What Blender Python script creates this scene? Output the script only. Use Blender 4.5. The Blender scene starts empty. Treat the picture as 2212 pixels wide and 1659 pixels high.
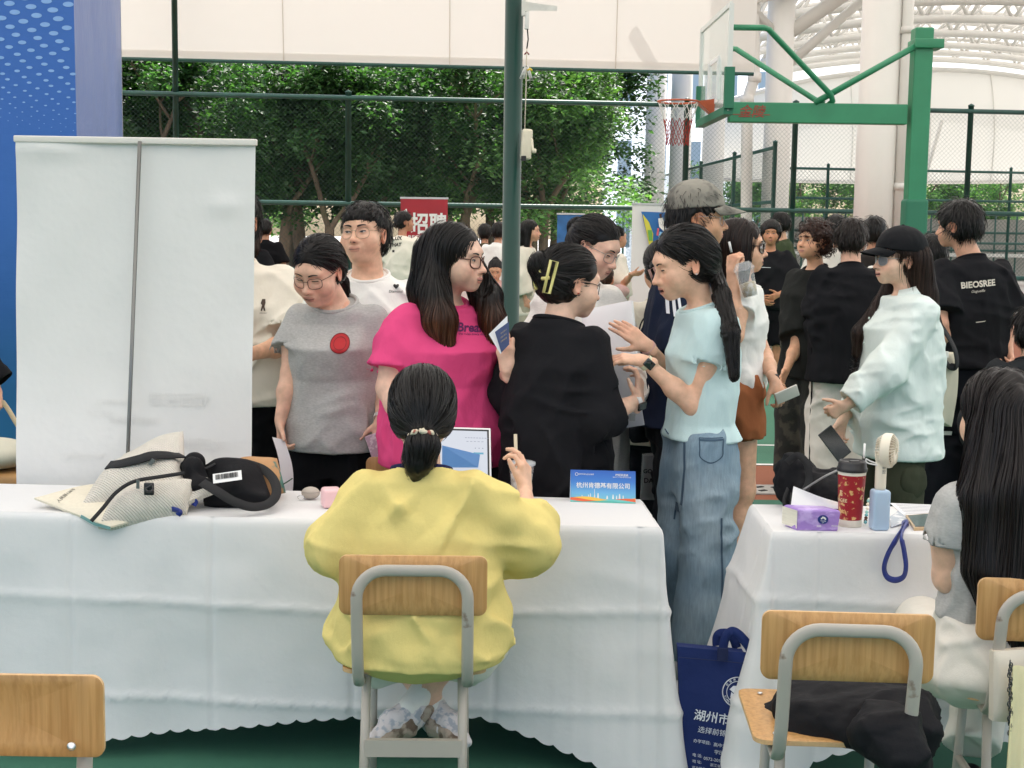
import bpy, math, random
import numpy as np
from mathutils import Vector, Matrix
from mathutils.bvhtree import BVHTree
R = math.radians
sc = bpy.context.scene
COL = sc.collection
rng = np.random.default_rng(7)
random.seed(7)

# ---------------------------------------------------------------- camera
F = 2940.0; CX, CY = 1106.0, 829.5; HC = 1.62      # focal length and centre in photo units (2212 x 1659)
PITCH = math.atan(329.5 / F); ROLL = 0.014
_f = np.array([0, math.cos(PITCH), -math.sin(PITCH)]); _u0 = np.array([0, math.sin(PITCH), math.cos(PITCH)]); _r0 = np.array([1.0, 0, 0])
_r = _r0 * math.cos(ROLL) + _u0 * math.sin(ROLL); _u = _u0 * math.cos(ROLL) - _r0 * math.sin(ROLL)
CAMP = np.array([0, 0, HC])
def P(px, py, d):
    """world point seen at photo position (px, py) at distance d along +Y"""
    v = _f + (px - CX) / F * _r + (CY - py) / F * _u
    return CAMP + v * (d / v[1])
cam_d = bpy.data.cameras.new('camera'); cam = bpy.data.objects.new('camera', cam_d); COL.objects.link(cam)
cam_d.sensor_width = 36; cam_d.lens = 36 * F / 2212; cam_d.clip_start = 0.05; cam_d.clip_end = 600
M = Matrix((_r, _u, -_f)).transposed().to_4x4(); M.translation = CAMP; cam.matrix_world = M
sc.camera = cam
# ---------------------------------------------------------------- sky and sun
SUN_EL, SUN_AZ = R(57), R(14)                       # azimuth from +Y towards +X
w = bpy.data.worlds.new('World'); sc.world = w; w.use_nodes = True
nt = w.node_tree; bg = nt.nodes['Background']; sky = nt.nodes.new('ShaderNodeTexSky')
sky.sky_type = 'NISHITA'; sky.sun_disc = False; sky.sun_elevation = SUN_EL; sky.sun_rotation = SUN_AZ
sky.air_density = 1.0; sky.dust_density = 3.0; sky.ozone_density = 1.0
nt.links.new(sky.outputs[0], bg.inputs[0]); bg.inputs[1].default_value = 0.15
sd = bpy.data.lights.new('sun', 'SUN'); sd.energy = 4.5; sd.angle = R(0.5); sd.color = (1, .95, .89)
so = bpy.data.objects.new('sun', sd); COL.objects.link(so)
sdir = Vector((math.sin(SUN_AZ) * math.cos(SUN_EL), math.cos(SUN_AZ) * math.cos(SUN_EL), math.sin(SUN_EL)))
so.rotation_euler = sdir.to_track_quat('Z', 'Y').to_euler(); so.location = sdir * 60
sc.view_settings.view_transform = 'Standard'; sc.view_settings.look = 'None'; sc.view_settings.gamma = 1
sc.view_settings.exposure = 1.05
sc.render.engine = 'CYCLES'
try:
    sc.cycles.use_denoising = True; sc.cycles.max_bounces = 10; sc.cycles.diffuse_bounces = 5; sc.cycles.transparent_max_bounces = 24
    sc.cycles.sample_clamp_indirect = 8
except Exception: pass

# ---------------------------------------------------------------- materials
def hexc(h):
    c = [int(h[i:i + 2], 16) / 255 for i in (0, 2, 4)]
    return tuple(x / 12.92 if x <= .04045 else ((x + .055) / 1.055) ** 2.4 for x in c)
MATS = {}
def mat(name, col=(.5, .5, .5), rough=.6, metal=0, spec=.5, noise=None, bump=None, attr=False, mix=None, trans=0, wave=None, coat=0, sheen=0):
    """procedural principled material. noise=(scale, amount) colour variation; bump=(scale, dist, stretch); mix=(col2, scale, lo, hi) blotches"""
    if name in MATS: return MATS[name]
    m = bpy.data.materials.new(name); m.use_nodes = True; n = m.node_tree.nodes; L = m.node_tree.links
    b = n['Principled BSDF']; b.inputs['Roughness'].default_value = rough; b.inputs['Metallic'].default_value = metal
    b.inputs['Specular IOR Level'].default_value = spec; b.inputs['Transmission Weight'].default_value = trans
    b.inputs['Coat Weight'].default_value = coat; b.inputs['Sheen Weight'].default_value = sheen
    b.inputs['Base Color'].default_value = (*col, 1)
    tc = n.new('ShaderNodeTexCoord'); src = None
    if attr:
        a = n.new('ShaderNodeAttribute'); a.attribute_name = 'Col'; src = a.outputs['Color']
    def coord(stretch):
        mp = n.new('ShaderNodeMapping'); mp.inputs['Scale'].default_value = stretch; L.new(tc.outputs['Object'], mp.inputs['Vector']); return mp.outputs[0]
    if mix:
        t = n.new('ShaderNodeTexNoise'); t.inputs['Scale'].default_value = mix[1]; t.inputs['Detail'].default_value = 6
        L.new(coord(mix[4] if len(mix) > 4 else (1, 1, 1)), t.inputs['Vector'])
        r = n.new('ShaderNodeMapRange'); r.inputs[1].default_value = mix[2]; r.inputs[2].default_value = mix[3]; L.new(t.outputs['Fac'], r.inputs[0])
        x = n.new('ShaderNodeMix'); x.data_type = 'RGBA'; L.new(r.outputs[0], x.inputs[0])
        if src: L.new(src, x.inputs[6])
        else: x.inputs[6].default_value = (*col, 1)
        x.inputs[7].default_value = (*mix[0], 1); src = x.outputs[2]
    if noise:
        t = n.new('ShaderNodeTexNoise'); t.inputs['Scale'].default_value = noise[0]; t.inputs['Detail'].default_value = 5
        L.new(coord(noise[2] if len(noise) > 2 else (1, 1, 1)), t.inputs['Vector'])
        r = n.new('ShaderNodeMapRange'); r.inputs[1].default_value = .25; r.inputs[2].default_value = .75
        r.inputs[3].default_value = 1 - noise[1]; r.inputs[4].default_value = 1 + noise[1]; L.new(t.outputs['Fac'], r.inputs[0])
        x = n.new('ShaderNodeMix'); x.data_type = 'RGBA'; x.blend_type = 'MULTIPLY'; x.inputs[0].default_value = 1
        if src: L.new(src, x.inputs[6])
        else: x.inputs[6].default_value = (*col, 1)
        cc = n.new('ShaderNodeCombineColor'); [L.new(r.outputs[0], cc.inputs[i]) for i in range(3)]
        L.new(cc.outputs[0], x.inputs[7]); src = x.outputs[2]
    if src: L.new(src, b.inputs['Base Color'])
    nrm = None
    for bp in ([bump] if bump and not isinstance(bump, list) else (bump or [])):
        t = n.new('ShaderNodeTexNoise'); t.inputs['Scale'].default_value = bp[0]; t.inputs['Detail'].default_value = 4
        L.new(coord(bp[2] if len(bp) > 2 else (1, 1, 1)), t.inputs['Vector'])
        k = n.new('ShaderNodeBump'); k.inputs['Distance'].default_value = bp[1]; k.inputs['Strength'].default_value = 1
        L.new(t.outputs['Fac'], k.inputs['Height'])
        if nrm: L.new(nrm, k.inputs['Normal'])
        nrm = k.outputs[0]
    if wave:                                            # (scale, distance, axis, distortion)
        t = n.new('ShaderNodeTexWave'); t.inputs['Scale'].default_value = wave[0]; t.bands_direction = wave[2]; t.inputs['Distortion'].default_value = wave[3]
        L.new(tc.outputs['Object'], t.inputs['Vector'])
        k = n.new('ShaderNodeBump'); k.inputs['Distance'].default_value = wave[1]; L.new(t.outputs['Fac'], k.inputs['Height'])
        if nrm: L.new(nrm, k.inputs['Normal'])
        nrm = k.outputs[0]
    if nrm: L.new(nrm, b.inputs['Normal'])
    MATS[name] = m
    return m
def cloth(name, h, heather=0, fuzz=.0006, rough=.9, sheen=.0):
    c = hexc(h) if isinstance(h, str) else h
    return mat(name, c, rough, spec=.15, noise=(90, heather, (1, 1, 2.5)) if heather else (6, .05), bump=[(420, fuzz), (16, .006, (1, 1, .5))], sheen=sheen)
def membrane(name, col, t):
    m = bpy.data.materials.new(name); m.use_nodes = True; n = m.node_tree.nodes; L = m.node_tree.links; n.clear()
    o = n.new('ShaderNodeOutputMaterial'); a = n.new('ShaderNodeBsdfDiffuse'); b = n.new('ShaderNodeBsdfTranslucent'); x = n.new('ShaderNodeMixShader')
    a.inputs[0].default_value = (*col, 1); b.inputs[0].default_value = (*col, 1); x.inputs[0].default_value = t
    L.new(a.outputs[0], x.inputs[1]); L.new(b.outputs[0], x.inputs[2]); L.new(x.outputs[0], o.inputs[0])
    return m
def clear(name, col, trans=.85, rough=.08):
    """thin clear sheet: mostly see-through with a glossy reflection"""
    m = bpy.data.materials.new(name); m.use_nodes = True; n = m.node_tree.nodes; L = m.node_tree.links; n.clear()
    o = n.new('ShaderNodeOutputMaterial'); a = n.new('ShaderNodeBsdfTransparent'); b = n.new('ShaderNodeBsdfPrincipled'); x = n.new('ShaderNodeMixShader')
    a.inputs[0].default_value = (1, 1, 1, 1); b.inputs['Base Color'].default_value = (*col, 1); b.inputs['Roughness'].default_value = rough
    x.inputs[0].default_value = 1 - trans; L.new(a.outputs[0], x.inputs[1]); L.new(b.outputs[0], x.inputs[2]); L.new(x.outputs[0], o.inputs[0])
    return m

# ---------------------------------------------------------------- objects
def tag(o, label, cat, group=None, kind=None):
    if label: o['label'] = label
    if cat: o['category'] = cat
    if group: o['group'] = group
    if kind: o['kind'] = kind
    return o
def thing(name, label, cat, loc=(0, 0, 0), rz=0, group=None):
    o = bpy.data.objects.new(name, None); COL.objects.link(o); o.location = loc; o.rotation_euler = (0, 0, rz); o.empty_display_size = .1
    return tag(o, label, cat, group)
def raw_mesh(name, V, Fq, m=None, smooth=True, cols=None, mi=None):
    """V (n,3) array, Fq list of arrays of faces (each (k,3) or (k,4))"""
    me = bpy.data.meshes.new(name); V = np.asarray(V, np.float32)
    if not isinstance(Fq, (list, tuple)) or (len(Fq) and not hasattr(Fq[0], 'ndim')): Fq = [np.asarray(f, int) for f in ([Fq] if hasattr(Fq, 'ndim') else [Fq])]
    Fq = [np.asarray(f, np.int32) for f in Fq if len(f)]
    me.vertices.add(len(V)); me.vertices.foreach_set('co', V.ravel())
    nl = sum(f.size for f in Fq); nf = sum(len(f) for f in Fq)
    me.loops.add(nl); me.loops.foreach_set('vertex_index', np.concatenate([f.ravel() for f in Fq]))
    me.polygons.add(nf); st = []; tot = []; c = 0
    for f in Fq:
        k = f.shape[1]; st.append(c + np.arange(len(f)) * k); tot.append(np.full(len(f), k)); c += f.size
    me.polygons.foreach_set('loop_start', np.concatenate(st).astype(np.int32))
    me.polygons.foreach_set('use_smooth', np.full(nf, bool(smooth)))
    if cols is not None:
        a = me.color_attributes.new('Col', 'FLOAT_COLOR', 'POINT'); cc = np.ones((len(V), 4), np.float32); cc[:, :3] = cols; a.data.foreach_set('color', cc.ravel())
    me.update(calc_edges=True); me.validate(verbose=False)
    for x in (m if isinstance(m, (list, tuple)) else [m]):
        if x: me.materials.append(x)
    if mi is not None: me.polygons.foreach_set('material_index', np.asarray(mi, np.int32))
    return me
def link(name, me, parent=None, loc=None):
    o = bpy.data.objects.new(name, me); COL.objects.link(o)
    if parent is not None: o.parent = parent
    if loc is not None: o.location = loc
    return o
class MB:
    """mesh collector: quads and tris of many simple shapes joined into one mesh"""
    def __init__(s): s.V = []; s.F4 = []; s.F3 = []; s.n = 0; s.C = []; s.col = (1, 1, 1)
    def add(s, V, F4=(), F3=(), col=None):
        V = np.asarray(V, float).reshape(-1, 3); s.V.append(V)
        if len(F4): s.F4.append(np.asarray(F4, int) + s.n)
        if len(F3): s.F3.append(np.asarray(F3, int) + s.n)
        c = np.asarray(s.col if col is None else col, float)
        s.C.append(np.broadcast_to(c, V.shape).copy()); s.n += len(V); return s
    def box(s, c, size, rz=0, bev=0, rot=None):
        x, y, z = [k / 2 for k in size]
        V = np.array([[-x, -y, -z], [x, -y, -z], [x, y, -z], [-x, y, -z], [-x, -y, z], [x, -y, z], [x, y, z], [-x, y, z]])
        F4 = [[0, 3, 2, 1], [4, 5, 6, 7], [0, 1, 5, 4], [1, 2, 6, 5], [2, 3, 7, 6], [3, 0, 4, 7]]
        if bev:
            V, F4 = roundbox(size, bev)
        if rot is not None: V = V @ np.array(rot).T
        elif rz: a = math.cos(rz), math.sin(rz); V = V @ np.array([[a[0], -a[1], 0], [a[1], a[0], 0], [0, 0, 1]]).T
        return s.add(V + np.asarray(c), F4)
    def tube(s, pts, r, n=8, closed=False, flat=None, up=None):
        """swept tube; r scalar or list; flat=(w,t) makes a rectangular strip profile"""
        pts = np.asarray(pts, float); k = len(pts)
        T = np.gradient(pts, axis=0) if not closed else np.roll(pts, -1, 0) - np.roll(pts, 1, 0)
        T /= np.linalg.norm(T, axis=1)[:, None] + 1e-12
        a = np.array(up if up is not None else ([0, 0, 1] if abs(T[0][2]) < .9 else [1, 0, 0]), float)
        rr = np.broadcast_to(np.asarray(r, float), (k,)); V = []
        if flat: prof = np.array([[-flat[0] / 2, -flat[1] / 2], [flat[0] / 2, -flat[1] / 2], [flat[0] / 2, flat[1] / 2], [-flat[0] / 2, flat[1] / 2]]); n = 4
        else: th = np.arange(n) * 2 * math.pi / n; prof = np.stack([np.cos(th), np.sin(th)], 1)
        for i in range(k):
            b = a if up is not None else a
            u = b - T[i] * (b @ T[i]); u /= np.linalg.norm(u) + 1e-12; v = np.cross(T[i], u)
            if up is None: a = u
            V.append(pts[i] + (prof[:, :1] * u + prof[:, 1:] * v) * (1 if flat else rr[i]))
        V = np.concatenate(V); Fq = []
        kk = k if closed else k - 1
        for i in range(kk):
            for j in range(n):
                i2 = (i + 1) % k; Fq.append([i * n + j, i * n + (j + 1) % n, i2 * n + (j + 1) % n, i2 * n + j])
        F3 = []
        if not closed:
            V = np.vstack([V, pts[0], pts[-1]])
            for j in range(n): F3 += [[k * n, (j + 1) % n, j], [k * n + 1, (k - 1) * n + j, (k - 1) * n + (j + 1) % n]]
        return s.add(V, Fq, F3)
    def lathe(s, prof, n=24, c=(0, 0, 0), axis='z', cap=True):
        prof = np.asarray(prof, float); th = np.arange(n) * 2 * math.pi / n; V = []
        for r, z in prof: V.append(np.stack([r * np.cos(th), r * np.sin(th), np.full(n, z)], 1))
        V = np.concatenate(V); k = len(prof); Fq = [[i * n + j, i * n + (j + 1) % n, (i + 1) * n + (j + 1) % n, (i + 1) * n + j] for i in range(k - 1) for j in range(n)]; F3 = []
        if cap:
            V = np.vstack([V, [0, 0, prof[0][1]], [0, 0, prof[-1][1]]])
            for j in range(n): F3 += [[k * n, (j + 1) % n, j], [k * n + 1, (k - 1) * n + j, (k - 1) * n + (j + 1) % n]]
        if axis == 'y': V = V[:, [0, 2, 1]] * np.array([1, 1, -1])
        if axis == 'x': V = V[:, [2, 1, 0]] * np.array([1, 1, -1])
        return s.add(V + np.asarray(c), Fq, F3)
    def grid(s, G):
        """G (a,b,3) array of points"""
        G = np.asarray(G, float); a, b = G.shape[:2]; i = np.arange(a * b).reshape(a, b)
        return s.add(G.reshape(-1, 3), np.stack([i[:-1, :-1], i[1:, :-1], i[1:, 1:], i[:-1, 1:]], -1).reshape(-1, 4))
    def build(s, name, m, parent=None, smooth=False, cols=False, loc=None):
        V = np.concatenate(s.V); Fs = [np.concatenate(f) for f in (s.F4, s.F3) if f]
        return link(name, raw_mesh(name, V, Fs, m, smooth, np.concatenate(s.C) if cols else None), parent, loc)
def roundbox(size, b, n=3):
    """rounded box vertices and quads"""
    x, y, z = [k / 2 for k in size]
    def line(h):
        bb = min(b, h * .99); a = np.linspace(0, math.pi / 2, n + 1)
        return np.concatenate([-h + bb - bb * np.cos(a), (h - bb + bb * np.sin(a))]), None
    V = []; Fq = []; m = 2 * (n + 1); base = 0
    t = np.concatenate([-1 + np.zeros(0), np.linspace(-1, 1, m)])
    def proj(p):
        q = np.clip(p, [-x + b, -y + b, -z + b], [x - b, y - b, z - b]); d = p - q; l = np.linalg.norm(d, axis=1)[:, None]
        return q + d / np.maximum(l, 1e-9) * b * (l > 1e-9)
    def coords(h): return np.concatenate([-h + b * (1 - np.cos(np.linspace(0, math.pi / 2, n + 1)))[::1] * 1.0, h - b * (1 - np.cos(np.linspace(math.pi / 2, 0, n + 1)))])
    cs = [coords(x), coords(y), coords(z)]; hs = [x, y, z]
    for ax in range(3):
        u, v = [(1, 2), (2, 0), (0, 1)][ax]
        for sg in (-1, 1):
            A, B = np.meshgrid(cs[u], cs[v], indexing='ij'); p = np.zeros((A.size, 3)); p[:, u] = A.ravel(); p[:, v] = B.ravel(); p[:, ax] = sg * hs[ax]
            V.append(proj(p)); i = np.arange(A.size).reshape(A.shape) + base
            q = np.stack([i[:-1, :-1], i[1:, :-1], i[1:, 1:], i[:-1, 1:]], -1).reshape(-1, 4)
            Fq.append(q if sg > 0 else q[:, ::-1]); base += A.size
    return np.concatenate(V), np.concatenate(Fq)

def text_geo(s, bold=.0, shear=0):
    """outline of a line of writing: vertices in em units (x, y) and triangles"""
    cu = bpy.data.curves.new('writing', 'FONT'); cu.body = s; cu.size = 1; cu.offset = bold; cu.shear = shear; cu.resolution_u = 3
    ob = bpy.data.objects.new('writing', cu); COL.objects.link(ob); dg = bpy.context.evaluated_depsgraph_get(); dg.update()
    me = bpy.data.meshes.new_from_object(ob.evaluated_get(dg)); me.calc_loop_triangles()
    V = np.array([v.co[:] for v in me.vertices]); T = np.array([t.vertices[:] for t in me.loop_triangles])
    bpy.data.objects.remove(ob); bpy.data.curves.remove(cu); bpy.data.meshes.remove(me)
    return (V, T) if len(V) else (np.zeros((0, 3)), np.zeros((0, 3), int))
def writing(mb, s, o, ux, uy, width=None, height=None, bold=.0, shear=0, warp=None, center=True, col=None):
    """add flat writing to mb: o = centre (or left) point; ux, uy unit vectors on the surface"""
    V, T = text_geo(s, bold, shear)
    if not len(V): return
    lo, hi = V.min(0), V.max(0); w0, h0 = hi[0] - lo[0], hi[1] - lo[1]
    sx = width / w0 if width else None; sy = height / h0 if height else None
    sx = sx or sy; sy = sy or sx
    x = (V[:, 0] - (lo[0] + w0 / 2 if center else lo[0])) * sx; y = (V[:, 1] - (lo[1] + h0 / 2)) * sy
    Q = np.asarray(o) + x[:, None] * np.asarray(ux) + y[:, None] * np.asarray(uy)
    if warp: Q = warp(Q)
    mb.add(Q, (), T, col)
def bvh_of(me): return BVHTree.FromPolygons([v.co[:] for v in me.vertices], [p.vertices[:] for p in me.polygons])
def drape(bvh, dirn, off=.002):
    """push points along dirn onto the surface and lift them by off"""
    d = Vector(dirn).normalized()
    def f(Q):
        out = []
        for q in Q:
            h = bvh.ray_cast(Vector(q) - d * .5, d)
            out.append(np.array(h[0]) - np.array(d) * off if h[0] is not None else q)
        return np.array(out)
    return f
def subdiv(V, T, n=1):
    for _ in range(n):
        e = {}; V = list(map(tuple, V)); N = []
        def mid(a, b):
            k = (min(a, b), max(a, b))
            if k not in e: e[k] = len(V); V.append(tuple((np.array(V[a]) + np.array(V[b])) / 2))
            return e[k]
        for a, b, c in T:
            x, y, z = mid(a, b), mid(b, c), mid(c, a); N += [[a, x, z], [x, b, y], [z, y, c], [x, y, z]]
        V, T = np.array(V), np.array(N)
    return V, T
# ---------------------------------------------------------------- implicit surfaces (clothes, bodies, hair)
def nz(Pn):
    """smooth value noise in 0..1"""
    i = np.floor(Pn); f = Pn - i; u = f * f * (3 - 2 * f); o = 0
    for dx in (0, 1):
        for dy in (0, 1):
            for dz in (0, 1):
                h = np.sin((i[..., 0] + dx) * 127.1 + (i[..., 1] + dy) * 311.7 + (i[..., 2] + dz) * 74.7) * 43758.5453; h = h - np.floor(h)
                wt = (u[..., 0] if dx else 1 - u[..., 0]) * (u[..., 1] if dy else 1 - u[..., 1]) * (u[..., 2] if dz else 1 - u[..., 2]); o = o + h * wt
    return o
def smin(a, b, k):
    if k <= 0: return np.minimum(a, b)
    h = np.maximum(k - np.abs(a - b), 0) / k; return np.minimum(a, b) - h * h * k * .25
A3 = lambda v: np.asarray(v, np.float64)
def cap(a, b, ra, rb=None, k=.01, cut=None, op='+', sq=None):
    """tapered capsule; cut=(point, dir) flat end; sq=(dir, f): squash along dir by f"""
    a, b = A3(a), A3(b); rb = ra if rb is None else rb; ba = b - a; L2 = ba @ ba + 1e-12
    if sq: sdv = A3(sq[0]); sdv = sdv - ba * (sdv @ ba) / L2; sdv /= np.linalg.norm(sdv) + 1e-9
    def f(p):
        q = p - a; t = np.clip(q @ ba / L2, 0, 1); v = q - t[..., None] * ba
        if sq: c = v @ sdv; v = v + (c * (1 / sq[1] - 1))[..., None] * sdv
        d = np.linalg.norm(v, axis=-1) - (ra + t * (rb - ra))
        if cut is not None:
            for cp, cd in (cut if isinstance(cut, list) else [cut]): d = np.maximum(d, (p - A3(cp)) @ A3(cd))
        return d
    m = max(ra, rb) + .03 + k
    return (op, f, np.minimum(a, b) - m, np.maximum(a, b) + m, k)
def ell(c, r, k=.01, rot=None, op='+'):
    c, r = A3(c), A3(r); Rm = None if rot is None else np.array(rot)
    def f(p):
        q = p - c
        if Rm is not None: q = q @ Rm
        l = np.linalg.norm(q / r, axis=-1); g = np.linalg.norm(q / (r * r), axis=-1) + 1e-9
        return l * (l - 1) / g
    m = (r if Rm is None else np.full(3, r.max())) + .03 + k
    return (op, f, c - m, c + m, k)
def loft(sec, k=.02, e=2.3, op='+', axis=2):
    """stack of super-elliptic sections (z, half width, half depth, cx, cy)"""
    sec = np.array([list(s) + [0] * (5 - len(s)) for s in sorted(sec, key=lambda s: s[0])], float); z = sec[:, 0]
    def f(p):
        t = np.clip(p[..., 2], z[0], z[-1]); I = [np.interp(t, z, sec[:, j]) for j in range(1, 5)]
        x = np.abs((p[..., 0] - I[2]) / I[0]); y = np.abs((p[..., 1] - I[3]) / I[1])
        d = ((x ** e + y ** e + 1e-12) ** (1 / e) - 1) * np.minimum(I[0], I[1])
        return np.maximum(d, np.maximum(z[0] - p[..., 2], p[..., 2] - z[-1]))
    mn = np.array([(sec[:, 3] - sec[:, 1]).min(), (sec[:, 4] - sec[:, 2]).min(), z[0]]) - .05; mx = np.array([(sec[:, 3] + sec[:, 1]).max(), (sec[:, 4] + sec[:, 2]).max(), z[-1]]) + .05
    return (op, f, mn, mx, k)
def halfspace(pt, n):
    """remove everything on the side n points to"""
    pt, n = A3(pt), A3(n); n = n / np.linalg.norm(n)
    return ('&', lambda p: (p - pt) @ n, np.full(3, -9.), np.full(3, 9.), .004)
def ev(prims, p):
    d = np.full(p.shape[:-1], 1.0)
    for op, f, a, b, k in prims:
        v = f(p)
        if op == '+': d = smin(d, v, k)
        elif op == '-': d = -smin(-d, v, k)
        else: d = np.maximum(d, v)
    return d
def mesh_sdf(prims, h, disp=None, pad=.02):
    """surface nets over the combined distance field -> (verts, quads)"""
    add = [q for q in prims if q[0] == '+']
    lo = np.min([q[2] for q in add], 0) - pad; hi = np.max([q[3] for q in add], 0) + pad
    n = np.ceil((hi - lo) / h).astype(int) + 1; ax = [lo[i] + np.arange(n[i]) * h for i in range(3)]
    D = np.full(n, 1.0, np.float32)
    for op, f, a, b, k in prims:
        i0 = np.clip(((a - lo) / h).astype(int), 0, n); i1 = np.clip(((b - lo) / h).astype(int) + 2, 0, n)
        if (i1 <= i0).any(): continue
        s = tuple(slice(x, y) for x, y in zip(i0, i1))
        pts = np.stack(np.meshgrid(*[ax[i][s[i]] for i in range(3)], indexing='ij'), -1); v = f(pts).astype(np.float32)
        if op == '+': D[s] = smin(D[s], v, k)
        elif op == '-': D[s] = -smin(-D[s], v, k)
        else: D[s] = np.maximum(D[s], v)
    if disp is not None:
        ii = np.argwhere(np.abs(D) < .045); pts = lo + ii * h
        D[ii[:, 0], ii[:, 1], ii[:, 2]] += disp(pts).astype(np.float32)
    return surfnets(D, lo, h)
CORN = np.array([[i, j, k] for i in (0, 1) for j in (0, 1) for k in (0, 1)])
EDG = [(a, b) for a in range(8) for b in range(a + 1, 8) if np.abs(CORN[a] - CORN[b]).sum() == 1]
def surfnets(D, lo, h):
    s = D < 0; c = np.zeros(np.array(D.shape) - 1, np.int8)
    sl = lambda o, m: slice(o, o + m)
    N = np.array(D.shape) - 1
    for o in CORN: c += s[sl(o[0], N[0]), sl(o[1], N[1]), sl(o[2], N[2])]
    act = (c > 0) & (c < 8); cells = np.argwhere(act); idx = np.full(N, -1, np.int32); idx[act] = np.arange(len(cells))
    if not len(cells): return np.zeros((0, 3)), np.zeros((0, 4), int)
    v = np.stack([D[cells[:, 0] + o[0], cells[:, 1] + o[1], cells[:, 2] + o[2]] for o in CORN], 1)
    pos = np.zeros((len(cells), 3)); cnt = np.zeros(len(cells))
    for a, b in EDG:
        m = (v[:, a] < 0) != (v[:, b] < 0); t = v[:, a] / (v[:, a] - v[:, b] + 1e-12)
        pos[m] += CORN[a] + t[m, None] * (CORN[b] - CORN[a]); cnt[m] += 1
    V = lo + (cells + pos / cnt[:, None]) * h; Q = []
    for a in range(3):
        b, g = (a + 1) % 3, (a + 2) % 3
        s0 = [slice(1, -1)] * 3; s0[a] = slice(0, -1); s1 = list(s0); s1[a] = slice(1, None)
        A, B = s[tuple(s0)], s[tuple(s1)]; e = np.argwhere(A != B); inside = A[A != B]
        off = np.ones(3, int); off[a] = 0; e = e + off
        def at(db, dg): q = e.copy(); q[:, b] += db; q[:, g] += dg; return idx[q[:, 0], q[:, 1], q[:, 2]]
        q = np.stack([at(-1, -1), at(0, -1), at(0, 0), at(-1, 0)], 1); q[~inside] = q[~inside][:, ::-1]; Q.append(q)
    Q = np.concatenate(Q); return V, Q[(Q >= 0).all(1)]
def sdf_obj(name, prims, h, m, parent=None, disp=None, cols=None, smooth=True):
    V, Q = mesh_sdf(prims, h, disp)
    return link(name, raw_mesh(name, V, [Q], m, smooth, cols(V) if cols else None), parent)
def wrinkle(amp, sc3, seed=0, ridge=True):
    sc3 = A3(sc3)
    def f(p):
        wv = nz(p * 5 + seed) * 1.3
        n = nz(p * sc3 + seed * 1.7 + wv[..., None])
        return amp * (1 - 2 * np.abs(2 * n - 1)) if ridge else amp * (2 * n - 1)
    return f
def folds(amp, f, dirn, seed=0, low=.16, mk=3.5):
    """intermittent cloth folds running along dirn, raised outwards"""
    e1 = A3(dirn) / np.linalg.norm(dirn); e2 = np.cross(e1, [0, 1, 0] if abs(e1[1]) < .9 else [1, 0, 0]); e2 /= np.linalg.norm(e2); e3 = np.cross(e1, e2); B = np.stack([e1 * low, e2, e3], 1) * f
    def g(p):
        w_ = (nz(p * 4.1 + seed) - .5) * .9; q = p @ B + seed * 1.37 + w_[..., None]; n = nz(q); m = np.clip((nz(p * mk + seed * 2.1) - .36) * 3.2, 0, 1)
        return amp * m * (2.6 * np.clip(np.abs(2 * n - 1), 0, .55) - 1.0) * -1 * -1
    return g
def softin(f, lim=.0045): return lambda p: np.minimum(f(p), lim)
def sumf(*fs): return lambda p: sum(f(p) for f in fs)
def rotm(yaw=0, pitch=0, roll=0):
    cy, sy, cp, sp, cr, sr = math.cos(yaw), math.sin(yaw), math.cos(pitch), math.sin(pitch), math.cos(roll), math.sin(roll)
    return np.array([[cy, -sy, 0], [sy, cy, 0], [0, 0, 1]]) @ np.array([[1, 0, 0], [0, cp, -sp], [0, sp, cp]]) @ np.array([[cr, 0, sr], [0, 1, 0], [-sr, 0, cr]])
def unit(v): v = A3(v); return v / (np.linalg.norm(v) + 1e-12)
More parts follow.
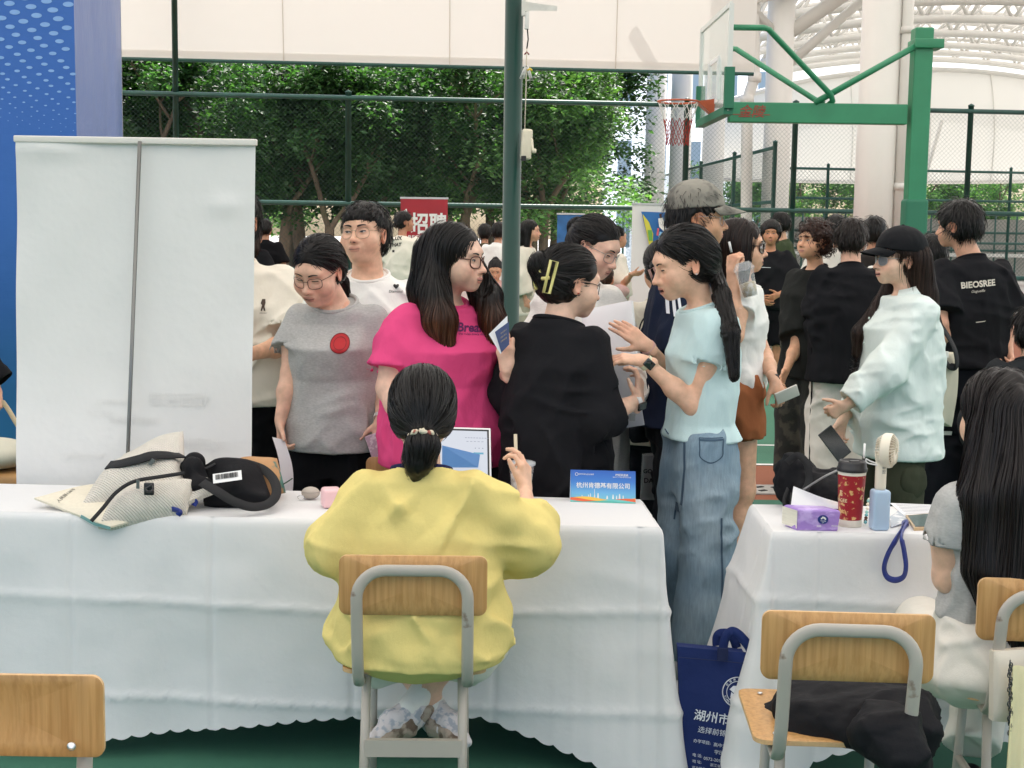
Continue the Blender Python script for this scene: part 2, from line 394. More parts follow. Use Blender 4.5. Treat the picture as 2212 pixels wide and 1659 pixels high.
# ---------------------------------------------------------------- people
SKIN = mat('skin', (.5, .33, .25), .48, spec=.4, attr=True, noise=(34, .15), bump=[(160, .0006), (45, .0008)])
_b = SKIN.node_tree.nodes['Principled BSDF']; _b.inputs['Subsurface Weight'].default_value = .12; _b.inputs['Subsurface Radius'].default_value = (1, .35, .2); _b.inputs['Subsurface Scale'].default_value = .008
HAIRM = mat('hair', (.02, .02, .02), .40, spec=.26, attr=True)
LENS = clear('spectacle_lens', (.6, .6, .6), .95, .02)
SKULL = [ell((0, .016, .034), (.077, .094, .083), k=.02), ell((0, -.028, .0), (.066, .062, .088), k=.04)]
def head_prims(hd, neck_a, neck_b, nr=.052):
    """head in its own frame: eyes at z=0, face to -Y; neck from neck_a to neck_b (head frame)"""
    j = hd.get('jaw', 1.0); c = hd.get('cheek', 1.0); nl = hd.get('nose', 1.0)
    Pm = list(SKULL) + [ell((0, -.034, -.058), (.054 * j, .056, .05), k=.035), ell((0, -.075, -.093), (.021 * j, .018, .016), k=.03),
        ell((.036 * c, -.056, -.036), (.032 * c, .033, .034), k=.03), ell((-.036 * c, -.056, -.036), (.032 * c, .033, .034), k=.03),
        ell((0, -.083, .026), (.05, .01, .013), k=.025)]
    for s in (-1, 1):
        Pm += [ell((s * .0315, -.094, .001), (.02, .0105, .0125), k=.014, op='-'),
               ell((s * .0315, -.0795, -.0005), (.0165, .0115, .0115), k=.006),
               ell((s * .0135, -.0985, -.0385), (.0095 * nl, .011, .0085), k=.008)]
    Pm += [cap((0, -.0905, .004), (0, -.109 - .003 * nl, -.033), .0075, .0105 * nl, k=.012), ell((0, -.112 - .003 * nl, -.0365), (.0105, .0095, .0085), k=.008),
           ell((0, -.0885, -.064), (.03, .012, .019), k=.02)]
    op_ = hd.get('open', 0)
    Pm += [ell((.008, -.099, -.0635 + op_ * .3), (.0135, .0072, .0044), k=.006), ell((-.008, -.099, -.0635 + op_ * .3), (.0135, .0072, .0044), k=.006), ell((0, -.0975, -.0735 - op_), (.0175, .008, .005), k=.006)]
    for s in (-1, 1):
        Re = rotm(s * .38, 0, 0) @ rotm(0, -.18, s * .1)
        Pm += [ell((s * .0785, .014, -.012), (.0085, .0185, .0315), k=.006, rot=Re), ell((s * .084, .008, -.01), (.006, .011, .02), k=.005, rot=Re, op='-')]
    Pm += [cap(neck_a, neck_b, nr * .95, nr * 1.06, k=.03)]
    if hd.get('base_disc'): Pm += [hd['base_disc']]
    if hd.get('chin2'): Pm += [ell((0, -.03, -.1), (.042, .04, .022), k=.03)]
    return Pm
def skincol(base): return np.array(hexc(base))
def head_mesh(hd, neck_a, neck_b, h, base):
    Pm = head_prims(hd, neck_a, neck_b, hd.get('nr', .05)); V, Q = mesh_sdf(Pm, h)
    C = np.tile(base, (len(V), 1)); x, y, z = V.T; front = y < -.06
    lip = np.maximum(((x / .024) ** 2 + ((z + .0635) / .0065) ** 2 < 1), ((x / .021) ** 2 + ((z + .0735) / .0072) ** 2 < 1)) & front
    b = np.exp(-(((np.abs(x) - .042) / .022) ** 2 + ((z + .034) / .02) ** 2)) * front * hd.get('blush', .5)
    C = C * (1 - b[:, None] * np.array([.0, .22, .22]))
    er = (np.abs(x) > .074) & (np.abs(y - .014) < .03); C[er] *= (1.0, .82, .78)
    nt_ = np.exp(-((x / .014) ** 2 + ((z + .036) / .012) ** 2)) * front; C *= 1 - nt_[:, None] * np.array([0, .12, .12])
    C[lip] = C[lip] * .38 + np.array(hexc(hd.get('lips', 'b8746a'))) * .62
    bv = BVHTree.FromPolygons([tuple(v) for v in V], [tuple(q) for q in Q])
    extraV = []; extraF = []; extraC = []; n0 = [len(V)]
    def patch(pts, col, off=.0008):
        """pts (k,2) outline in the face plane; fan patch laid on the face"""
        pts = np.array(pts); c = pts.mean(0); ring = [c + (pts - c) * t for t in (.5, 1.0)]; q = np.vstack([[c]] + ring); o = []
        for a in q:
            hit = bv.ray_cast(Vector((a[0], -.3, a[1])), Vector((0, 1, 0)))
            o.append((a[0], (hit[0].y if hit[0] else -.08) - off, a[1]))
        k = len(pts); f = [[0, 1 + j, 1 + (j + 1) % k, 1 + (j + 1) % k] for j in range(k)]
        f3 = [[n0[0] + 0, n0[0] + 1 + j, n0[0] + 1 + (j + 1) % k] for j in range(k)]
        f4 = [[n0[0] + 1 + j, n0[0] + 1 + k + j, n0[0] + 1 + k + (j + 1) % k, n0[0] + 1 + (j + 1) % k] for j in range(k)]
        extraV.append(np.array(o)); extraF.append((f3, f4)); extraC.append(np.tile(col, (len(o), 1))); n0[0] += len(o)
    def strip(c, wd, col, off=.0012):
        c = np.array(c); t = np.gradient(c, axis=0); t /= np.linalg.norm(t, axis=1)[:, None] + 1e-9; nn = np.stack([-t[:, 1], t[:, 0]], 1); wd = np.broadcast_to(wd, len(c))[:, None]
        patch(np.vstack([c + nn * wd / 2, (c - nn * wd / 2)[::-1]]), col, off)
    DK = np.array([.012, .009, .008]); ow = hd.get('eye', 1.0); look = hd.get('look', 0.0)
    if hd.get('face', True):
        for s in (-1, 1):
            cx = s * .0315; tt = np.linspace(-1, 1, 9); up = .0052 * ow * (1 - tt ** 2) ** .7; dn = -.0042 * ow * (1 - tt ** 2); tilt = tt * s * .0014
            xs = cx + tt * .0135; zc = -.0008
            if ow > .25:
                patch(np.vstack([np.stack([xs, zc + up + tilt], 1), np.stack([xs, zc + dn + tilt], 1)[::-1][1:-1]]), np.array([.50, .46, .43]), .0006)
                a = np.linspace(0, 2 * math.pi, 12, endpoint=False); ic = np.stack([cx + look * .006 + .0056 * np.cos(a), zc + np.clip(.0056 * np.sin(a), -.0036 * ow, .0046 * ow)], 1)
                patch(ic, DK * 1.2, .0012)
            strip(np.stack([xs, zc + up + tilt + .0006], 1), .0024 + .0012 * (ow < .5), DK, .0014)
            bx = np.linspace(.012, .047, 8); bz = .0195 + .006 * np.sin((bx - .012) / .035 * 2.2) + hd.get('browz', 0)
            strip(np.stack([s * bx, bz], 1), np.interp(bx, [.012, .02, .047], [.0045, .0062, .002]) * hd.get('brow', 1), DK * 2.2, .0008)
            a = np.linspace(0, 2 * math.pi, 8, endpoint=False); patch(np.stack([s * .0072 + .0042 * np.cos(a), -.0435 + .0022 * np.sin(a)], 1), DK * 4, .0008)
        lx = np.linspace(-.023, .023, 9); strip(np.stack([lx, -.0688 - .0012 * np.cos(lx * 90) + .002 * (np.abs(lx) / .023) ** 2 * hd.get('smile', .6)], 1), .0016 + hd.get('open', 0) * 1.6, np.array(hexc('5c2a26')) * .6, .0012)
    F3 = [f for a, b in extraF for f in a]; F4 = [f for a, b in extraF for f in b]
    if extraV: V = np.vstack([V] + extraV); C = np.vstack([C] + extraC)
    if F4: Q = np.vstack([Q, np.array(F4)])
    return V, Q, np.array(F3, int).reshape(-1, 3), C, Pm
def hand_prims(wr, hd, pn, side, curl=25, spread=1.0, sc_=1.0, thumb=(.6, .7, .3), curls=None):
    """side: +1 person's left, -1 right. five fingers of their own length, bent at the knuckles"""
    hd, pn = unit(hd), A3(pn); pn = unit(pn - hd * (pn @ hd)); t = np.cross(hd, pn) * (-1 if side > 0 else 1); s = sc_
    Pm = [cap(wr - hd * .03 * s, wr + hd * .015 * s, .024 * s, .026 * s, k=.01, sq=(pn, .72))]
    offs = [.029, .0095, -.0095, -.027]; lens = [(.040, .024, .021), (.044, .028, .022), (.041, .026, .021), (.032, .019, .018)]; kl = [.084, .088, .084, .076]
    for i in range(4):
        k0 = wr + hd * kl[i] * s + t * offs[i] * s; Pm.append(cap(wr + hd * .012 * s + t * offs[i] * .45 * s, k0, .0145 * s, .0112 * s, k=.012))
        a = 0; p = k0; r0 = (.0088, .0093, .0088, .0077)[i] * s; cu = (curls[i] if curls else curl)
        d0 = unit(hd + t * (offs[i] * 2.2 * spread))
        for j, l in enumerate(lens[i]):
            a += R(cu * (.8, 1.15, .8)[j]); dd = d0 * math.cos(a) + pn * math.sin(a); q = p + dd * l * s
            Pm.append(cap(p, q, r0 * (1, .94, .86)[j], r0 * (.94, .88, .72)[j], k=.003 if j else .006)); p = q
    td = unit(hd * thumb[0] + t * thumb[1] + pn * thumb[2]); b = wr + hd * .022 * s + t * .022 * s; m1 = b + td * .04 * s; td2 = unit(td + hd * .35 + pn * .12); m2 = m1 + td2 * .03 * s
    Pm += [cap(b, m1, .0155 * s, .0115 * s, k=.014), cap(m1, m2, .0108 * s, .0095 * s, k=.004), cap(m2, m2 + unit(td2 + hd * .2) * .024 * s, .0095 * s, .0072 * s, k=.003)]
    return Pm
def strands(prims, V, N, comb, L, steps, width, lift=.004, cols=None, seed=1, mask=None, grow=.0, jit=.25):
    """ribbons of hair combed over a hair mass"""
    g = np.random.default_rng(abs(int(seed))); idx = g.integers(0, len(V), N * 2)
    p = V[idx].copy(); e = .0015
    if mask is not None:
        G0 = np.stack([ev(prims, p + d) - ev(prims, p - d) for d in np.eye(3) * e], -1); G0 /= np.linalg.norm(G0, axis=1)[:, None] + 1e-9; p = p[mask(p, G0)]
    p = p[:N]; N = len(p)
    if not N: return None
    Ls = L(p) if callable(L) else np.full(N, L); Ls = Ls * g.uniform(.6, 1.25, N); off = g.uniform(.15, 1, N) * lift
    jd = g.normal(0, jit, (N, 3)); path = []; e = .0015
    def grad(q):
        return np.stack([ev(prims, q + d) - ev(prims, q - d) for d in np.eye(3) * e], -1) / (2 * e)
    nrm = []
    for i in range(steps + 1):
        G = grad(p); G /= np.linalg.norm(G, axis=1)[:, None] + 1e-9; dv = ev(prims, p)
        p = p - G * (dv - off - grow * off * i / steps * 4)[:, None] * (dv < .02)[:, None]
        path.append(p.copy()); nrm.append(G)
        d = comb(p) + jd * .35; d = d - G * ((d * G).sum(1))[:, None] * (1 - grow * .5); d /= np.linalg.norm(d, axis=1)[:, None] + 1e-9
        p = p + d * (Ls / steps)[:, None]
    path = np.array(path); nrm = np.array(nrm); T = np.gradient(path, axis=0); S = np.cross(T, nrm); S /= np.linalg.norm(S, axis=2)[..., None] + 1e-9; ra_ = g.normal(0, .45, N)[None, :, None]; S = S * np.cos(ra_) + nrm * np.sin(ra_)
    wv = width * g.uniform(.6, 1.3, N)[None, :, None] * np.interp(np.linspace(0, 1, steps + 1), [0, .15, .7, 1], [.5, 1, .9, .08])[:, None, None]
    A = path - S * wv / 2; B = path + S * wv / 2; Vv = np.stack([A, B], 2).transpose(1, 0, 2, 3).reshape(-1, 3); k = (steps + 1) * 2
    q = []
    for i in range(steps): q.append([2 * i, 2 * i + 1, 2 * i + 3, 2 * i + 2])
    Q = (np.arange(N)[:, None, None] * k + np.array(q)[None]).reshape(-1, 4)
    tint = np.repeat(g.uniform(.4, 1.0, N) ** 1.0 * np.where(g.uniform(0, 1, N) < .25, 2.6, 1.2), k)
    return Vv, Q, tint
def hair_build(name, prims, h, comb, parent, N=1800, L=.12, steps=6, width=.0028, lift=.005, base=(.012, .010, .009), tip=None, disp=None, mask=None, seed=1, grow=0, T=None, jit=.25):
    V, Q = mesh_sdf(prims, h, disp)
    bc = np.array(base); colf = lambda p: np.tile(bc, (len(p), 1)) if tip is None else bc + (np.array(tip[0]) - bc) * np.clip((tip[1] - p[:, 2]) / tip[2], 0, 1)[:, None]
    C = colf(V); Vs, Qs, Cs = [V], [Q], [C]
    st = strands(prims, V, N, comb, L, steps, width, lift, seed=seed, mask=mask, grow=grow, jit=jit) if N else None
    if st: Vs.append(st[0]); Qs.append(st[1] + len(V)); Cs.append(colf(st[0]) * st[2][:, None])
    Vv = np.vstack(Vs)
    if T is not None: Vv = Vv @ T[0].T + T[1]
    return link(name, raw_mesh(name, Vv, [np.vstack(Qs)], HAIRM, True, np.vstack(Cs)), parent)
FACECUT = lambda w=.074, top=.062, d=.075: ell((0, -.108, top - .1), (w, d, .1), k=.008, op='-')
def earcut(x=1, k=1.0): return [ell((s * .088, -.004, -.02), (.022 * k, .036 * k, .04 * k), k=.01, op='-') for s in ((-1, 1) if x == 1 else x)]
def combto(T, tail=None):
    T = A3(T); 
    def f(p):
        d = T - p; d /= np.linalg.norm(d, axis=1)[:, None] + 1e-9
        if tail is not None:
            tl = A3(tail); m = np.linalg.norm(p - T, axis=1) < .03; best = np.full(len(p), 9.); dd = np.zeros_like(p)
            for a, b in zip(tl[:-1], tl[1:]):
                ba = b - a; t = np.clip((p - a) @ ba / (ba @ ba), 0, 1); q = np.linalg.norm(p - a - t[:, None] * ba, axis=1); mm = q < best; best[mm] = q[mm]; dd[mm] = unit(ba)
            use = best < .036; d[use] = dd[use]
        return d
    return f
def comb_long(part=0.0, back=.15):
    def f(p):
        d = np.zeros_like(p); top = np.clip((p[:, 2] - .03) / .07, 0, 1); s = np.sign(p[:, 0] - part + 1e-6)
        d[:, 0] = s * top * 1.2; d[:, 1] = back * top + np.where(p[:, 1] > .0, .25, .1) * top; d[:, 2] = -1 + top * .75; return d
    return f
def comb_short(fw=.0):
    def f(p):
        c = np.array([0, .055, .1]); d = p - c; d[:, 2] -= .05 + .9 * (p[:, 1] > 0) ; d[:, 1] -= fw; return d / (np.linalg.norm(d, axis=1)[:, None] + 1e-9)
    return f

def hush(f, quiet, hem, nk=None):
    def g(p):
        a = np.clip((p[:, 2] - hem) / .03, 0, 1)
        if nk is not None: a = np.minimum(a, np.clip((np.linalg.norm(p - nk, axis=1) - .10) / .07, 0, 1) * 1.15)
        for e, d, r in quiet:
            q = p - e; a = np.where(np.linalg.norm(q, axis=1) < r, np.minimum(a, np.clip(np.abs(q @ d) / .045, 0, 1)), a)
        return f(p) * (.15 + .85 * a)
    return g
class Human:
    """px, d: photo column and distance of the standing spot; yaw: 0 faces the camera, 90 faces photo right"""
    def __init__(s, label, px, d, H, yaw, name='person', g=1.0, sw=.172, lean=0, head=None, hp=(0, 0, 0), sex='f', skin='e4bba2', near=None, seat=None, hoff=(0, 0, 0), group=None):
        s.near = near if near is not None else (0 if d < 6.6 else 1 if d < 10 else 2)
        o = P(px, 600, d); s.loc = np.array([o[0], d, 0.0]); s.yaw = R(yaw); s.H = H; s.s = H / 1.70; s.g = g; s.sw = sw * s.s; s.lean = lean; s.sex = sex
        s.root = thing('person', label, 'person', s.loc, s.yaw, group); s.Rz = rotm(s.yaw); s.skin = skincol(skin); s.hd = head or {}
        s.vh = (.0034, .005, .008)[s.near]; s.va = (.0038, .0055, .009)[s.near]; s.vc = (.0075, .0105, .016)[s.near]
        k = s.s; s.zs = s.seat if False else 0
        s.dz = 0 if seat is None else seat - .93 * k + .02    # seated: hips drop to the seat
        s.seated = seat is not None
        z = lambda v: v * k + s.dz
        s.z = z; s.neck = s.up((0, .025, z(1.44))); s.pivot = s.up((0, .01 - .02, z(1.70) - .185 ))
        yw, pt, rl = [R(a) for a in hp]; s.Rh = rotm(yw, pt, rl); s.hc = s.pivot + s.Rh @ np.array([0, -.012, .072]) + A3(hoff)
        s.sh = {+1: s.up((s.sw, .025, z(1.375))), -1: s.up((-s.sw, .025, z(1.375)))}
        s.parts = []; s.arms = {}; s.body_built = False
    def up(s, p):
        p = A3(p).copy(); zz = p[2] - (.93 * s.s + s.dz)
        if zz > 0: p[1] -= zz * math.tan(R(s.lean))
        return p
    def loc3(s, px, py, d):
        """photo position -> the person's own frame"""
        return s.Rz.T @ (P(px, py, d) - s.loc)
    def w2l(s, v): return s.Rz.T @ A3(v)
    def arm(s, side, e=None, w=None, hd=None, pn=None, curl=25, thumb=(.6, .7, .3), r=1.0, hand=True, curls=None, spread=1.0, sl=None):
        k = s.s; S = s.sh[side]
        e = S + np.array([side * .045, .03, -.285 * k]) if e is None else (s.loc3(*e[1:]) if e[0] == 'p' else A3(e))
        w = e + np.array([side * -.01, -.07, -.235 * k]) if w is None else (s.loc3(*w[1:]) if w[0] == 'p' else A3(w))
        hd = unit(w - e) if hd is None else unit(s.w2l(hd[1:]) if isinstance(hd[0], str) else hd)
        pn = np.array([-side, .2, 0]) if pn is None else (s.w2l(pn[1:]) if isinstance(pn[0], str) else A3(pn))
        q = r * (1.0 if s.sex == 'm' else .92) * (.75 + .25 * s.g); m = e * .6 + w * .4
        S0 = S - np.array([side * .012, 0, .022]); thin = .6 if sl is None else min(.9, sl); m0 = S * (1 - thin * .82) + e * thin * .82; Pm = [cap(S0, m0, .026, (.036 if thin < .9 else .03) * q, k=.02), cap(m0, e, (.046 - .006 * thin if thin < .9 else .032) * q, .038 * q, k=.02), cap(e, m, .038 * q, .04 * q, k=.02), cap(m, w, .04 * q, .0255 * q, k=.02, sq=(pn, .85))]
        hs = (.97 if s.sex == 'm' else .9) * k
        if hand: Pm += hand_prims(w, hd, pn, side, curl, sc_=hs, thumb=thumb, curls=curls, spread=spread)
        V, Q = mesh_sdf(Pm, s.va); C = np.tile(s.skin, (len(V), 1)); kn = np.exp(-(np.linalg.norm(V - (w + hd * .09), axis=1) / .03) ** 2); C = C * (1 - kn[:, None] * np.array([0, .1, .12]))
        s.parts.append((V, Q, None, C)); s.arms[side] = dict(S=S, e=e, w=w, q=q, hd=hd, pn=pn, k=w + hd * .09 * hs)
        return s
    def legs(s, hip=None, knee=None, ankle=None, r=1.0, foot=True, top=None):
        k = s.s; s.leg = {}
        for sd in (-1, 1):
            h_ = A3(hip[sd]) if hip else np.array([sd * .092 * k, .01, s.z(.92)]); n_ = A3(knee[sd]) if knee else np.array([sd * .1 * k, -.015, .49 * k]); a_ = A3(ankle[sd]) if ankle else np.array([sd * .105 * k, .025, .085 * k])
            s.leg[sd] = (h_, n_, a_)
        return s
    def bare_legs(s, r=1.0):
        Pm = []
        for sd in (-1, 1):
            h_, n_, a_ = s.leg[sd]; cf = n_ * .68 + a_ * .32 + np.array([0, .012, 0])
            Pm += [cap(h_, n_, .082 * r, .052 * r, k=.03), cap(n_, cf, .05 * r, .054 * r, k=.03), cap(cf, a_, .054 * r, .034 * r, k=.03)]
        V, Q = mesh_sdf(Pm, max(.007, s.vc)); s.parts.append((V, Q, None, np.tile(s.skin * .97, (len(V), 1))))
        return s
    def shoes(s, col='f0f0ee', sole='e8e8e6', fwd=None):
        m = cloth('shoe_' + col, col); 
        for sd in (-1, 1):
            a_ = s.leg[sd][2]; b = np.array([a_[0], a_[1], 0]); fw = np.array([sd * .12, -1, 0])
            fw = unit(fw); Pm = [cap(b - fw * .035 + [0, 0, .05], b + fw * .12 + [0, 0, .035], .042, .036, k=.03), cap(b - fw * .02 + [0, 0, .06], b + [0, 0, .1], .042, .04, k=.03), ('&', lambda p: -p[..., 2] + .004, np.full(3, -9.), np.full(3, 9.), .004)]
            sdf_obj('shoe', Pm, .008, m, s.root)
        return s
    def head_build(s, hairf=None):
        inv = s.Rh.T; na = np.array([0, .018, -.06]); nb = inv @ (s.neck + [0, -.002, -.035] - s.hc)
        s.hd['base_disc'] = ell(inv @ (s.neck + [0, -.010, -.052] - s.hc), (.084, .080, .030), k=.035, rot=s.Rh.T)
        V, Q, F3, C, Pm = head_mesh(s.hd, na, nb, s.vh, s.skin); s.headV = V; s.HP = Pm
        s.parts.append((V @ s.Rh.T + s.hc, Q, F3, C))
        return s
    def body(s):
        # hidden trunk so that head, arms and legs are one body
        Pm = [cap(s.up((0, .02, s.z(1.0))), s.up((0, .02, s.z(1.30))), .07, .05, k=.03), cap(s.sh[-1] * [.8, 1, 1] + [0, 0, -.05], s.sh[1] * [.8, 1, 1] + [0, 0, -.05], .022, .022, k=.02), cap(s.up((0, .02, s.z(1.30))), s.neck + [0, .0, -.02], .03, .03, k=.02)]
        V, Q = mesh_sdf(Pm, .014); s.parts.append((V, Q, None, np.tile(s.skin, (len(V), 1))))
        n = 0; Vs, F4, F3, Cs = [], [], [], []
        for V, Q, T, C in s.parts:
            Vs.append(V); F4.append(Q + n); Cs.append(C)
            if T is not None and len(T): F3.append(T + n)
            n += len(V)
        s.bodyo = link('body', raw_mesh('body', np.vstack(Vs), [np.vstack(F4)] + ([np.vstack(F3)] if F3 else []), SKIN, True, np.vstack(Cs)), s.root)
        return s
    def shirt(s, m, hem=.80, sl=.55, wid=1.0, dep=1.0, sr=.085, sr2=None, collar=.066, name='shirt', fold=1.0, hemw=1.04, chest=1.0, belly=1.0, neckdrop=0, seed=0, ring=True, ringm=None, k=.035, extra=None, hemtilt=0, cuff=None, shoulder=1.0):
        """top with a lofted trunk and sleeves ending sl of the way down each arm (1 = elbow, 2 = wrist)"""
        g, z, q = s.g, s.z, s.s; bw = s.sw + .012 * s.s; W = bw * wid
        Y = lambda zz, dy=0: s.up((0, .022 + dy, zz))[1]
        sec = [(z(hem), W * 1.0 * hemw * g, .135 * q * dep * g * hemw, 0, Y(z(hem))), (z(hem * .5 + .53), W * .985 * g * belly, .132 * q * dep * g * belly, 0, Y(z(hem * .5 + .53), -.012 * belly)),
               (z(1.12), W * .97 * g, .128 * q * dep * g, 0, Y(z(1.12))), (z(1.25), W * .96 * (g * .6 + .4), .128 * q * dep * chest * (g * .6 + .4), 0, Y(z(1.25), -.012 * chest)),
               (z(1.34), W * .93 * shoulder, .108 * q * (g * .5 + .5), 0, Y(z(1.34))), (z(1.385), W * .80 * shoulder, .1 * q, 0, Y(z(1.385))), (z(1.402), .124 * q, .096 * q, 0, Y(z(1.402))), (z(1.424), collar + .016, collar + .012, 0, Y(z(1.424))), (z(1.446), collar + .003, collar + .003, 0, Y(z(1.446)))]
        Pm = []; quiet = []
        for sd, a in s.arms.items():
            S, e, w_ = a['S'], a['e'], a['w']; r1 = sr * q; r2 = (sr2 or sr * .98) * q
            S0 = S - np.array([sd * .03, 0, .022]); r0 = min(.064 * q, r2)
            if sl <= 1.0:
                end = S + (e - S) * sl; ua = unit(e - S); Pm.append(cap(S0, end + ua * .05, r0, r2 + .004, k=k, cut=(end, ua)))
            else:
                t = sl - 1; end = e + (w_ - e) * t; ua = unit(w_ - e); rm = (r1 * .92 + r2) / 2
                Pm += [cap(S0, e, r0, rm, k=k), cap(e, end + ua * .05, rm, r2 * .98, k=k * .8, cut=(end, ua))]
            inner = (end - ua * .10, end + ua * .06, r2 - .014 if s.near < 1 else .02, None, .002, (end - ua * .02, -ua), '-')
            a['inner'] = inner; a['end'] = end; quiet.append((end, ua, r2 * 1.5))
        if s.near < 1:
            for a in s.arms.values(): Pm.append(cap(*a['inner']))
        Pm.append(loft(sec, k=k)); nb = s.neck; tl = .30 + neckdrop * 6; npt = nb + [0, -.012, -.014]; Pm.append(cap(nb + [0, -.012, -.12], nb + [0, -.012, .12], collar + .034, collar + .034, k=.002, op='-', cut=(npt, (0, tl, -1))))
        if hemtilt: Pm.append(halfspace((0, 0, z(hem) + .012), (0, -hemtilt, -1)))
        if extra: Pm += extra
        am = .0115 * fold; f0 = folds(am * 1.1, 11, (.12, .1, 1), seed + s.loc[0] * 3); f1 = folds(am, 9, (.62, .2, .75), seed + 3.3); f2 = folds(am, 9, (-.62, .2, .75), seed + 9.1); f3 = folds(am * .7, 15, (1, .3, .2), seed + 4.4); f4 = wrinkle(am * .22, (26, 26, 20), seed, False); zt0 = z(1.30)
        dsp = softin(lambda p: f0(p) * (.3 + 1.0 * np.clip((zt0 - p[:, 2]) / .5, 0, 1)) + f1(p) + f2(p) + f3(p) + f4(p)); dsp = hush(dsp, quiet, z(hem), s.neck)
        o = sdf_obj(name, Pm, s.vc, m, s.root, dsp); s.shirto = o; s.SP = Pm
        if ring and s.near < 2:
            th = np.linspace(0, 2 * math.pi, 28, endpoint=False); rr = collar + .008
            pts = np.stack([rr * np.cos(th), rr * np.sin(th), tl * rr * np.sin(th)], 1) + npt
            c = MB().tube(pts, .0082, 8, True, None).build('collar', ringm or m, s.root, True)
        return s
    def trousers(s, m, wid=1.0, hemz=.1, kneer=.072, hemr=.09, top=.97, name='trousers', fold=1.0, hipw=1.0, shorts=None, dep=1.0, seed=0, thigh=.098, extra=None):
        q, g = s.s, s.g; Pm = []
        hw = .165 * q * g * hipw
        if s.seated:
            Pm.append(ell((0, .03, s.z(.93) + .03), (hw, .14 * g, .12), k=.04))
        else:
            Pm.append(loft([(s.z(.74), hw * .93, .12 * q * g * dep, 0, .022), (s.z(.84), hw, .13 * q * g * dep, 0, .028), (s.z(.93), hw * .95, .118 * q * g * dep, 0, .022), (s.z(top), hw * .88, .108 * q * g * dep, 0, .018)], k=.03))
        for sd in (-1, 1):
            h_, n_, a_ = s.leg[sd]
            if shorts:
                end = h_ + (n_ - h_) * shorts; Pm.append(cap(h_, n_, thigh * q * g * wid, kneer * 1.25 * q * wid, k=.03, cut=(end, unit(n_ - h_))))
            else:
                d_ = unit(a_ - n_); end = a_ + d_ * 0; end = np.array([a_[0], a_[1], hemz]) if not s.seated else n_ + (a_ - n_) * hemz
                Pm += [cap(h_, n_, thigh * q * g * wid, kneer * q * wid, k=.03), cap(n_, a_ + d_ * .05, kneer * q * wid, hemr * q * wid, k=.03, cut=(end, d_))]
        Pm += extra or []
        am = .012 * fold; dsp = sumf(folds(am, 10, (.1, .1, 1), seed + 5 + s.loc[0]), folds(am, 12, (.8, .3, .35), seed + 8.8), folds(am * .8, 12, (-.8, .3, .35), seed + 2.8))
        s.tro = sdf_obj(name, Pm, s.vc, m, s.root, dsp); s.TP = Pm
        return s
    # ---- things on the head (head frame -> person frame)
    def hpt(s, V): return np.asarray(V) @ s.Rh.T + s.hc
    def glasses(s, col='2a1a16', r=.0011, w=.0225, h=.019, shape=2.6, metal=0, lens=True, tint=None):
        m = mat('spectacle_frame_' + col, hexc(col), .3, metal); mb = MB(); lb = MB(); y0 = -.106; th = np.linspace(0, 2 * math.pi, 28, endpoint=False)
        cs = lambda a: np.sign(np.cos(a)) * np.abs(np.cos(a)) ** (2 / shape); sn = lambda a: np.sign(np.sin(a)) * np.abs(np.sin(a)) ** (2 / shape)
        for sd in (-1, 1):
            x = sd * .0335 + w * cs(th); y = y0 + 6.0 * (np.abs(x)) ** 2 * 1.0; z = -.006 + h * sn(th); ring = np.stack([x, y, z], 1)
            mb.tube(s.hpt(ring), r, 6, True); c = ring.mean(0); k = len(ring)
            lb.add(s.hpt(np.vstack([ring, [c]])), (), [[j, (j + 1) % k, k] for j in range(k)])
            xo = .0335 + w; t0 = [sd * xo, y0 + 6 * xo ** 2, .004]
            mb.tube(s.hpt([t0, [sd * .0745, -.05, .006], [sd * .0785, .0, .004], [sd * .079, .022, -.006]]), r * .9, 6)
        mb.tube(s.hpt([[-.0115, y0 + .001, .0], [-.004, y0 - .003, .004], [.004, y0 - .003, .004], [.0115, y0 + .001, .0]]), r, 6)
        o = mb.build('spectacles', m, s.root, True)
        if lens: lb.build('lens', tint or LENS, o, True)
        return s
    def hair(s, style, N=None, name='hair', base=(.0085, .007, .0065), tip=None, seed=1, **kw):
        N = N if N is not None else (2600, 1100, 250)[s.near]; h = (.0048, .0065, .010)[s.near]; wd = (.0022, .0032, .006)[s.near]; inv = s.Rh.T
        toh = lambda p: inv @ (A3(p) - s.hc)                       # person frame -> head frame
        sk = lambda t, lo=-.03: [ell((0, .017, .036), (.077 + t, .094 + t, .082 + t), k=.01), ell((0, .04, .0), (.072 + t, .075 + t, .075 + t), k=.02)]
        bangs = kw.pop('bangs', 0); T = (s.Rh, s.hc); disp = None; grow = 0; L = .1; steps = 6; lift = .006; mask = None; jit = .25
        if style == 'short':
            t = kw.get('t', .016); Pm = sk(t) + [ell((0, .05, -.02), (.07 + t * .7, .06 + t * .6, .07), k=.02), FACECUT(.072, .064 - bangs * .2, .08)] + earcut()
            Pm += [halfspace((0, .05, kw.get('nape', -.085)), (0, .25, -1))]
            if bangs: Pm += [ell((0, -.062, .062 - bangs * .3), (.062, .036, .028 + bangs * .4), k=.012)]
            comb = comb_short(kw.get('fw', .06)); L = kw.get('L', .05); grow = kw.get('grow', .8); lift = .006; steps = 5; disp = wrinkle(.004, (60, 60, 25), seed); jit = .5; mask = lambda p, n: ~(((n[:, 1] < -.5) & (p[:, 2] < .058)) | ((n[:, 2] < -.5) & (p[:, 1] < .0)))
        elif style == 'curly':
            Pm = sk(.026) + [ell((0, -.05, .075), (.066, .05, .045), k=.02), FACECUT(.07, .058, .075)] + earcut() + [halfspace((0, .05, -.07), (0, .3, -1))]
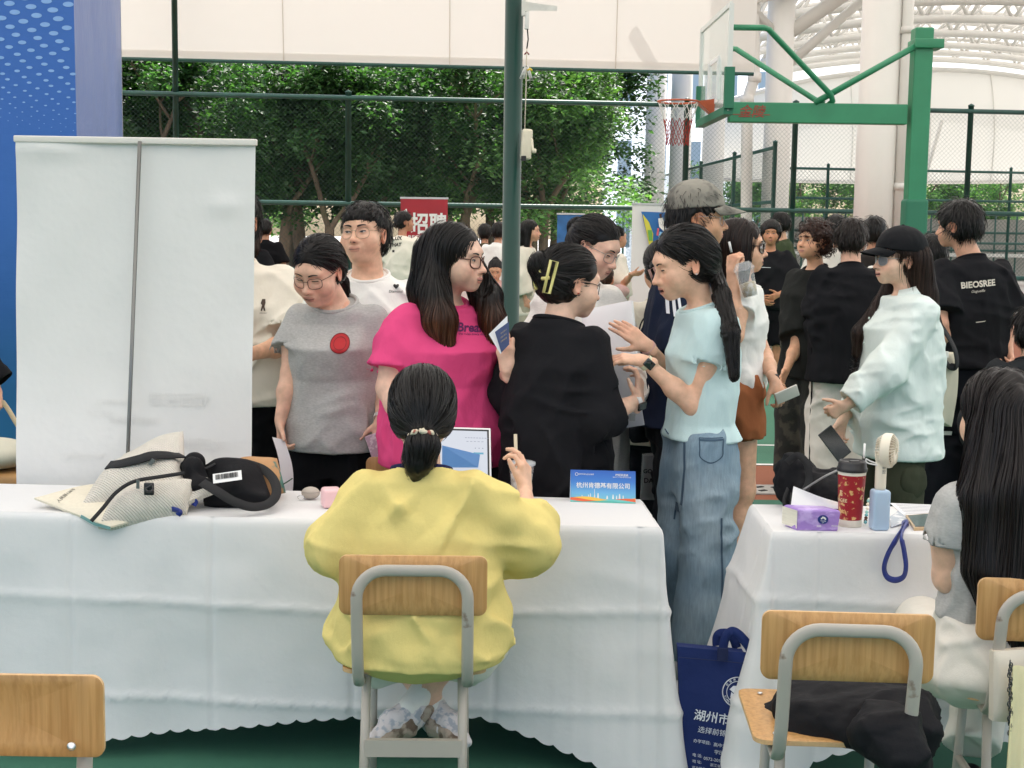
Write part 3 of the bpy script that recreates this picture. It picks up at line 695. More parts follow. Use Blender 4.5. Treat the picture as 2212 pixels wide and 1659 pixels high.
            comb = lambda p: np.stack([np.sin(p[:, 1] * 150 + p[:, 2] * 90), np.sin(p[:, 2] * 170 + p[:, 0] * 60), np.cos(p[:, 0] * 160)], 1); L = .07; grow = .7; lift = .012; steps = 7; disp = wrinkle(.009, (55, 55, 55), seed)
        elif style in ('pony', 'bun'):
            Tp = A3(kw['tie']); tail = [A3(q) for q in kw.get('tail', [])]; t = kw.get('t', .010)
            Pm = sk(t) + [ell((0, .045, -.015), (.066 + t, .06 + t, .07), k=.02), FACECUT(kw.get('fcw', .073), kw.get('top', .066), .078)] + earcut() + [cap((0, .08, -.0), Tp, .05, .022, k=.03)]
            Pm += [halfspace((0, .06, kw.get('nape', -.09)), (0, .5, -1))]
            tt = [Tp] + tail; rs = kw.get('tr', [.022, .03, .026, .012])
            if tail: Pm += [cap(a, b, rs[min(i, len(rs) - 1)], rs[min(i + 1, len(rs) - 1)], k=.012) for i, (a, b) in enumerate(zip(tt[:-1], tt[1:]))]
            if style == 'bun': Pm += [ell(Tp + A3(kw.get('boff', (0, .02, .01))), kw.get('br', (.04, .035, .04)), k=.012)]
            comb = combto(Tp, tt if tail else None); L = lambda p: np.where(np.linalg.norm(p - Tp, axis=1) < .05, .12, .13); lift = .0055; steps = 8; disp = wrinkle(.0035, (70, 30, 70), seed); jit = .18; d0_ = disp; disp = lambda p: d0_(p) * np.clip((p[:, 1] + .055) / .05, 0, 1); mask = lambda p, n: ~(((n[:, 1] < -.5) & (p[:, 2] < .072)) | (n[:, 2] < -.45))
        elif style == 'long':
            t = kw.get('t', .014); Pm = sk(t)
            for ch in kw['chains']:
                pts = [toh(q) for q in ch[0]]; rs = ch[1]
                Pm += [cap(a, b, rs[i], rs[i + 1], k=.025, sq=ch[2] if len(ch) > 2 else None) for i, (a, b) in enumerate(zip(pts[:-1], pts[1:]))]
            Pm += [FACECUT(kw.get('fcw', .07), kw.get('top', .066), kw.get('fcd', .082))] + (earcut(kw['ears']) if kw.get('ears') else [])
            dn = inv @ np.array([0, 0, -1.0]); pz = kw.get('part', 0)
            def comb(p):
                d = comb_long(pz)(p); low = np.clip((.03 - p[:, 2]) / .08, 0, 1)[:, None]; return d * (1 - low) + dn * low
            L = kw.get('L', .26); steps = 12; lift = .007; disp = wrinkle(.005, (50, 50, 5), seed); jit = .07
            if tip: tip = (tip[0], toh((0, 0, tip[1]))[2], tip[2])
        return hair_build(name, Pm, h, kw.get('comb') or comb, s.root, N, L, steps, wd, lift, base, tip, disp, mask, seed, grow, T, kw.get('jit', jit)), Pm
    def cap_hat(s, m, mb_, t=.022, back=True):
        tilt = R(6)
        Pm = [ell((0, .014, .05), (.079 + t, .1 + t, .082 + t), k=.01), ('&', lambda p: .038 + (p[..., 1]) * -.12 - p[..., 2], np.full(3, -9.), np.full(3, 9.), .003)]
        if back: Pm += [ell((0, .13, .045), (.034, .04, .032), k=.006, op='-')]
        V, Q = mesh_sdf(Pm, s.vh * 1.3, wrinkle(.0015, (30, 30, 20), 2)); o = link('cap', raw_mesh('cap', s.hpt(V), [Q], m, True), s.root)
        G = []
        for v in np.linspace(0, 1, 7):
            row = []
            for u in np.linspace(-1, 1, 15):
                x = u * .082 * (1 - .22 * v ** 2); y = -.075 * math.sqrt(max(0, 1 - (u * .92) ** 2)) - .03 - v * .085 * math.sqrt(max(0, 1 - u * u * .9)); z = .05 - .018 * u * u - v * .022 + .006
                row.append([x, y, z])
            G.append(row)
        G = np.array(G); b = MB().grid(s.hpt(G)).grid(s.hpt(G - [0, 0, .005])[::-1]); rim = np.concatenate([G[:, 0], G[-1], G[::-1, -1]]); b.tube(s.hpt(rim - [0, 0, .0025]), .0035, 6)
        b.build('brim', mb_, o, True)
        bt = MB().lathe([(.0, .0), (.008, .0), (.006, .005), (0, .006)], 10); bt.V = [s.hpt(bt.V[0] + [0, .014, .05 + .082 + t - .001])]; bt.build('button', mb_, o, True)
        ey = MB()
        for sx in (-1, 1):
            for yy in (-.045, .065): 
                c = np.array([sx * .055, yy, .118]); ey.add(s.hpt(c + np.array([[.004 * math.cos(a), .004 * math.sin(a), 0] for a in np.linspace(0, 6.28, 9)[:8]])), (), [[0, i, i + 1] for i in range(1, 7)])
        return o
# ---------------------------------------------------------------- the setting: ground, court, canopy, fences, trees
def sheet(name, x0, x1, y0, y1, z, m, nx=1, ny=1):
    X, Y = np.meshgrid(np.linspace(x0, x1, nx + 1), np.linspace(y0, y1, ny + 1), indexing='ij')
    o = MB().grid(np.stack([X, Y, np.full_like(X, z)], -1)).build(name, m); o['kind'] = 'structure'; return o
ac = lambda n, c, v=.10: mat(n, c, .75, spec=.3, noise=(1.3, v), mix=((c[0] * .72, c[1] * .72, c[2] * .72), .55, .5, .8), bump=[(260, .0012), (30, .001)])
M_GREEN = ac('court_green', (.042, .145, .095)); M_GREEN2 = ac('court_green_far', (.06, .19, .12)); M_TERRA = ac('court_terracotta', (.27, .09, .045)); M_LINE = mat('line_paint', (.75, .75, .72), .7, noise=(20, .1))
M_PAVE = mat('pale_paving', (.55, .54, .5), .85, noise=(.8, .15), mix=((.42, .4, .35), 2.0, .5, .7))
sheet('ground', -150, 150, -20, 300, -.02, M_PAVE)
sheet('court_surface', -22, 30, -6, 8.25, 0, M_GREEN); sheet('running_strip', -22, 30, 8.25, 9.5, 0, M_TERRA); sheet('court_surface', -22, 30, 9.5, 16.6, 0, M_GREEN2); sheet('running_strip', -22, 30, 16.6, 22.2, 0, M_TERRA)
for a, b in ((9.5, 9.56), (10.4, 10.45), (16.55, 16.62)): sheet('court_line', -22, 30, a, b, .004, M_LINE)
sheet('court_line', -3.2, -3.15, 10.45, 16.55, .004, M_LINE)
g = thing('drain_grate', 'grey slotted drain cover set in the brick-red strip', 'drain cover', (0, 8.56, 0))
b = MB(); b.box((0, 0, .006), (18, .30, .008)); b.build('plate', mat('grate_stone', (.4, .38, .35), .8, noise=(30, .2)), g)
b = MB()
for i in range(120):
    for yy in (-.06, .06): b.box((-6 + i * .1, yy, .0115), (.055, .03, .004), rz=.6)
o = b.build('slots', mat('grate_slot', (.02, .02, .02), .9), g); o['kind'] = 'stuff'

# canopy
M_MEMB = membrane('membrane_roof', (.84, .80, .74), .5); M_MEMB2 = membrane('membrane_side', (.78, .765, .725), .12)
r = sheet('canopy_roof', -20, 22, -9, 22.9, 7.2, M_MEMB); r['kind'] = None; del r['kind']; tag(r, 'flat cream membrane roof over the near court, above the crowd', 'canopy roof')
eave = lambda px, py, d: P(px, py, d)
cn = thing('canopy_side', 'cream membrane valance sloping down in front of the trees', 'canopy')
G = []
for u in np.linspace(0, 1, 40):
    px = -700 + u * (1628 + 700); lo = P(px, 118 + .0245 * (px - 265) + 6, 22.6); hi = lo + [0, -.3, 2.9]; row = []
    for v in np.linspace(0, 1, 14): p = lo * (1 - v) + hi * v; row.append(p + [0, 0, -.10 * math.sin(math.pi * v)])
    G.append(row)
G = np.array(G); MB().grid(G).build('membrane', M_MEMB2, cn, True)
MB().grid(np.stack([G[:, 0] + [0, -.004, 0], G[:, 0] * .985 + G[:, 1] * .015 + [0, -.006, .14]], 1)).build('hem_band', membrane('membrane_hem', (.81, .79, .75), .2), cn)
MB().tube(G[:, 0] + [0, 0, -.02], .03, 8).build('edge_cable', mat('fence_paint_dark', (.012, .07, .055), .5, noise=(3, .2)), cn, True)
for px in (140, 640, 1012, 1330):
    i = int((px + 700) / 2328 * 39); MB().tube(G[i, :, :] + [0, -.012, -.006], .008, 4).build('seam', mat('seam', (.62, .58, .52), .8), cn)

# barrel roof with trusses on the right
M_STEEL = mat('white_steel', (.66, .64, .60), .45, noise=(1.5, .06)); M_CONC = mat('white_column_paint', (.72, .70, .66), .6, noise=(.9, .05), bump=(40, .001))
def arch(d, off=0, n=34):
    t = np.linspace(-.44, 1, n); xc = 9.2 + (d - 26) * .22; zc = 6.35 + (d - 26) * .06 + off
    return np.stack([xc + t * 12, np.full(n, d), zc - 2.9 * t ** 2], 1)
k = 0
for d in (25, 29, 33, 37, 41, 44, 47):
    tr = thing('roof_truss', ['nearest', 'second nearest', 'third nearest', 'middle', 'third farthest', 'second farthest', 'farthest'][k] + ' white tubular arch truss under the membrane roof on the right', 'roof truss', group='arch trusses under the membrane roof'); k += 1
    lo, hi = arch(d), arch(d, .95); MB().tube(lo, .10, 8).build('bottom_chord', M_STEEL, tr, True); MB().tube(hi, .085, 8).build('top_chord', M_STEEL, tr, True)
    wb = MB(); lo2 = arch(d + .9, .5); wb.tube(lo2, .06, 6)
    for i in range(0, 32, 2): wb.tube([lo[i], hi[i + 1]], .045, 6); wb.tube([hi[i + 1], lo[i + 2]], .045, 6); wb.tube([hi[i + 1], lo2[i]], .035, 5); wb.tube([lo[i], lo2[i + 1]], .035, 5)
    wb.build('web', M_STEEL, tr, True)
G = np.array([arch(d, 1.15) for d in np.linspace(23, 49, 12)])
o = MB().grid(G).build('barrel_roof', membrane('membrane_barrel', (.84, .82, .77), .36), None, True); tag(o, 'cream membrane skin of the arched roof above the trusses', 'canopy roof')
pl = MB()
for i in (6, 10, 14, 18, 22, 26): pl.tube([arch(25, .5)[i], arch(46, .5)[i]], .05, 6)
o = pl.build('roof_purlin', M_STEEL, None, True); tag(o, 'long white tubes tying the arch trusses together lengthwise', 'roof purlins')
def column(px, d, wpx, label, pipe=False):
    c = P(px, 600, d); r_ = wpx * d / F / 2; t = thing('column', label, 'column', (c[0], d, 0), group='white canopy columns')
    MB().lathe([(r_ * 1.0, 0), (r_, 3.2), (r_ * .985, 3.21), (r_ * .985, 8.6)], 28).build('shaft', M_CONC, t, True); return t
ca = column(1882, 20.4, 86, 'thick white round column standing in front of the fence behind the back-turned men')
cb = column(1668, 25.5, 58, 'white round column behind the basketball backboard, with a drainpipe')
br = MB(); q = P(1668, 600, 25.5); br.tube([[q[0], 25.5, 5.2], [q[0] + 4.5, 25.5, 8.4]], .13, 10); br.tube([[q[0], 25.5, 4.6], [q[0] + 3.2, 26.5, 7.4]], .09, 10); br.tube([[q[0], 25.5, 5.2], [q[0] - 2.6, 24, 7.2]], .09, 8)
br.build('brace', M_STEEL, cb, True); cb.children[0].location = (0, 0, 0)
for o in cb.children:
    if o.name.startswith('brace'): o.location = -cb.location
for i, (px, d, w_) in enumerate(((1408, 36, 44), (1462, 33, 46), (1532, 36, 48))): column(px, d, w_, ['slim far white column left of the hoop net', 'far white column directly behind the hoop net', 'far white column behind the backboard, right of the net'][i])
dp = thing('drainpipe', 'white drainpipe with an offset bend beside the column behind the backboard', 'drainpipe')
p0 = P(1628, 20, 25.2); p1 = P(1630, 168, 25.2); p2 = P(1614, 215, 25.2); p3 = P(1611, 640, 25.2)
MB().tube([p0 + [0, 0, 2], p0, p1, p2, p3], .105, 10).build('pipe', M_STEEL, dp, True)
[MB().tube([a - [0, 0, .08], a + [0, 0, .08]], .125, 10).build('coupling', M_STEEL, dp, True) for a in (p1, p2, p0)]
dp = thing('drainpipe', 'tall cream drainpipe between the thick white column and the green hoop post', 'drainpipe')
c0 = P(1936, 600, 20.2); MB().tube([[c0[0], 20.2, 0], [c0[0], 20.2, 8]], .085, 10).build('pipe', M_STEEL, dp, True)
[MB().tube([[c0[0], 20.2, z - .05], [c0[0], 20.2, z + .05]], .1, 10).build('coupling', M_STEEL, dp, True) for z in (2.35, 4.6)]

# fences
M_FENCE = mat('fence_paint', (.015, .075, .06), .45, noise=(4, .25), spec=.5); M_WIRE = mat('fence_wire', (.02, .06, .05), .5)
def fence(label, a, b, z0, z1, rails, posts, cell=.075, wire=.0032, pr=.035, tall=None, group='chain-link court fences'):
    """a, b: (x, y) ends"""
    a, b = np.array([*a, 0.]), np.array([*b, 0.]); L = np.linalg.norm(b - a); u = (b - a) / L; fn = thing('chain_link_fence', label, 'fence', a, group=group)
    W = lambda s, z: u * s + [0, 0, z]
    mb = MB(); H = z1 - z0; n = int((L + H) / cell)
    for i in range(n):
        s = -H + i * cell
        for sg in (0, 1):
            t0, t1 = max(0, -s), min(H, L - s)
            if t1 <= t0: continue
            p, q = (W(s + t0, z0 + t0), W(s + t1, z0 + t1)) if sg == 0 else (W(s + t0, z1 - t0), W(s + t1, z1 - t1)); mb.tube([p, q], wire / 2, 3)
    mb.build('wire_mesh', M_WIRE, fn)
    for z in rails: MB().tube([W(0, z) + [0, -.02, 0], W(L, z) + [0, -.02, 0]], pr * .95, 8).build('rail', M_FENCE, fn, True)
    for s in posts:
        h = z1 + .08 if not (tall and s in tall) else 7.0
        MB().lathe([(pr * 1.15, 0), (pr * 1.15, h), (pr * 1.3, h), (pr * 1.3, h + .02), (0.001, h + .05)], 10, W(s, 0)).build('post', M_FENCE, fn, True)
    return fn
fa = P(-400, 500, 21.6)[:2]; fb = P(2500, 500, 23.4)[:2]; FL = np.linalg.norm(fb - fa)
def onf(px):   # arc length along the fence where it is seen at photo column px
    k = (px - CX) / F; d = fb - fa; t = (k * fa[1] - fa[0]) / (d[0] - k * d[1]); return t * FL
fence('long dark green chain-link fence in front of the trees, across the whole picture', fa, fb, .9, 3.72, (3.72, 2.03, .95), [onf(p) for p in (-250, 90, 383, 750, 1107, 1470, 1701, 2073, 2440)], tall=[onf(383)], pr=.042)
wl = MB(); ang = math.atan2(fb[1] - fa[1], fb[0] - fa[0]); c = (fa + fb) / 2; wl.box((c[0], c[1], .42), (FL, .2, .84), rz=ang); wl.box((c[0], c[1], .865), (FL, .26, .05), rz=ang)
tag(wl.build('low_wall', mat('white_wall', (.62, .62, .6), .8, noise=(2, .1), bump=(30, .002))), 'low white plastered wall under the long chain-link fence', 'wall')
f2a = P(1690, 500, 30.5)[:2]; f2b = P(2420, 500, 31.5)[:2]; L2 = np.linalg.norm(f2b - f2a)
fence('second dark green chain-link fence farther back on the right, before the stand', f2a, f2b, .1, 3.1, (3.1, 2.45, 1.5), [L2 * t for t in (.0, .125, .4, .66, .98)], cell=.09, wire=.005, pr=.03)
fence('chain-link fence running away behind the basketball hoop', P(1668, 500, 24.2)[:2], P(1352, 500, 44)[:2], .1, 3.15, (3.15, 2.2), [0, 3.4, 7, 11, 15.5, 20.5], cell=.09, wire=.005, pr=.035)
# stand and side membrane beyond
st = thing('spectator_stand', 'grey concrete stand wall with a rail beyond the right-hand fences', 'stand', (0, 0, 0))
a, b = P(1690, 500, 35), P(2500, 500, 36); MB().box(((a[0] + b[0]) / 2, 35.6, 1.05), (b[0] - a[0], .4, 2.1)).build('wall', mat('stand_concrete', (.36, .34, .31), .9, noise=(1.2, .18), bump=(20, .004)), st)
rl = MB(); [rl.tube([[a[0], 35.2, z], [b[0], 35.2, z]], .03, 6) for z in (2.25, 1.75, 1.3)]; [rl.tube([[x, 35.2, .2], [x, 35.2, 2.25]], .025, 6) for x in np.arange(a[0], b[0], .55)]; rl.build('railing', M_FENCE, st, True); MB().box(((a[0] + b[0]) / 2, 35.1, 1.18), (b[0] - a[0], .02, .09)).build('white_rail', M_STEEL, st)
sw_ = thing('canopy_side', 'broad cream membrane wall of the far hall on the right, below the trusses', 'canopy')
G = []
for u in np.linspace(0, 1, 30):
    px = 1560 + u * 800; lo = P(px, 388 + 6 * math.sin(u * 3), 47); hi = P(px, 150 + 60 * (u - .55) ** 2 * 4, 47.5); G.append([lo * (1 - v) + hi * v + [0, -.4 * math.sin(math.pi * v), 0] for v in np.linspace(0, 1, 8)])
G = np.array(G); MB().grid(G).build('membrane', M_MEMB2, sw_, True)
sm = MB(); [sm.tube(G[i] + [0, -.03, 0], .02, 4) for i in (5, 10, 16, 21, 26)]; sm.tube(G[:, -1], .09, 8); sm.tube(G[:, 0], .06, 8); sm.build('seam', M_STEEL, sw_)
lp = MB(); lp.tube([P(2035, 260, 44), P(1985, 430, 44)], .06, 6); tag(lp.build('stay_pole', M_STEEL, None, True), 'thin slanting white stay in front of the far membrane wall', 'pole')
bd = thing('building', 'pale blue-white building seen in glare behind the hoop net', 'building')
q0, q1 = P(1300, 500, 60), P(1660, 500, 60); X, Z = np.meshgrid(np.linspace(q0[0], q1[0], 30), np.linspace(0, 12, 12), indexing='ij'); MB().grid(np.stack([X, 60 + .12 * np.sin(X * 6), Z], -1)).build('wall', membrane('glare_wall', (.80, .87, .96), .55), bd, True)  # glare put into the material: translucent blue-white wall, sun shining through from behind
for i in range(5):
    for j in range(3): MB().box((q0[0] + .9 + i * 1.5, 59.8, 1.8 + j * 3), (.6, .05, 1.6)).build('window', mat('glare_window', (.4, .5, .6), .2), bd)

# trees
def leafmat():
    m = bpy.data.materials.new('leaves'); m.use_nodes = True; n = m.node_tree.nodes; L = m.node_tree.links; b = n['Principled BSDF']; o = n['Material Output']
    a = n.new('ShaderNodeAttribute'); a.attribute_name = 'Col'; L.new(a.outputs['Color'], b.inputs['Base Color']); b.inputs['Roughness'].default_value = .5; b.inputs['Specular IOR Level'].default_value = .4
    t = n.new('ShaderNodeBsdfTranslucent'); h = n.new('ShaderNodeMix'); h.data_type = 'RGBA'; h.blend_type = 'MULTIPLY'; h.inputs[0].default_value = 1; h.inputs[7].default_value = (1.7, 2.3, .7, 1); L.new(a.outputs['Color'], h.inputs[6]); L.new(h.outputs[2], t.inputs[0])
    x = n.new('ShaderNodeMixShader'); x.inputs[0].default_value = .40; L.new(b.outputs[0], x.inputs[1]); L.new(t.outputs[0], x.inputs[2]); L.new(x.outputs[0], o.inputs[0]); return m
M_LEAF = leafmat(); M_BARK = mat('bark', (.17, .12, .085), .95, noise=(7, .4, (1, 1, .25)), bump=[(14, .03, (1, 1, .2)), (60, .008, (1, 1, .3))], mix=((.09, .11, .04), 1.5, .5, .75))
def tree_meshes(seed, H=7.5, cr=2.0, low=2.3, lobes=46, per=230, leaf=.11, lean=0, fork=True, tr=.16, br=1.0):
    g = np.random.default_rng(seed); tk = MB(); tips = []
    def limb(p, d, L, r, lv):
        pts = [p]; n = 6
        for i in range(n): d = unit(d + g.normal(0, .12, 3) + [0, 0, .05]); p = p + d * L / n; pts.append(p)
        tk.tube(pts, np.linspace(r, r * .5, n + 1) * g.uniform(.9, 1.1, n + 1), 9 if lv == 0 else 6)
        if lv < 2:
            for j in range(4 if lv == 0 else 3):
                q = pts[g.integers(2 if lv else 3, n + 1)]; a = g.uniform(0, 6.28); limb(q, unit(d * .7 + np.array([math.cos(a), math.sin(a), .1]) * .8), L * g.uniform(.45, .7), r * .45, lv + 1)
        else: tips.append(pts[-1]); tips.append(pts[3])
    d0 = unit([lean, 0, 1])
    if fork:
        p = np.zeros(3); tk.tube([p, p + d0 * .2, p + d0 * 1.2, p + d0 * 2.0], [tr * 1.35, tr * 1.05, tr * .95, tr * .9], 12)
        for s in (-1, 1): limb(p + d0 * 1.9, unit(d0 + np.array([s * .25, g.normal(0, .2), 0])), H * .40, tr * .62, 0)
    else: tk.tube([[0, 0, 0], [0, 0, .25]], [tr * 1.4, tr], 12); limb(np.array([0, 0, .2]), d0, H * .62, tr, 0)
    V = np.concatenate(tk.V); trunk = raw_mesh('trunk', V, [np.concatenate(f) for f in (tk.F4, tk.F3) if f], M_BARK, True)
    cen = [t for t in tips if low < t[2] < H - .7]
    while len(cen) < lobes: a, rr, z = g.uniform(0, 6.28), cr * math.sqrt(g.uniform(.05, 1)), g.uniform(low, H - .7); rr *= 1 - .5 * ((z - low) / (H - low)) ** 2; cen.append(np.array([rr * math.cos(a), rr * math.sin(a), z]))
    cen = np.array(cen[:lobes]); N = lobes * per; ci = np.repeat(np.arange(lobes), per); rad = g.uniform(.35, .75, lobes)[ci]
    v = g.normal(0, 1, (N, 3)); v /= np.linalg.norm(v, axis=1)[:, None]; c = cen[ci] + v * (rad * g.uniform(.15, 1, N) ** .6)[:, None] * [1, 1, .75]
    az = g.uniform(0, 6.28, N); dn = g.uniform(-.9, .3, N); ax = np.stack([np.cos(az), np.sin(az), dn], 1); ax /= np.linalg.norm(ax, axis=1)[:, None]
    sd = np.cross(ax, g.normal(0, .5, (N, 3)) + [0, 0, 1]); sd /= np.linalg.norm(sd, axis=1)[:, None] + 1e-9; l = leaf * g.uniform(.6, 1.3, N)[:, None]; up = np.cross(sd, ax)
    q = np.stack([c, c + ax * l * .5 + sd * l * .24 + up * l * .05, c + ax * l, c + ax * l * .5 - sd * l * .24 + up * l * .05], 1).reshape(-1, 3)
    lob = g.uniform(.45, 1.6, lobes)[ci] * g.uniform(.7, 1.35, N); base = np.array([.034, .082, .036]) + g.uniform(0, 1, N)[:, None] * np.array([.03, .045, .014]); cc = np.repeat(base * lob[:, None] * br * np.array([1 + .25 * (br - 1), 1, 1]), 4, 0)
    crown = raw_mesh('crown', q, [np.arange(N * 4).reshape(-1, 4)], M_LEAF, False, cc)
    return trunk, crown
KIND = [tree_meshes(3, 6.2, 2.3, 1.9, 70, 230, .15, tr=.12, br=.82), tree_meshes(11, 6.0, 2.0, 2.2, 62, 230, .15, fork=False, tr=.15, br=.8), tree_meshes(21, 6.4, 2.4, 2.3, 70, 230, .15, tr=.11, lean=.12, br=.85), tree_meshes(31, 5.5, 2.4, 1.4, 54, 230, leaf=.16, fork=False, tr=.11, br=1.5), tree_meshes(41, 6.2, 2.2, 2.0, 66, 230, .15, fork=True, tr=.12, br=1.5)]  # low br colours foliage as shaded, high br as sunlit
def tree(kind, px, d, rz, s, label, group):
    o = P(px, 600, d); t = thing('tree', label, 'tree', (o[0], d, 0), rz, group); t.scale = (s, s, s)
    a = link('trunk', KIND[kind][0], t); b = link('crown', KIND[kind][1], t)
    return t
spots = [(300, 27.4, 0, 0.98), (470, 29.7, 1, 1.029), (600, 26.8, 1, 0.902), (660, 27.599999999999998, 1, 0.98), (712, 26.4, 0, 0.833), (815, 28.4, 0, 0.931), (905, 30.5, 2, 0.98), (985, 27.2, 1, 0.931), (1180, 28.0, 0, 0.931), (1235, 27.0, 2, 0.882), (200, 32, 2, 1.029), (400, 33, 1, 1.078), (545, 33.5, 2, 1.078), (760, 33, 1, 1.078), (870, 35, 0, 1.127), (1060, 32, 2, 1.029), (1190, 34, 0, 1.078), (640, 38, 2, 1.176), (480, 39, 0, 1.176), (980, 40, 1, 1.225), (1120, 39, 2, 1.176), (300, 40, 1, 1.274), (760, 42, 3, 1.372), (120, 30, 0, 1.078), (20, 28.2, 1, 0.98), (1285, 29.0, 1, 0.88), (1255, 33, 2, 1.0)]
spots = [(px if px < 1120 else 1110 + (px - 1110) * .5, d, 4 if px > 1100 and d < 32 else kd, s) for px, d, kd, s in spots]  # right-hand front trees take the kind coloured as sunlit
words_ = ['dark broadleaf tree', 'straight-trunked tree', 'leaning forked tree', 'low bushy tree', 'tree coloured sunlit green']
for i, (px, d, kd, s) in enumerate(spots):
    side = 'close behind the fence' if d < 30 else 'in the second row' if d < 36 else 'deep in the wood'
    where = 'far left' if px < 420 else 'above the blank banner' if px < 620 else 'left of the red poster' if px < 850 else 'above the red poster' if px < 1060 else 'behind the green pole' if px < 1200 else 'at the wood\'s right end'
    tree(kd, px, d, i * 2.4, s, f'{words_[kd]} {side}, {where}'.replace('straight-trunked', 'straight').replace('second row behind the fence', 'second row of the wood'), 'trees of the wood behind the fence')
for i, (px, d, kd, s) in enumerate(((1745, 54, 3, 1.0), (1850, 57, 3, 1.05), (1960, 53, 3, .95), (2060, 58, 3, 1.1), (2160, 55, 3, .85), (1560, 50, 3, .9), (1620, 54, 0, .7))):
    tree(kd, px, d, i * 1.9, s, ['bright bushy tree far behind the curly-haired man', 'sunlit tree far behind the thick column', 'sunlit tree far behind the green hoop post', 'sunlit tree behind the man in the lettered shirt', 'small sunlit tree at the far right edge', 'sunlit tree far behind the backboard', 'slim sunlit tree behind the column with the drainpipe'][i], 'sunlit trees beyond the stand')

# tall green pole with the loudspeaker cable, and the hoop
pole = thing('lamp_pole', 'tall dark green steel pole in the middle, with a cable box', 'pole', (P(1103, 600, 7.2)[0], 7.2, 0))
M_POLE = mat('pole_paint', (.006, .048, .037), .32, spec=.35, noise=(5, .2, (1, 1, .1)), bump=(30, .0006, (1, 1, .05)))
rp = 19.5 * 7.2 / F; MB().lathe([(rp * 1.6, 0), (rp * 1.6, .02), (rp, .03), (rp, 4.6)], 24).build('shaft', M_POLE, pole, True)
L = lambda px, py, dd=7.12: P(px, py, dd) - np.array([pole.location.x, 7.2, 0])
b = MB(); b.add(*[np.array([L(1128, 2), L(1145, 5), L(1204, 13), L(1203, 24), L(1145, 23), L(1130, 30)] + [L(1128, 2, 7.16), L(1145, 5, 7.16), L(1204, 13, 7.16), L(1203, 24, 7.16), L(1145, 23, 7.16), L(1130, 30, 7.16)])], [[0, 1, 4, 5], [1, 2, 3, 4], [11, 10, 7, 6], [10, 9, 8, 7], [0, 6, 7, 1], [1, 7, 8, 2], [2, 8, 9, 3], [3, 9, 10, 4], [4, 10, 11, 5], [5, 11, 6, 0]]); b.box(L(1131, 15), (.02, .03, .09)); b.build('bracket', mat('bracket_white', (.7, .68, .62), .5, noise=(20, .1)), pole)
MB().tube([L(1135, 25), L(1139, 35), L(1139, 60), L(1141, 85), L(1138, 105)], .0035, 6).build('cable', mat('black_rubber', (.015, .015, .015), .6), pole, True)
MB().tube([L(1138, 105), L(1137, 140), L(1136, 200), L(1133, 290)], .003, 6).build('cord', mat('cord_cream', (.65, .58, .45), .7), pole, True)
b = MB(); b.box(L(1138, 45), (.022, .02, .085), bev=.003); b.build('connector', mat('plug_white', (.75, .73, .68), .5), pole, True)
b = MB(); [b.tube([L(1137, 142), L(x0, 150), L(x1, 170)], .005, 6) for x0, x1 in ((1132, 1124), (1135, 1131), (1140, 1145), (1143, 1148))]; b.build('cable_ends', MATS['plug_white'], pole, True)
b = MB(); b.tube([L(1139, 152), L(1145, 149), L(1149, 153)], .007, 6); b.build('yellow_tag', mat('yellow_plastic', (.75, .5, .03), .5), pole, True)
b = MB(); b.tube([L(1133, 118), L(1138, 112), L(1143, 118)], .004, 6); b.build('red_tie', mat('red_wire', (.25, .03, .03), .5), pole, True)
b = MB(); b.box(L(1137, 312, 7.14), (.055, .06, .155), bev=.012, rot=rotm(.1, 0, .05)); b.build('cable_box', mat('old_white_plastic', (.72, .66, .5), .45, noise=(25, .06)), pole, True)
b = MB(); b.tube([L(1148, 300), L(1150, 325), L(1155, 326)], .008, 8); b.lathe([(.006, -.012), (.011, -.008), (.011, .008), (.006, .012)], 12, L(1154, 326)); b.build('knob', MATS['old_white_plastic'], pole, True)
b = MB(); b.box(L(1131, 342, 7.10), (.026, .012, .025)); b.build('socket', MATS['black_rubber'], pole)

# basketball hoop
HD = 15.3; hx = P(1968, 600, HD)[0]; hoop = thing('basketball_hoop', 'green basketball hoop with a glass backboard and orange ring', 'basketball hoop', (hx, HD, 0))
M_HG = mat('hoop_green', (.035, .24, .12), .42, noise=(3, .12), spec=.5); M_HG2 = mat('hoop_padding', (.02, .16, .09), .6, bump=(60, .001)); Lh = lambda px, py, dd=HD: P(px, py, dd) - np.array([hx, HD, 0])
MB().box((0, 0, 1.95), (.205, .205, 3.9), bev=.02).build('post', M_HG, hoop)
MB().box((0, 0, 1.02), (.25, .25, 2.04), bev=.035).build('post_padding', M_HG2, hoop, True)
b = MB(); a0, a1 = Lh(1952, 248), Lh(1578, 243); dv = a1 - a0; b.box((a0 + a1) / 2, (abs(dv[0]) + .05, .14, .22), bev=.012); b.build('boom', M_HG, hoop)
tw = MB(); writing(tw, '金陵', Lh(1625, 240, HD - .075), [1, 0, 0], [0, 0, 1], width=.30, bold=.01, shear=.25); tw.box(Lh(1622, 247.5, HD - .075), (.42, .002, .008)); tw.build('lettering', mat('red_lettering', (.35, .06, .04), .6), hoop)
b = MB(); p = Lh(2000, 97); b.box(p, (.32, .3, .10), bev=.01); b.tube([Lh(1985, 96, HD - .1), Lh(1760, 222, HD - .06)], .035, 8); b.tube([Lh(1985, 96, HD + .12), Lh(1760, 222, HD + .06)], .035, 8); b.build('tie_bar', M_HG, hoop, True)
b = MB(); bn = lambda a: [Lh(*q) for q in a]
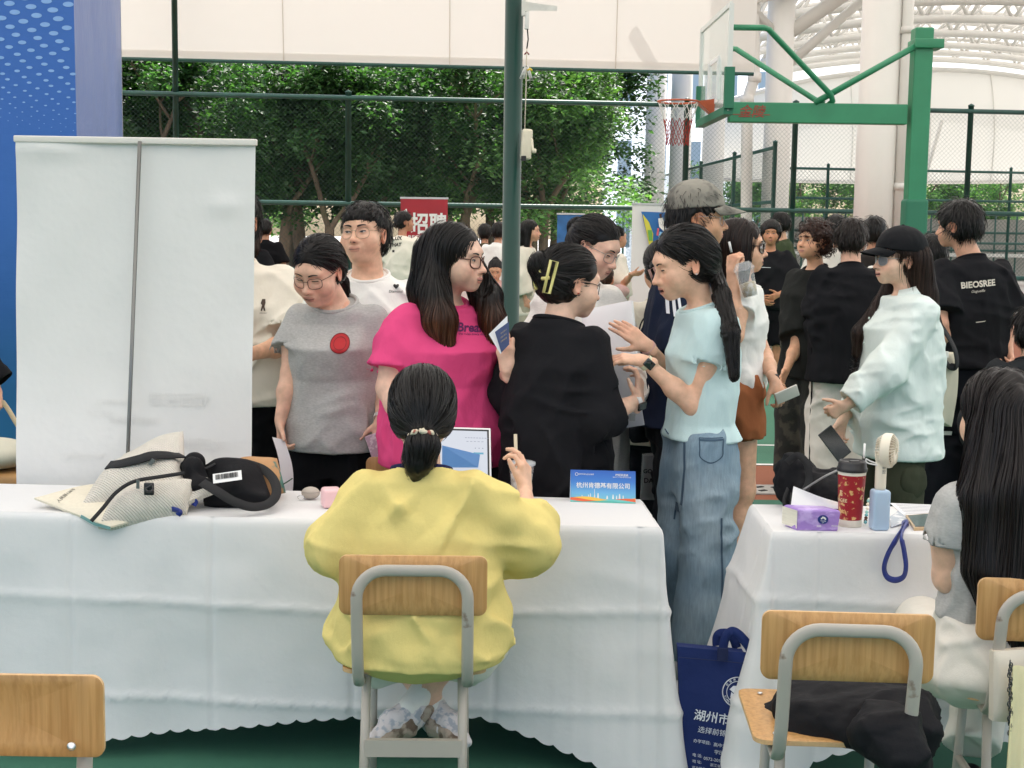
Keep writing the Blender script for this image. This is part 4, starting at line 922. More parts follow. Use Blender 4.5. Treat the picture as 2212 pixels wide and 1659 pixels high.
b.tube(bn([(1580, 59, 14.6), (1650, 60, 14.6), (1660, 63, 14.65), (1795, 205, 15.2), (1799, 218, 15.25), (1790, 226, 15.3)]), .032, 8); b.tube(bn([(1578, 105, 16.1), (1590, 106, 16.0), (1760, 215, 15.4), (1780, 224, 15.35)]), .032, 8); b.build('brace', M_HG, hoop, True)
# backboard lies in a vertical plane along the view; near edge at px 1580, far edge at px 1517
A, B, C_, D_ = Lh(1580, 30, 14.35), Lh(1580, 247, 14.35), Lh(1517, 76, 16.25), Lh(1512, 262, 16.25)
zt, zb = 3.98, 2.92; n0, n1 = np.array([A[0], A[1]]), np.array([C_[0], C_[1]])
Bp = lambda t, z: np.array([*(n0 + (n1 - n0) * t), z]); bd = thing('x', None, None) if False else None
gl = MB(); un = unit(np.array([n1[1] - n0[1], -(n1[0] - n0[0]), 0]))
gl.add([Bp(0, zb) - un * .006, Bp(1, zb) - un * .006, Bp(1, zt) - un * .006, Bp(0, zt) - un * .006, Bp(0, zb) + un * .006, Bp(1, zb) + un * .006, Bp(1, zt) + un * .006, Bp(0, zt) + un * .006], [[0, 1, 2, 3], [7, 6, 5, 4], [0, 4, 5, 1], [2, 6, 7, 3]]); bb = gl.build('backboard', clear('backboard_glass', (.75, .85, .82), .72, .05), hoop)
fr = MB(); 
for p, q in ((Bp(0, zb), Bp(0, zt)), (Bp(1, zb), Bp(1, zt)), (Bp(0, zt), Bp(1, zt)), (Bp(0, zb), Bp(1, zb))): fr.tube([p, q], 1, flat=(.05, .03))
fr.build('backboard_frame', mat('aluminium_white', (.7, .72, .7), .4), bb)
tg = MB()
for p, q in ((Bp(.34, zb + .15), Bp(.66, zb + .15)), (Bp(.34, zb + .6), Bp(.66, zb + .6)), (Bp(.34, zb + .15), Bp(.34, zb + .6)), (Bp(.66, zb + .15), Bp(.66, zb + .6))): tg.tube([p, q], 1, flat=(.05, .016))
tg.build('target_square', mat('target_white', (.8, .8, .8), .6), bb)
pd = MB(); pd.tube([Bp(0, zb + .42), Bp(0, zb)], 1, flat=(.1, .08)); pd.tube([Bp(1, zb + .42), Bp(1, zb)], 1, flat=(.1, .08)); pd.tube([Bp(0, zb - .02), Bp(1, zb - .02)], 1, flat=(.08, .1)); pd.build('edge_padding', M_HG2, bb)
rc = Bp(.5, zb + .15); dirn = -un if un[0] > 0 else un; rc = rc + dirn * .39; th = np.linspace(0, 2 * math.pi, 36, endpoint=False); RR = .225
rg = MB().tube(np.stack([rc[0] + RR * np.cos(th), rc[1] + RR * np.sin(th), np.full(36, rc[2])], 1), .011, 8, True); rim = rg.build('ring', mat('ring_orange', (.5, .10, .04), .45, noise=(10, .2)), hoop, True)
pl = MB(); q = Bp(.5, zb + .13); e1 = rc - dirn * .2; pl.add([q + [0, -.09, 0.05], q + [0, .09, .05], e1 + [0, .12, 0], e1 + [0, -.12, 0], q + [0, -.07, -.14], q + [0, .07, -.14]], [[0, 1, 2, 3], [4, 5, 1, 0]], [[0, 3, 4], [1, 5, 2]]); pl.add([e1 + [0, .12, -.002], e1 + [0, -.12, -.002], q + [0, -.07, -.142], q + [0, .07, -.142]], [[0, 1, 2, 3]]); pl.build('ring_bracket', MATS['ring_orange'], hoop)
ntm = MB(cols := None) if False else MB(); K = 12
def np_(i, lv): a = (i + (lv % 2) * .5) / K * 2 * math.pi; r_ = RR * (1, .86, .72, .62, .56, .55)[lv]; return np.array([rc[0] + r_ * math.cos(a), rc[1] + r_ * math.sin(a), rc[2] - .095 * lv])
for lv in range(5):
    ntm.col = (.75, .73, .7) if lv < 2 else (.35, .04, .03) if lv in (2, 3, 4) else (.7, .7, .7)
    for i in range(K):
        ntm.tube([np_(i, lv), np_(i, lv + 1)], .004, 5); ntm.tube([np_(i, lv), np_(i - 1 if lv % 2 == 0 else i + 1, lv + 1)], .004, 5)
ntm.build('net', mat('net_cord', attr=True, rough=.9), rim, False, cols=True)
# ---------------------------------------------------------------- furniture and things on the tables
def TP(px, py, z=.75):
    """point of the level plane z seen at a photo position"""
    v = _f + (px - CX) / F * _r + (CY - py) / F * _u
    return CAMP + v * ((z - HC) / v[2])
def pillow(cs, t=.02, puff=.04, n=22, amp=.006, sc_=14, seed=0, flat=1.0, pw=.45):
    """closed cushion-like shape between four corners"""
    c00, c10, c11, c01 = [A3(c) for c in cs]; u, v = np.meshgrid(np.linspace(0, 1, n), np.linspace(0, 1, n), indexing='ij')
    B = c00 * ((1 - u) * (1 - v))[..., None] + c10 * (u * (1 - v))[..., None] + c11 * (u * v)[..., None] + c01 * ((1 - u) * v)[..., None]
    nn = unit(np.cross(c10 - c00, c01 - c00)); h = np.maximum(np.sin(math.pi * u) * np.sin(math.pi * v), 0) ** pw; w_ = (nz(B * sc_ + seed) - .5) * 2 * amp * 2 * np.minimum(1, h * 2)
    e = np.maximum(np.abs(u - .5), np.abs(v - .5)) > .499
    A = B + nn * (t / 2 + puff * h + w_)[..., None]; C = B - nn * (t / 2 + puff * h * flat - w_ * .5)[..., None]
    mb = MB(); mb.grid(A); mb.grid(C[::-1])
    for a, b in ((A[0], C[0]), (C[-1], A[-1]), (C[:, 0], A[:, 0]), (A[:, -1], C[:, -1])): mb.grid(np.stack([b, a]))
    return mb
def ribbon(pts, w_, t=.002, up=(0, 0, 1), n=40):
    pts = np.array(pts, float); k = len(pts); s = np.linspace(0, k - 1, n); i = np.clip(s.astype(int), 0, k - 2); f = (s - i)[:, None]
    g = lambda j: pts[np.clip(j, 0, k - 1)]
    p0_, p1_, p2_, p3_ = g(i - 1), g(i), g(i + 1), g(i + 2)
    q = .5 * (2 * p1_ + (p2_ - p0_) * f + (2 * p0_ - 5 * p1_ + 4 * p2_ - p3_) * f ** 2 + (3 * p1_ - p0_ - 3 * p2_ + p3_) * f ** 3)
    return MB().tube(q, 1, flat=(t, w_), up=up)
def spline(pts, n=40):
    pts = np.array(pts, float); k = len(pts); s = np.linspace(0, k - 1, n); i = np.clip(s.astype(int), 0, k - 2); f = (s - i)[:, None]; g = lambda j: pts[np.clip(j, 0, k - 1)]
    a, b, c, d = g(i - 1), g(i), g(i + 1), g(i + 2)
    return .5 * (2 * b + (c - a) * f + (2 * a - 5 * b + 4 * c - d) * f ** 2 + (3 * b - a - 3 * c + d) * f ** 3)

# white tablecloths: top plus a drape that runs round the front and the open end
M_CLOTH = mat('white_tablecloth', (.735, .73, .725), .85, spec=.2, sheen=.1, bump=[(700, .0004), (9, .004)])
def tablecloth(name, label, path, nrm, top, L, flare, seed=0, crease=(.43, .30), ph=(0, 0)):
    """path (k,2) along the table edge with outward normals nrm (k,2); L drop, flare outward reach at the hem"""
    z0 = .75; s = np.concatenate([[0], np.cumsum(np.maximum(np.linalg.norm(np.diff(path, axis=0), axis=1), np.linalg.norm(np.diff(nrm, axis=0), axis=1) * .12))]); n = int(s[-1] / .0095); u = np.linspace(0, s[-1], n)
    I = lambda a: np.interp(u, s, a); px, py, nx, ny, Lu, fl = I(path[:, 0]), I(path[:, 1]), I(nrm[:, 0]), I(nrm[:, 1]), I(L), I(flare); l = np.hypot(nx, ny); nx, ny = nx / l, ny / l
    Lu = Lu + .013 * np.abs(np.sin(math.pi * u / .056)) ** .7; m = 54; v = np.linspace(0, 1, m); U, V = np.meshgrid(u, v, indexing='ij'); d = V * Lu[:, None]
    q = np.stack([U * 1.0, V * .35, U * 0 + seed], -1)
    fold = (nz(q * [5.5, 1, 1]) - .5) * .065 * V ** 1.2 + (nz(q * [2.2, 2, 1] + 5) - .5) * .05 * np.sin(math.pi * np.clip(V, 0, 1)) + (nz(np.stack([U, d, d * 0 + seed], -1) * 9) - .5) * .008 * np.minimum(1, V * 5)
    cu = np.abs((U - ph[0]) / crease[0] - np.round((U - ph[0]) / crease[0])) * crease[0]; cv = np.abs((d - ph[1] + .012 * np.sin(U * 3)) / crease[1] - np.round((d - ph[1]) / crease[1])) * crease[1]
    fold += -.0065 * np.exp(-cu / .007) + np.clip((nz(np.stack([U * 1.7, d * 1.7, d * 0 + seed], -1)) - .4) * 3, 0, 1) * (np.abs(2 * nz(np.stack([U * 5 + d * 3, d * 6 - U * 2, d * 0 + seed], -1)) - 1) - .4) * -.012 * np.minimum(1, V * 6) + .0075 * np.exp(-cv / .006) * np.minimum(1, V * 8) + .007 * np.exp(-cv / .05) * np.minimum(1, V * 8)
    off = fl[:, None] * V ** 1.15 + fold; r_ = .012; off = off + r_ * (1 - np.exp(-d / r_)); Z = z0 + .0 - np.maximum(0, d - r_ * (1 - np.exp(-d / r_)) * .6)
    X = px[:, None] + nx[:, None] * off; Y = py[:, None] + ny[:, None] * off; Z = np.maximum(Z, .006 + .004 * (nz(q * 9)))
    mb = MB().grid(np.stack([X, Y, Z], -1)[::-1])
    x0, x1, y0, y1, sk = top; gx, gy = np.meshgrid(np.linspace(0, 1, 60), np.linspace(0, 1, 24), indexing='ij'); f0, f1, b0, b1 = [A3(t) for t in (x0, x1, y0, y1)]
    T = (f0 * (1 - gx)[..., None] + f1 * gx[..., None]) * (1 - gy)[..., None] + (b0 * (1 - gx)[..., None] + b1 * gx[..., None]) * gy[..., None]
    T3 = np.concatenate([T, (z0 + .0015 * (nz(np.stack([gx * 14, gy * 4, gx * 0], -1)) - .5))[..., None]], -1); mb.grid(T3)
    # far side of the cloth
    bk = np.stack([np.stack([T3[:, -1], T3[:, -1] + [0, .03, -.35], T3[:, -1] + [0, .05, -.66]], 1)], 0)[0]; mb.grid(bk)
    o = mb.build(name, M_CLOTH, None, True); tag(o, label, 'tablecloth', 'white tablecloths'); return o
def corner(c, n0, n1, k=14):
    a = np.linspace(0, 1, k)[:, None]; a0, a1 = math.atan2(n0[1], n0[0]), math.atan2(n1[1], n1[0]); t = a0 + (a1 - a0) * a[:, 0]
    return np.tile(c, (k, 1)), np.stack([np.cos(t), np.sin(t)], 1)
NL, NR = TP(-260, 1099)[:2], TP(1424, 1139)[:2]; FL_, FR = TP(-260, 1038)[:2], TP(1383, 1079)[:2]
t = np.linspace(0, 1, 60); front = NL + (NR - NL) * t[:, None]; fn_ = np.tile([0, -1.], (60, 1)); cp, cn_ = corner(NR, (0, -1), (1, 0.0)); end = NR + (FR - NR) * np.linspace(0, 1, 12)[:, None]; en = np.tile([1, 0.], (12, 1))
pth = np.vstack([front, cp, end]); nr_ = np.vstack([fn_, cn_, en]); pxs = np.array([(CX + p[0] / p[1] * F) for p in front])
Lf = np.interp(pxs, [-260, 215, 750, 1050, 1300, 1424], [.71, .69, .605, .60, .71, .80]); ff = np.interp(pxs, [-260, 500, 900, 1200, 1424], [.05, .03, -.01, .03, .09])
Lc = .80 + .0 * np.sin(np.linspace(0, math.pi, 14)) - np.linspace(0, .13, 14); fc = .09 + .05 * np.sin(np.linspace(0, math.pi, 14)) - np.linspace(0, .03, 14)
tablecloth('tablecloth', 'long white tablecloth with scalloped hem on the front table, bags at its left end', pth, nr_, (NL, NR, FL_, FR, 0), np.concatenate([Lf, Lc, np.full(12, .66)]), np.concatenate([ff, fc, np.full(12, .05)]), 1.3, ph=(.17, .27))
QL, QR = TP(1671, 1148)[:2], TP(2420, 1162)[:2]; BL, BR = TP(1626, 1089)[:2], TP(2370, 1102)[:2]
e2 = BL + (QL - BL) * np.linspace(0, 1, 12)[:, None]; cp, cn_ = corner(QL, (-1, 0.0), (0 - 1e-9, -1)); cn_ = np.stack([-np.cos(np.linspace(0, math.pi / 2, 14)), -np.sin(np.linspace(0, math.pi / 2, 14))], 1); f2 = QL + (QR - QL) * np.linspace(0, 1, 40)[:, None]
pth = np.vstack([e2, cp, f2]); nr_ = np.vstack([np.tile([-1, 0.], (12, 1)), cn_, np.tile([0, -1.], (40, 1))])
Lr = np.concatenate([np.full(12, .62), np.linspace(.64, .80, 14), np.interp(np.linspace(0, 1, 40), [0, .15, .4, 1], [.78, .68, .60, .62])]); fr_ = np.concatenate([np.linspace(.14, .12, 12), .10 + .06 * np.sin(np.linspace(0, math.pi, 14)), np.interp(np.linspace(0, 1, 40), [0, .2, 1], [.09, .03, .02])])
tablecloth('tablecloth', 'white tablecloth on the right-hand table, with a tissue pack and red paper cup on it', pth, nr_, (QL, QR, BL, BR, 0), Lr, fr_, 7.7, ph=(.3, .22))

# school chairs
def wood(name, c, s=1):
    m = mat(name, c, .42, spec=.45, noise=(9, .12, (6, 6, .5)), mix=((c[0] * .78, c[1] * .72, c[2] * .62), 14, .42, .72, (7, 7, .35)), bump=(40, .0004, (6, 6, .4))); return m
M_WOOD = wood('chair_wood', (.56, .315, .12)); M_EDGE = mat('ply_edge', (.62, .40, .2), .6, noise=(60, .15)); M_TUBE = mat('chair_tube', (.44, .40, .345), .38, spec=.5, noise=(4, .08), mix=((.2, .13, .09), 9, .68, .72))
def plate(w_, h, t, rad, bow, n=14):
    """rounded rectangular plywood panel in the xz plane, bowed backwards"""
    a = np.linspace(0, math.pi / 2, 7); pts = []
    for sx, sz, o in ((1, 1, 0), (-1, 1, 1), (-1, -1, 2), (1, -1, 3)):
        for q in a: pts.append((sx * (w_ / 2 - rad) + rad * math.cos(q + o * math.pi / 2), sz * (h / 2 - rad) + rad * math.sin(q + o * math.pi / 2)))
    out = np.array(pts); k = len(out); rings = [out * f for f in (1, .985, .7, .4, .12)]; mb = MB()
    def bowf(p): return -bow * (1 - (p[:, 0] / (w_ / 2)) ** 2)
    Vf = np.vstack([np.stack([r_[:, 0], bowf(r_) - (t / 2 if i else t / 2 - .0015), r_[:, 1]], 1) for i, r_ in enumerate(rings)]); Vb = Vf.copy(); 
    Vb[:, 1] = np.concatenate([bowf(r_) + (t / 2 if i else t / 2 - .0015) for i, r_ in enumerate(rings)])
    q = [[i * k + j, i * k + (j + 1) % k, (i + 1) * k + (j + 1) % k, (i + 1) * k + j] for i in range(4) for j in range(k)]
    c = [[4 * k, 4 * k + j, 4 * k + j + 1] for j in range(1, k - 1)]
    mb.add(Vf, np.array(q), np.array(c)); mb.add(Vb, np.array(q)[:, ::-1], np.array(c)[:, ::-1])
    ed = MB(); ed.add(np.vstack([Vf[:k], Vb[:k]]), [[j, k + j, k + (j + 1) % k, (j + 1) % k] for j in range(k)])
    return mb, ed
def chair(label, loc, rz, wb=.385):
    c = thing('school_chair', label, 'chair', (loc[0], loc[1], 0), rz, 'wooden school chairs')
    a, e = plate(wb, .158, .012, .022, .022); o = a.build('backrest', M_WOOD, c, True, loc=(0, 0, .703)); e.build('edge', M_EDGE, o)
    sc2, e2 = plate(.385, .36, .014, .03, .004); 
    for mb in (sc2, e2): mb.V = [v @ rotm(0, R(90), 0).T for v in mb.V]
    o = sc2.build('seat', M_WOOD, c, True, loc=(0, .235, .452)); e2.build('edge', M_EDGE, o)
    rv = MB(); [rv.lathe([(.0, .0), (.007, 0), (.006, .003), (0, .004)], 10, (sx * .14, y_ - .235, .008)) for sx in (-1, 1) for y_ in (.09, .37)]; rv.build('rivets', mat('rivet', (.7, .7, .7), .3, .9), o, True)
    hw = .143; zt = .752; rr = .075; U = [[-hw, .035, .425], [-hw, .005, .455], [-hw, -.018, .52]] + [[-hw, -.030, .62]]
    for q in np.linspace(0, math.pi / 2, 9): U.append([-hw + rr * (1 - math.cos(q)), -.040, zt - rr + rr * math.sin(q)])
    V = U + [[-p[0], p[1], p[2]] for p in U[::-1]]; V = np.array(V); V[:, 1] -= np.where(V[:, 2] > .6, .006, 0)
    MB().tube(np.vstack([V[:1] + [0, .13, -.01], V, V[-1:] + [0, .13, -.01]]), 1, flat=(.030, .017), up=(0.0, 1, .001)).build('back_frame', M_TUBE, c, True) if False else None
    # oval tube swept along the back frame
    pth = np.vstack([V[:1] + [0, .16, -.0], V, V[-1:] + [0, .16, -.0]]); T = np.gradient(pth, axis=0); T /= np.linalg.norm(T, axis=1)[:, None]; th = np.linspace(0, 2 * math.pi, 12, endpoint=False); rings = []
    for p, tt in zip(pth, T):
        bb_ = np.array([0, 1, 0]) - tt * tt[1] if abs(tt[1]) < .8 else np.array([0, 0, 1]) - tt * tt[2]; bb_ = unit(bb_); nn = np.cross(tt, bb_); rings.append(p + .0085 * np.cos(th)[:, None] * bb_ + .0155 * np.sin(th)[:, None] * nn)
    rg = np.array(rings); k = len(th); mb = MB(); mb.add(rg.reshape(-1, 3), [[i * k + j, i * k + (j + 1) % k, (i + 1) * k + (j + 1) % k, (i + 1) * k + j] for i in range(len(rg) - 1) for j in range(k)]); mb.build('back_frame', M_TUBE, c, True)
    for sx in (-1, 1):
        for y_, y2 in ((.09, .02), (.30, .35)): MB().tube([[sx * .128, y_, .44], [sx * .135, y2, .012]], .0125, 10).build('leg', M_TUBE, c, True)
        ft = MB(); [ft.lathe([(.016, 0), (.016, .03), (.0125, .032)], 10, (sx * .135, y2, 0)) for y2 in (.02, .35)]; ft.build('rubber_feet', MATS['black_rubber'], c, True)
    b = MB().tube([[-.129, .052, .243], [.129, .052, .243]], 1, flat=(.018, .046), up=(0, 1, 0)); b.build('stretcher', M_TUBE, c); b = MB().tube([[-.131, .335, .14], [.131, .335, .14]], .012, 8); b.build('stretcher', M_TUBE, c, True)
    for sx in (-1, 1): MB().tube([[sx * .131, .05, .19], [sx * .131, .335, .19]], .011, 8).build('stretcher', M_TUBE, c, True)
    return c
def chair_at(label, px, d, rz): p = P(px, 700, d); return chair(label, (p[0], d), rz)
chair_at('wooden chair carrying the woman in the yellow top', 896, 3.46, R(1))
chair_at('empty wooden chair with a black jacket heaped on its seat', 1860, 2.98, R(-3))
chair_at('wooden chair at the right edge under the long-haired woman in grey', 2318, 3.30, R(-4))
c0_ = chair_at('wooden chair at the lower left corner, turned towards the table edge', -20, 2.47, R(180)); b = MB(); b.lathe([(0, .0), (.009, .001), (.008, .004), (0, .004)], 14, (-.132, .0065, .648), 'y'); b.build('screw', mat('rivet', (.7, .7, .7), .3, .9), c0_, True)
chair_at('wooden chair on the far side of the front table, behind the yellow shoulder', 905, 4.98, R(180))
chair_at('wooden chair under the person in charcoal at the far right edge', 2236, 7.16, R(170))
chair_at('small far wooden chair at the distant white table', 1352, 15.4, R(10))

# stage backdrop, banners and posters
bdp = thing('backdrop', 'tall blue printed stage backdrop with a fabric side at the left edge', 'backdrop')
x1 = P(170, 500, 7.0)[0]; xr = x1
def vgrad(name, rough=.6, spec=.4, bump=None): return mat(name, attr=True, rough=rough, spec=spec, bump=bump)
zz = np.linspace(0.0, 4.2, 40); top, mid, bot = [np.array(hexc(h)) for h in ('3f72c4', '3a74be', '3187b4')]
gcol = lambda z: np.stack([np.interp(z, [.2, 1.2, 2.2], [bot[i], mid[i], top[i]]) for i in range(3)], -1) * .85
b = MB(); X, Z = np.meshgrid(np.linspace(x1 - 5, x1, 30), zz, indexing='ij'); b.grid(np.stack([X, np.full_like(X, 7.0), Z], -1)); b.C = [gcol(Z.reshape(-1))]
b.build('front_panel', vgrad('backdrop_print', .55, .35, [(90, .0006, (.3, 1, 1)), (3, .01)]), bdp, True, cols=True)
b = MB(); Y, Z = np.meshgrid(np.linspace(7.0, 7.82, 24), zz, indexing='ij'); X = x1 + .012 * np.sin((Y - 7) / .82 * math.pi) + .05 * (nz(np.stack([Y * 4, Z * 1.2, Y * 0], -1)) - .5) * np.sin((Y - 7) / .82 * math.pi); sidec = np.array(hexc('6d80b8'))
b.grid(np.stack([X, Y, Z], -1)[::-1]); b.C = [np.tile(sidec * .95, (X.size, 1))]; b.build('side_panel', vgrad('backdrop_fabric', .32, .6, [(120, .0004), (5, .012, (1, 1, .4))]), bdp, True, cols=True)
b = MB(); b.box((x1 - 2.5, 7.41, 4.21), (5, .84, .02)); b.box((x1 - 2.5, 7.82, 2.1), (5, .02, 4.2)); b.build('back', mat('backdrop_back', (.3, .3, .32), .8), bdp)
b = MB(); y = -150; sz = 34.0; j = 0
while y < 268:
    f = max(.1, min(1, (275 - y) / 260)) ** .9; sp = 17 * f + 5; w_, h_ = 11.5 * f, 5.3 * f
    for i in range(-3, 12):
        cx = -28 + i * 47 + (j % 3) * 16 + 3 * math.sin(j * 1.7)
        if cx + w_ > 169: continue
        c = P(cx, y + .15 * (cx), 7.0); a = np.linspace(0, 2 * math.pi, 18, endpoint=False); rx, rz_ = w_ * 7 / F, h_ * 7 / F; V = np.stack([c[0] + rx * np.cos(a), np.full(18, 6.9985), c[2] + rz_ * np.sin(a)], 1); b.add(V, (), [[0, i_ + 1, i_] if False else [0, i_, i_ + 1] for i_ in range(1, 17)])
    y += sp * .78; j += 1
b.build('dot_print', mat('dot_print', hexc('86aee2'), .6, noise=(40, .06)), bdp)

bn = thing('roll_up_banner', 'blank white back of a roll-up banner behind the bags on the front table', 'banner', group='roll-up banners')
BD = 4.62; a0, a1 = P(36, 304, BD), P(552, 312, BD); b0, b1 = P(36, 1120, BD), P(541, 1120, BD)
u, v = np.meshgrid(np.linspace(0, 1, 40), np.linspace(0, 1, 60), indexing='ij'); Gb = (a0 * (1 - u)[..., None] + a1 * u[..., None]) * (1 - v)[..., None] + (b0 * (1 - u)[..., None] + b1 * u[..., None]) * v[..., None]
Gb[..., 1] += .004 * np.sin(u * 9) * v + .016 * (nz(np.stack([u * 5, v * 5, u * 0], -1)) - .5) + .011 * np.exp(-(((u - .88) / .07) ** 2 + ((v - .16) / .022) ** 2)) * -1 - .012 * np.exp(-(((u - .15) / .14) ** 2 + ((v - .02) / .02) ** 2)); M_BAN = mat('banner_back', (.78, .77, .745), .5, spec=.3, noise=(2, .02), bump=[(3, .012), (40, .0006)])
MB().grid(Gb).build('sheet', M_BAN, bn, True)
MB().box((a0 + a1) / 2 + [0, -.004, .006], (np.linalg.norm(a1 - a0) + .012, .022, .022), bev=.004, rot=rotm(0, 0, math.atan2(a0[2] - a1[2], a1[0] - a0[0]))).build('top_rail', mat('rail_ivory', (.74, .71, .65), .5), bn, True)
MB().tube([P(302, 305, BD - .03), P(277, 955, BD - .05), P(272, 1090, BD - .06)], .0068, 10).build('pole', mat('banner_pole', (.2, .2, .19), .35, .7), bn, True)
MB().box((b0 + b1) / 2 + [0, .0, -.34], (.82, .12, .08), bev=.01).build('base', MATS['banner_pole'], bn)
for s_, px, py, wd in (('一年实习期学生', 250, 868, 90), ('全天工作', 215, 893, 60), ('可兼职·享受免费', 290, 908, 110), ('楼面经理', 385, 862, 130), ('大厅服务员', 420, 958, 130), ('学习工时补贴', 180, 985, 90)): wb = MB(); writing(wb, s_, P(px, py, BD - .011), [-1, 0, 0], [0, 0, 1], width=wd * BD / F); wb.build('show_through', mat('ghost_print', (.758, .748, .726), .5, spec=.3), bn)
def poster(name, label, px0, px1, py0, py1, d, m, cat='banner', tilt=0):
    t = thing(name, label, cat, group='roll-up banners'); c0, c1 = P(px0, py0, d), P(px1, py0, d); zb = .05; w_ = c1[0] - c0[0]; cx = (c0[0] + c1[0]) / 2; h = (c0[2] + c1[2]) / 2
    MB().box((cx, d, (h + zb) / 2), (w_, .006, h - zb)).build('sheet', m, t); MB().box((cx, d, h + .012), (w_ + .02, .03, .024)).build('top_rail', mat('rail_alu', (.6, .6, .6), .4, .5), t); MB().box((cx, d, .04), (w_ + .04, .2, .08), bev=.02).build('base', MATS['rail_alu'], t)
    MB().tube([[cx, d + .04, .08], [cx, d + .02, h]], .012, 8).build('pole', MATS['rail_alu'], t); return t
M_WHITE = mat('poster_white', (.78, .77, .74), .5); M_RED = mat('poster_red', (.36, .018, .03), .45, spec=.5, bump=[(9, .01, (1, 1, .4))], noise=(3, .1))
t = poster('roll_up_banner', 'red and white recruitment banner with big white characters, in the far left crowd', 866, 967, 430, 600, 17.4, M_WHITE)
pd_ = 17.39; b = MB(); c = P(916, 481, pd_); b.box((c[0], pd_, c[2]), (101 * pd_ / F, .004, 102 * pd_ / F)); rp_ = b.build('red_field', M_RED, t); b = MB()
writing(b, '招聘', P(926, 483, pd_ - .01), [1, 0, 0], [0, 0, 1], width=78 * pd_ / F, height=46 * pd_ / F, bold=.025); writing(b, 'RECRUIT', P(908, 512, pd_ - .01), [1, 0, 0], [0, 0, 1], width=52 * pd_ / F, height=7 * pd_ / F, bold=.02)
for an in (.3, .6, .9, 1.2): b.tube([P(882, 470, pd_ - .01), P(882 - 14 * math.cos(an), 470 - 20 * math.sin(an), pd_ - .01)], 1, flat=(.004, .018), up=(0, 1, 0)); b.tube([P(928, 515, pd_ - .01), P(928 - 16 * math.cos(an + .6), 515 + 14 * math.sin(an), pd_ - .01)], 1, flat=(.004, .014), up=(0, 1, 0))
b.build('lettering', mat('lettering_white', (.8, .79, .76), .6), t)
b = MB(); writing(b, 'JOIN US', P(893, 549, pd_ - .01), [1, 0, 0], [0, 0, 1], width=38 * pd_ / F, height=11 * pd_ / F); b.build('orange_lettering', mat('lettering_orange', (.6, .22, .05), .6), t)
b = MB(); writing(b, '加入我们', P(905, 567, pd_ - .01), [1, 0, 0], [0, 0, 1], width=80 * pd_ / F, bold=.02); b.build('red_lettering', mat('lettering_dark_red', (.25, .02, .03), .6), t); b = MB(); writing(b, '▶▷▶', P(925, 550, pd_ - .01), [1, 0, 0], [0, 0, 1], width=20 * pd_ / F); b.build('arrows', MATS['black_rubber'], t)
t = poster('roll_up_banner', 'narrow blue banner in the far crowd behind the bespectacled woman', 1204, 1262, 464, 600, 19.0, mat('poster_blue', (.03, .14, .36), .5, noise=(6, .3)))
t = poster('roll_up_banner', 'white banner with a colourful illustrated cloth hung on it, left of the capped man', 1366, 1482, 443, 640, 18.0, M_WHITE)
dd = 17.95; Q = lambda x, y: P(x, y, dd); il = MB(); 
def poly(mb, pts, col, off): pts = [P(x, y, dd - off) for x, y in pts]; k = len(pts); mb.add(np.vstack([pts, [np.mean(pts, 0)]]), (), [[j, (j + 1) % k, k] for j in range(k)], hexc(col))
poly(il, [(1385, 457), (1462, 460), (1462, 575), (1410, 560)], '2f6fb0', .0); poly(il, [(1388, 462), (1402, 480), (1411, 505), (1410, 528), (1404, 540), (1396, 500)], 'd8cf4a', .01); poly(il, [(1399, 497), (1408, 497), (1410, 520), (1402, 520)], '6fae4e', .02)
for rr_, cl_ in ((19, '6aa4d6'), (14, '3f7fc0'), (9, '2c4f8e')): poly(il, [(1446 + rr_ * math.cos(a), 483 + rr_ * 1.1 * math.sin(a)) for a in np.linspace(0, 6.28, 14)[:-1]], cl_, .03 + (19 - rr_) * .002)
poly(il, [(1422, 472), (1432, 470), (1440, 495), (1434, 500), (1424, 490)], 'f2efe8', .06); poly(il, [(1420, 493), (1424, 493), (1422, 510), (1418, 508)], 'd8606a', .06); poly(il, [(1434, 495), (1443, 500), (1441, 508), (1433, 503)], 'd8606a', .06); poly(il, [(1424, 462), (1429, 461), (1430, 471), (1425, 471)], '3a1c18', .06)
poly(il, [(1425, 500), (1436, 504), (1440, 540), (1432, 552), (1414, 545)], '8fc4e8', .05); poly(il, [(1416, 520), (1424, 522), (1426, 548), (1414, 545)], 'b7d98a', .055); poly(il, [(1444, 476), (1449, 484), (1444, 491)], 'e8b040', .07)
il.build('illustration', mat('print_colours', attr=True, rough=.6), t, False, cols=True)

# distant white table
ft = thing('far_table', 'distant long white-clothed table in the far crowd', 'table', group=None)
c0, c1 = P(1012, 662, 16.2), P(1452, 664, 16.2); MB().box(((c0[0] + c1[0]) / 2, 16.4, .38), (c1[0] - c0[0], .55, .74), bev=.012).build('cloth', M_CLOTH, ft, True)
b = MB(); [b.box(TP(px, 656, .78), (.22, .16, .03), rz=px) for px in (1045, 1098, 1345, 1400)]; b.build('papers', M_WHITE, ft)
b = MB().box(P(1330, 640, 16.3), (.3, .02, .2), bev=.008); tag(b.build('monitor', mat('black_plastic', (.02, .02, .022), .4), None, True), 'small black screen standing on the distant white table', 'screen')

# padded chair and rope at the far left edge
pc = thing('padded_chair', 'cream padded chair with a tan base at the far left edge behind the banner', 'chair', P(-12, 1000, 5.4) * [1, 1, 0])
pcx = P(-25, 980, 5.4); sdf_obj('cushion', [ell(pcx - A3(pc.location) , (.19, .16, .065), k=.02)], .008, cloth('cushion_cream', 'c9c6b4'), pc, wrinkle(.003, (9, 9, 9), 1))
MB().box(pcx - A3(pc.location) + [0, 0, -.22], (.36, .3, .32), bev=.03).build('base', mat('tan_board', (.4, .22, .08), .6, noise=(4, .1)), pc, True)

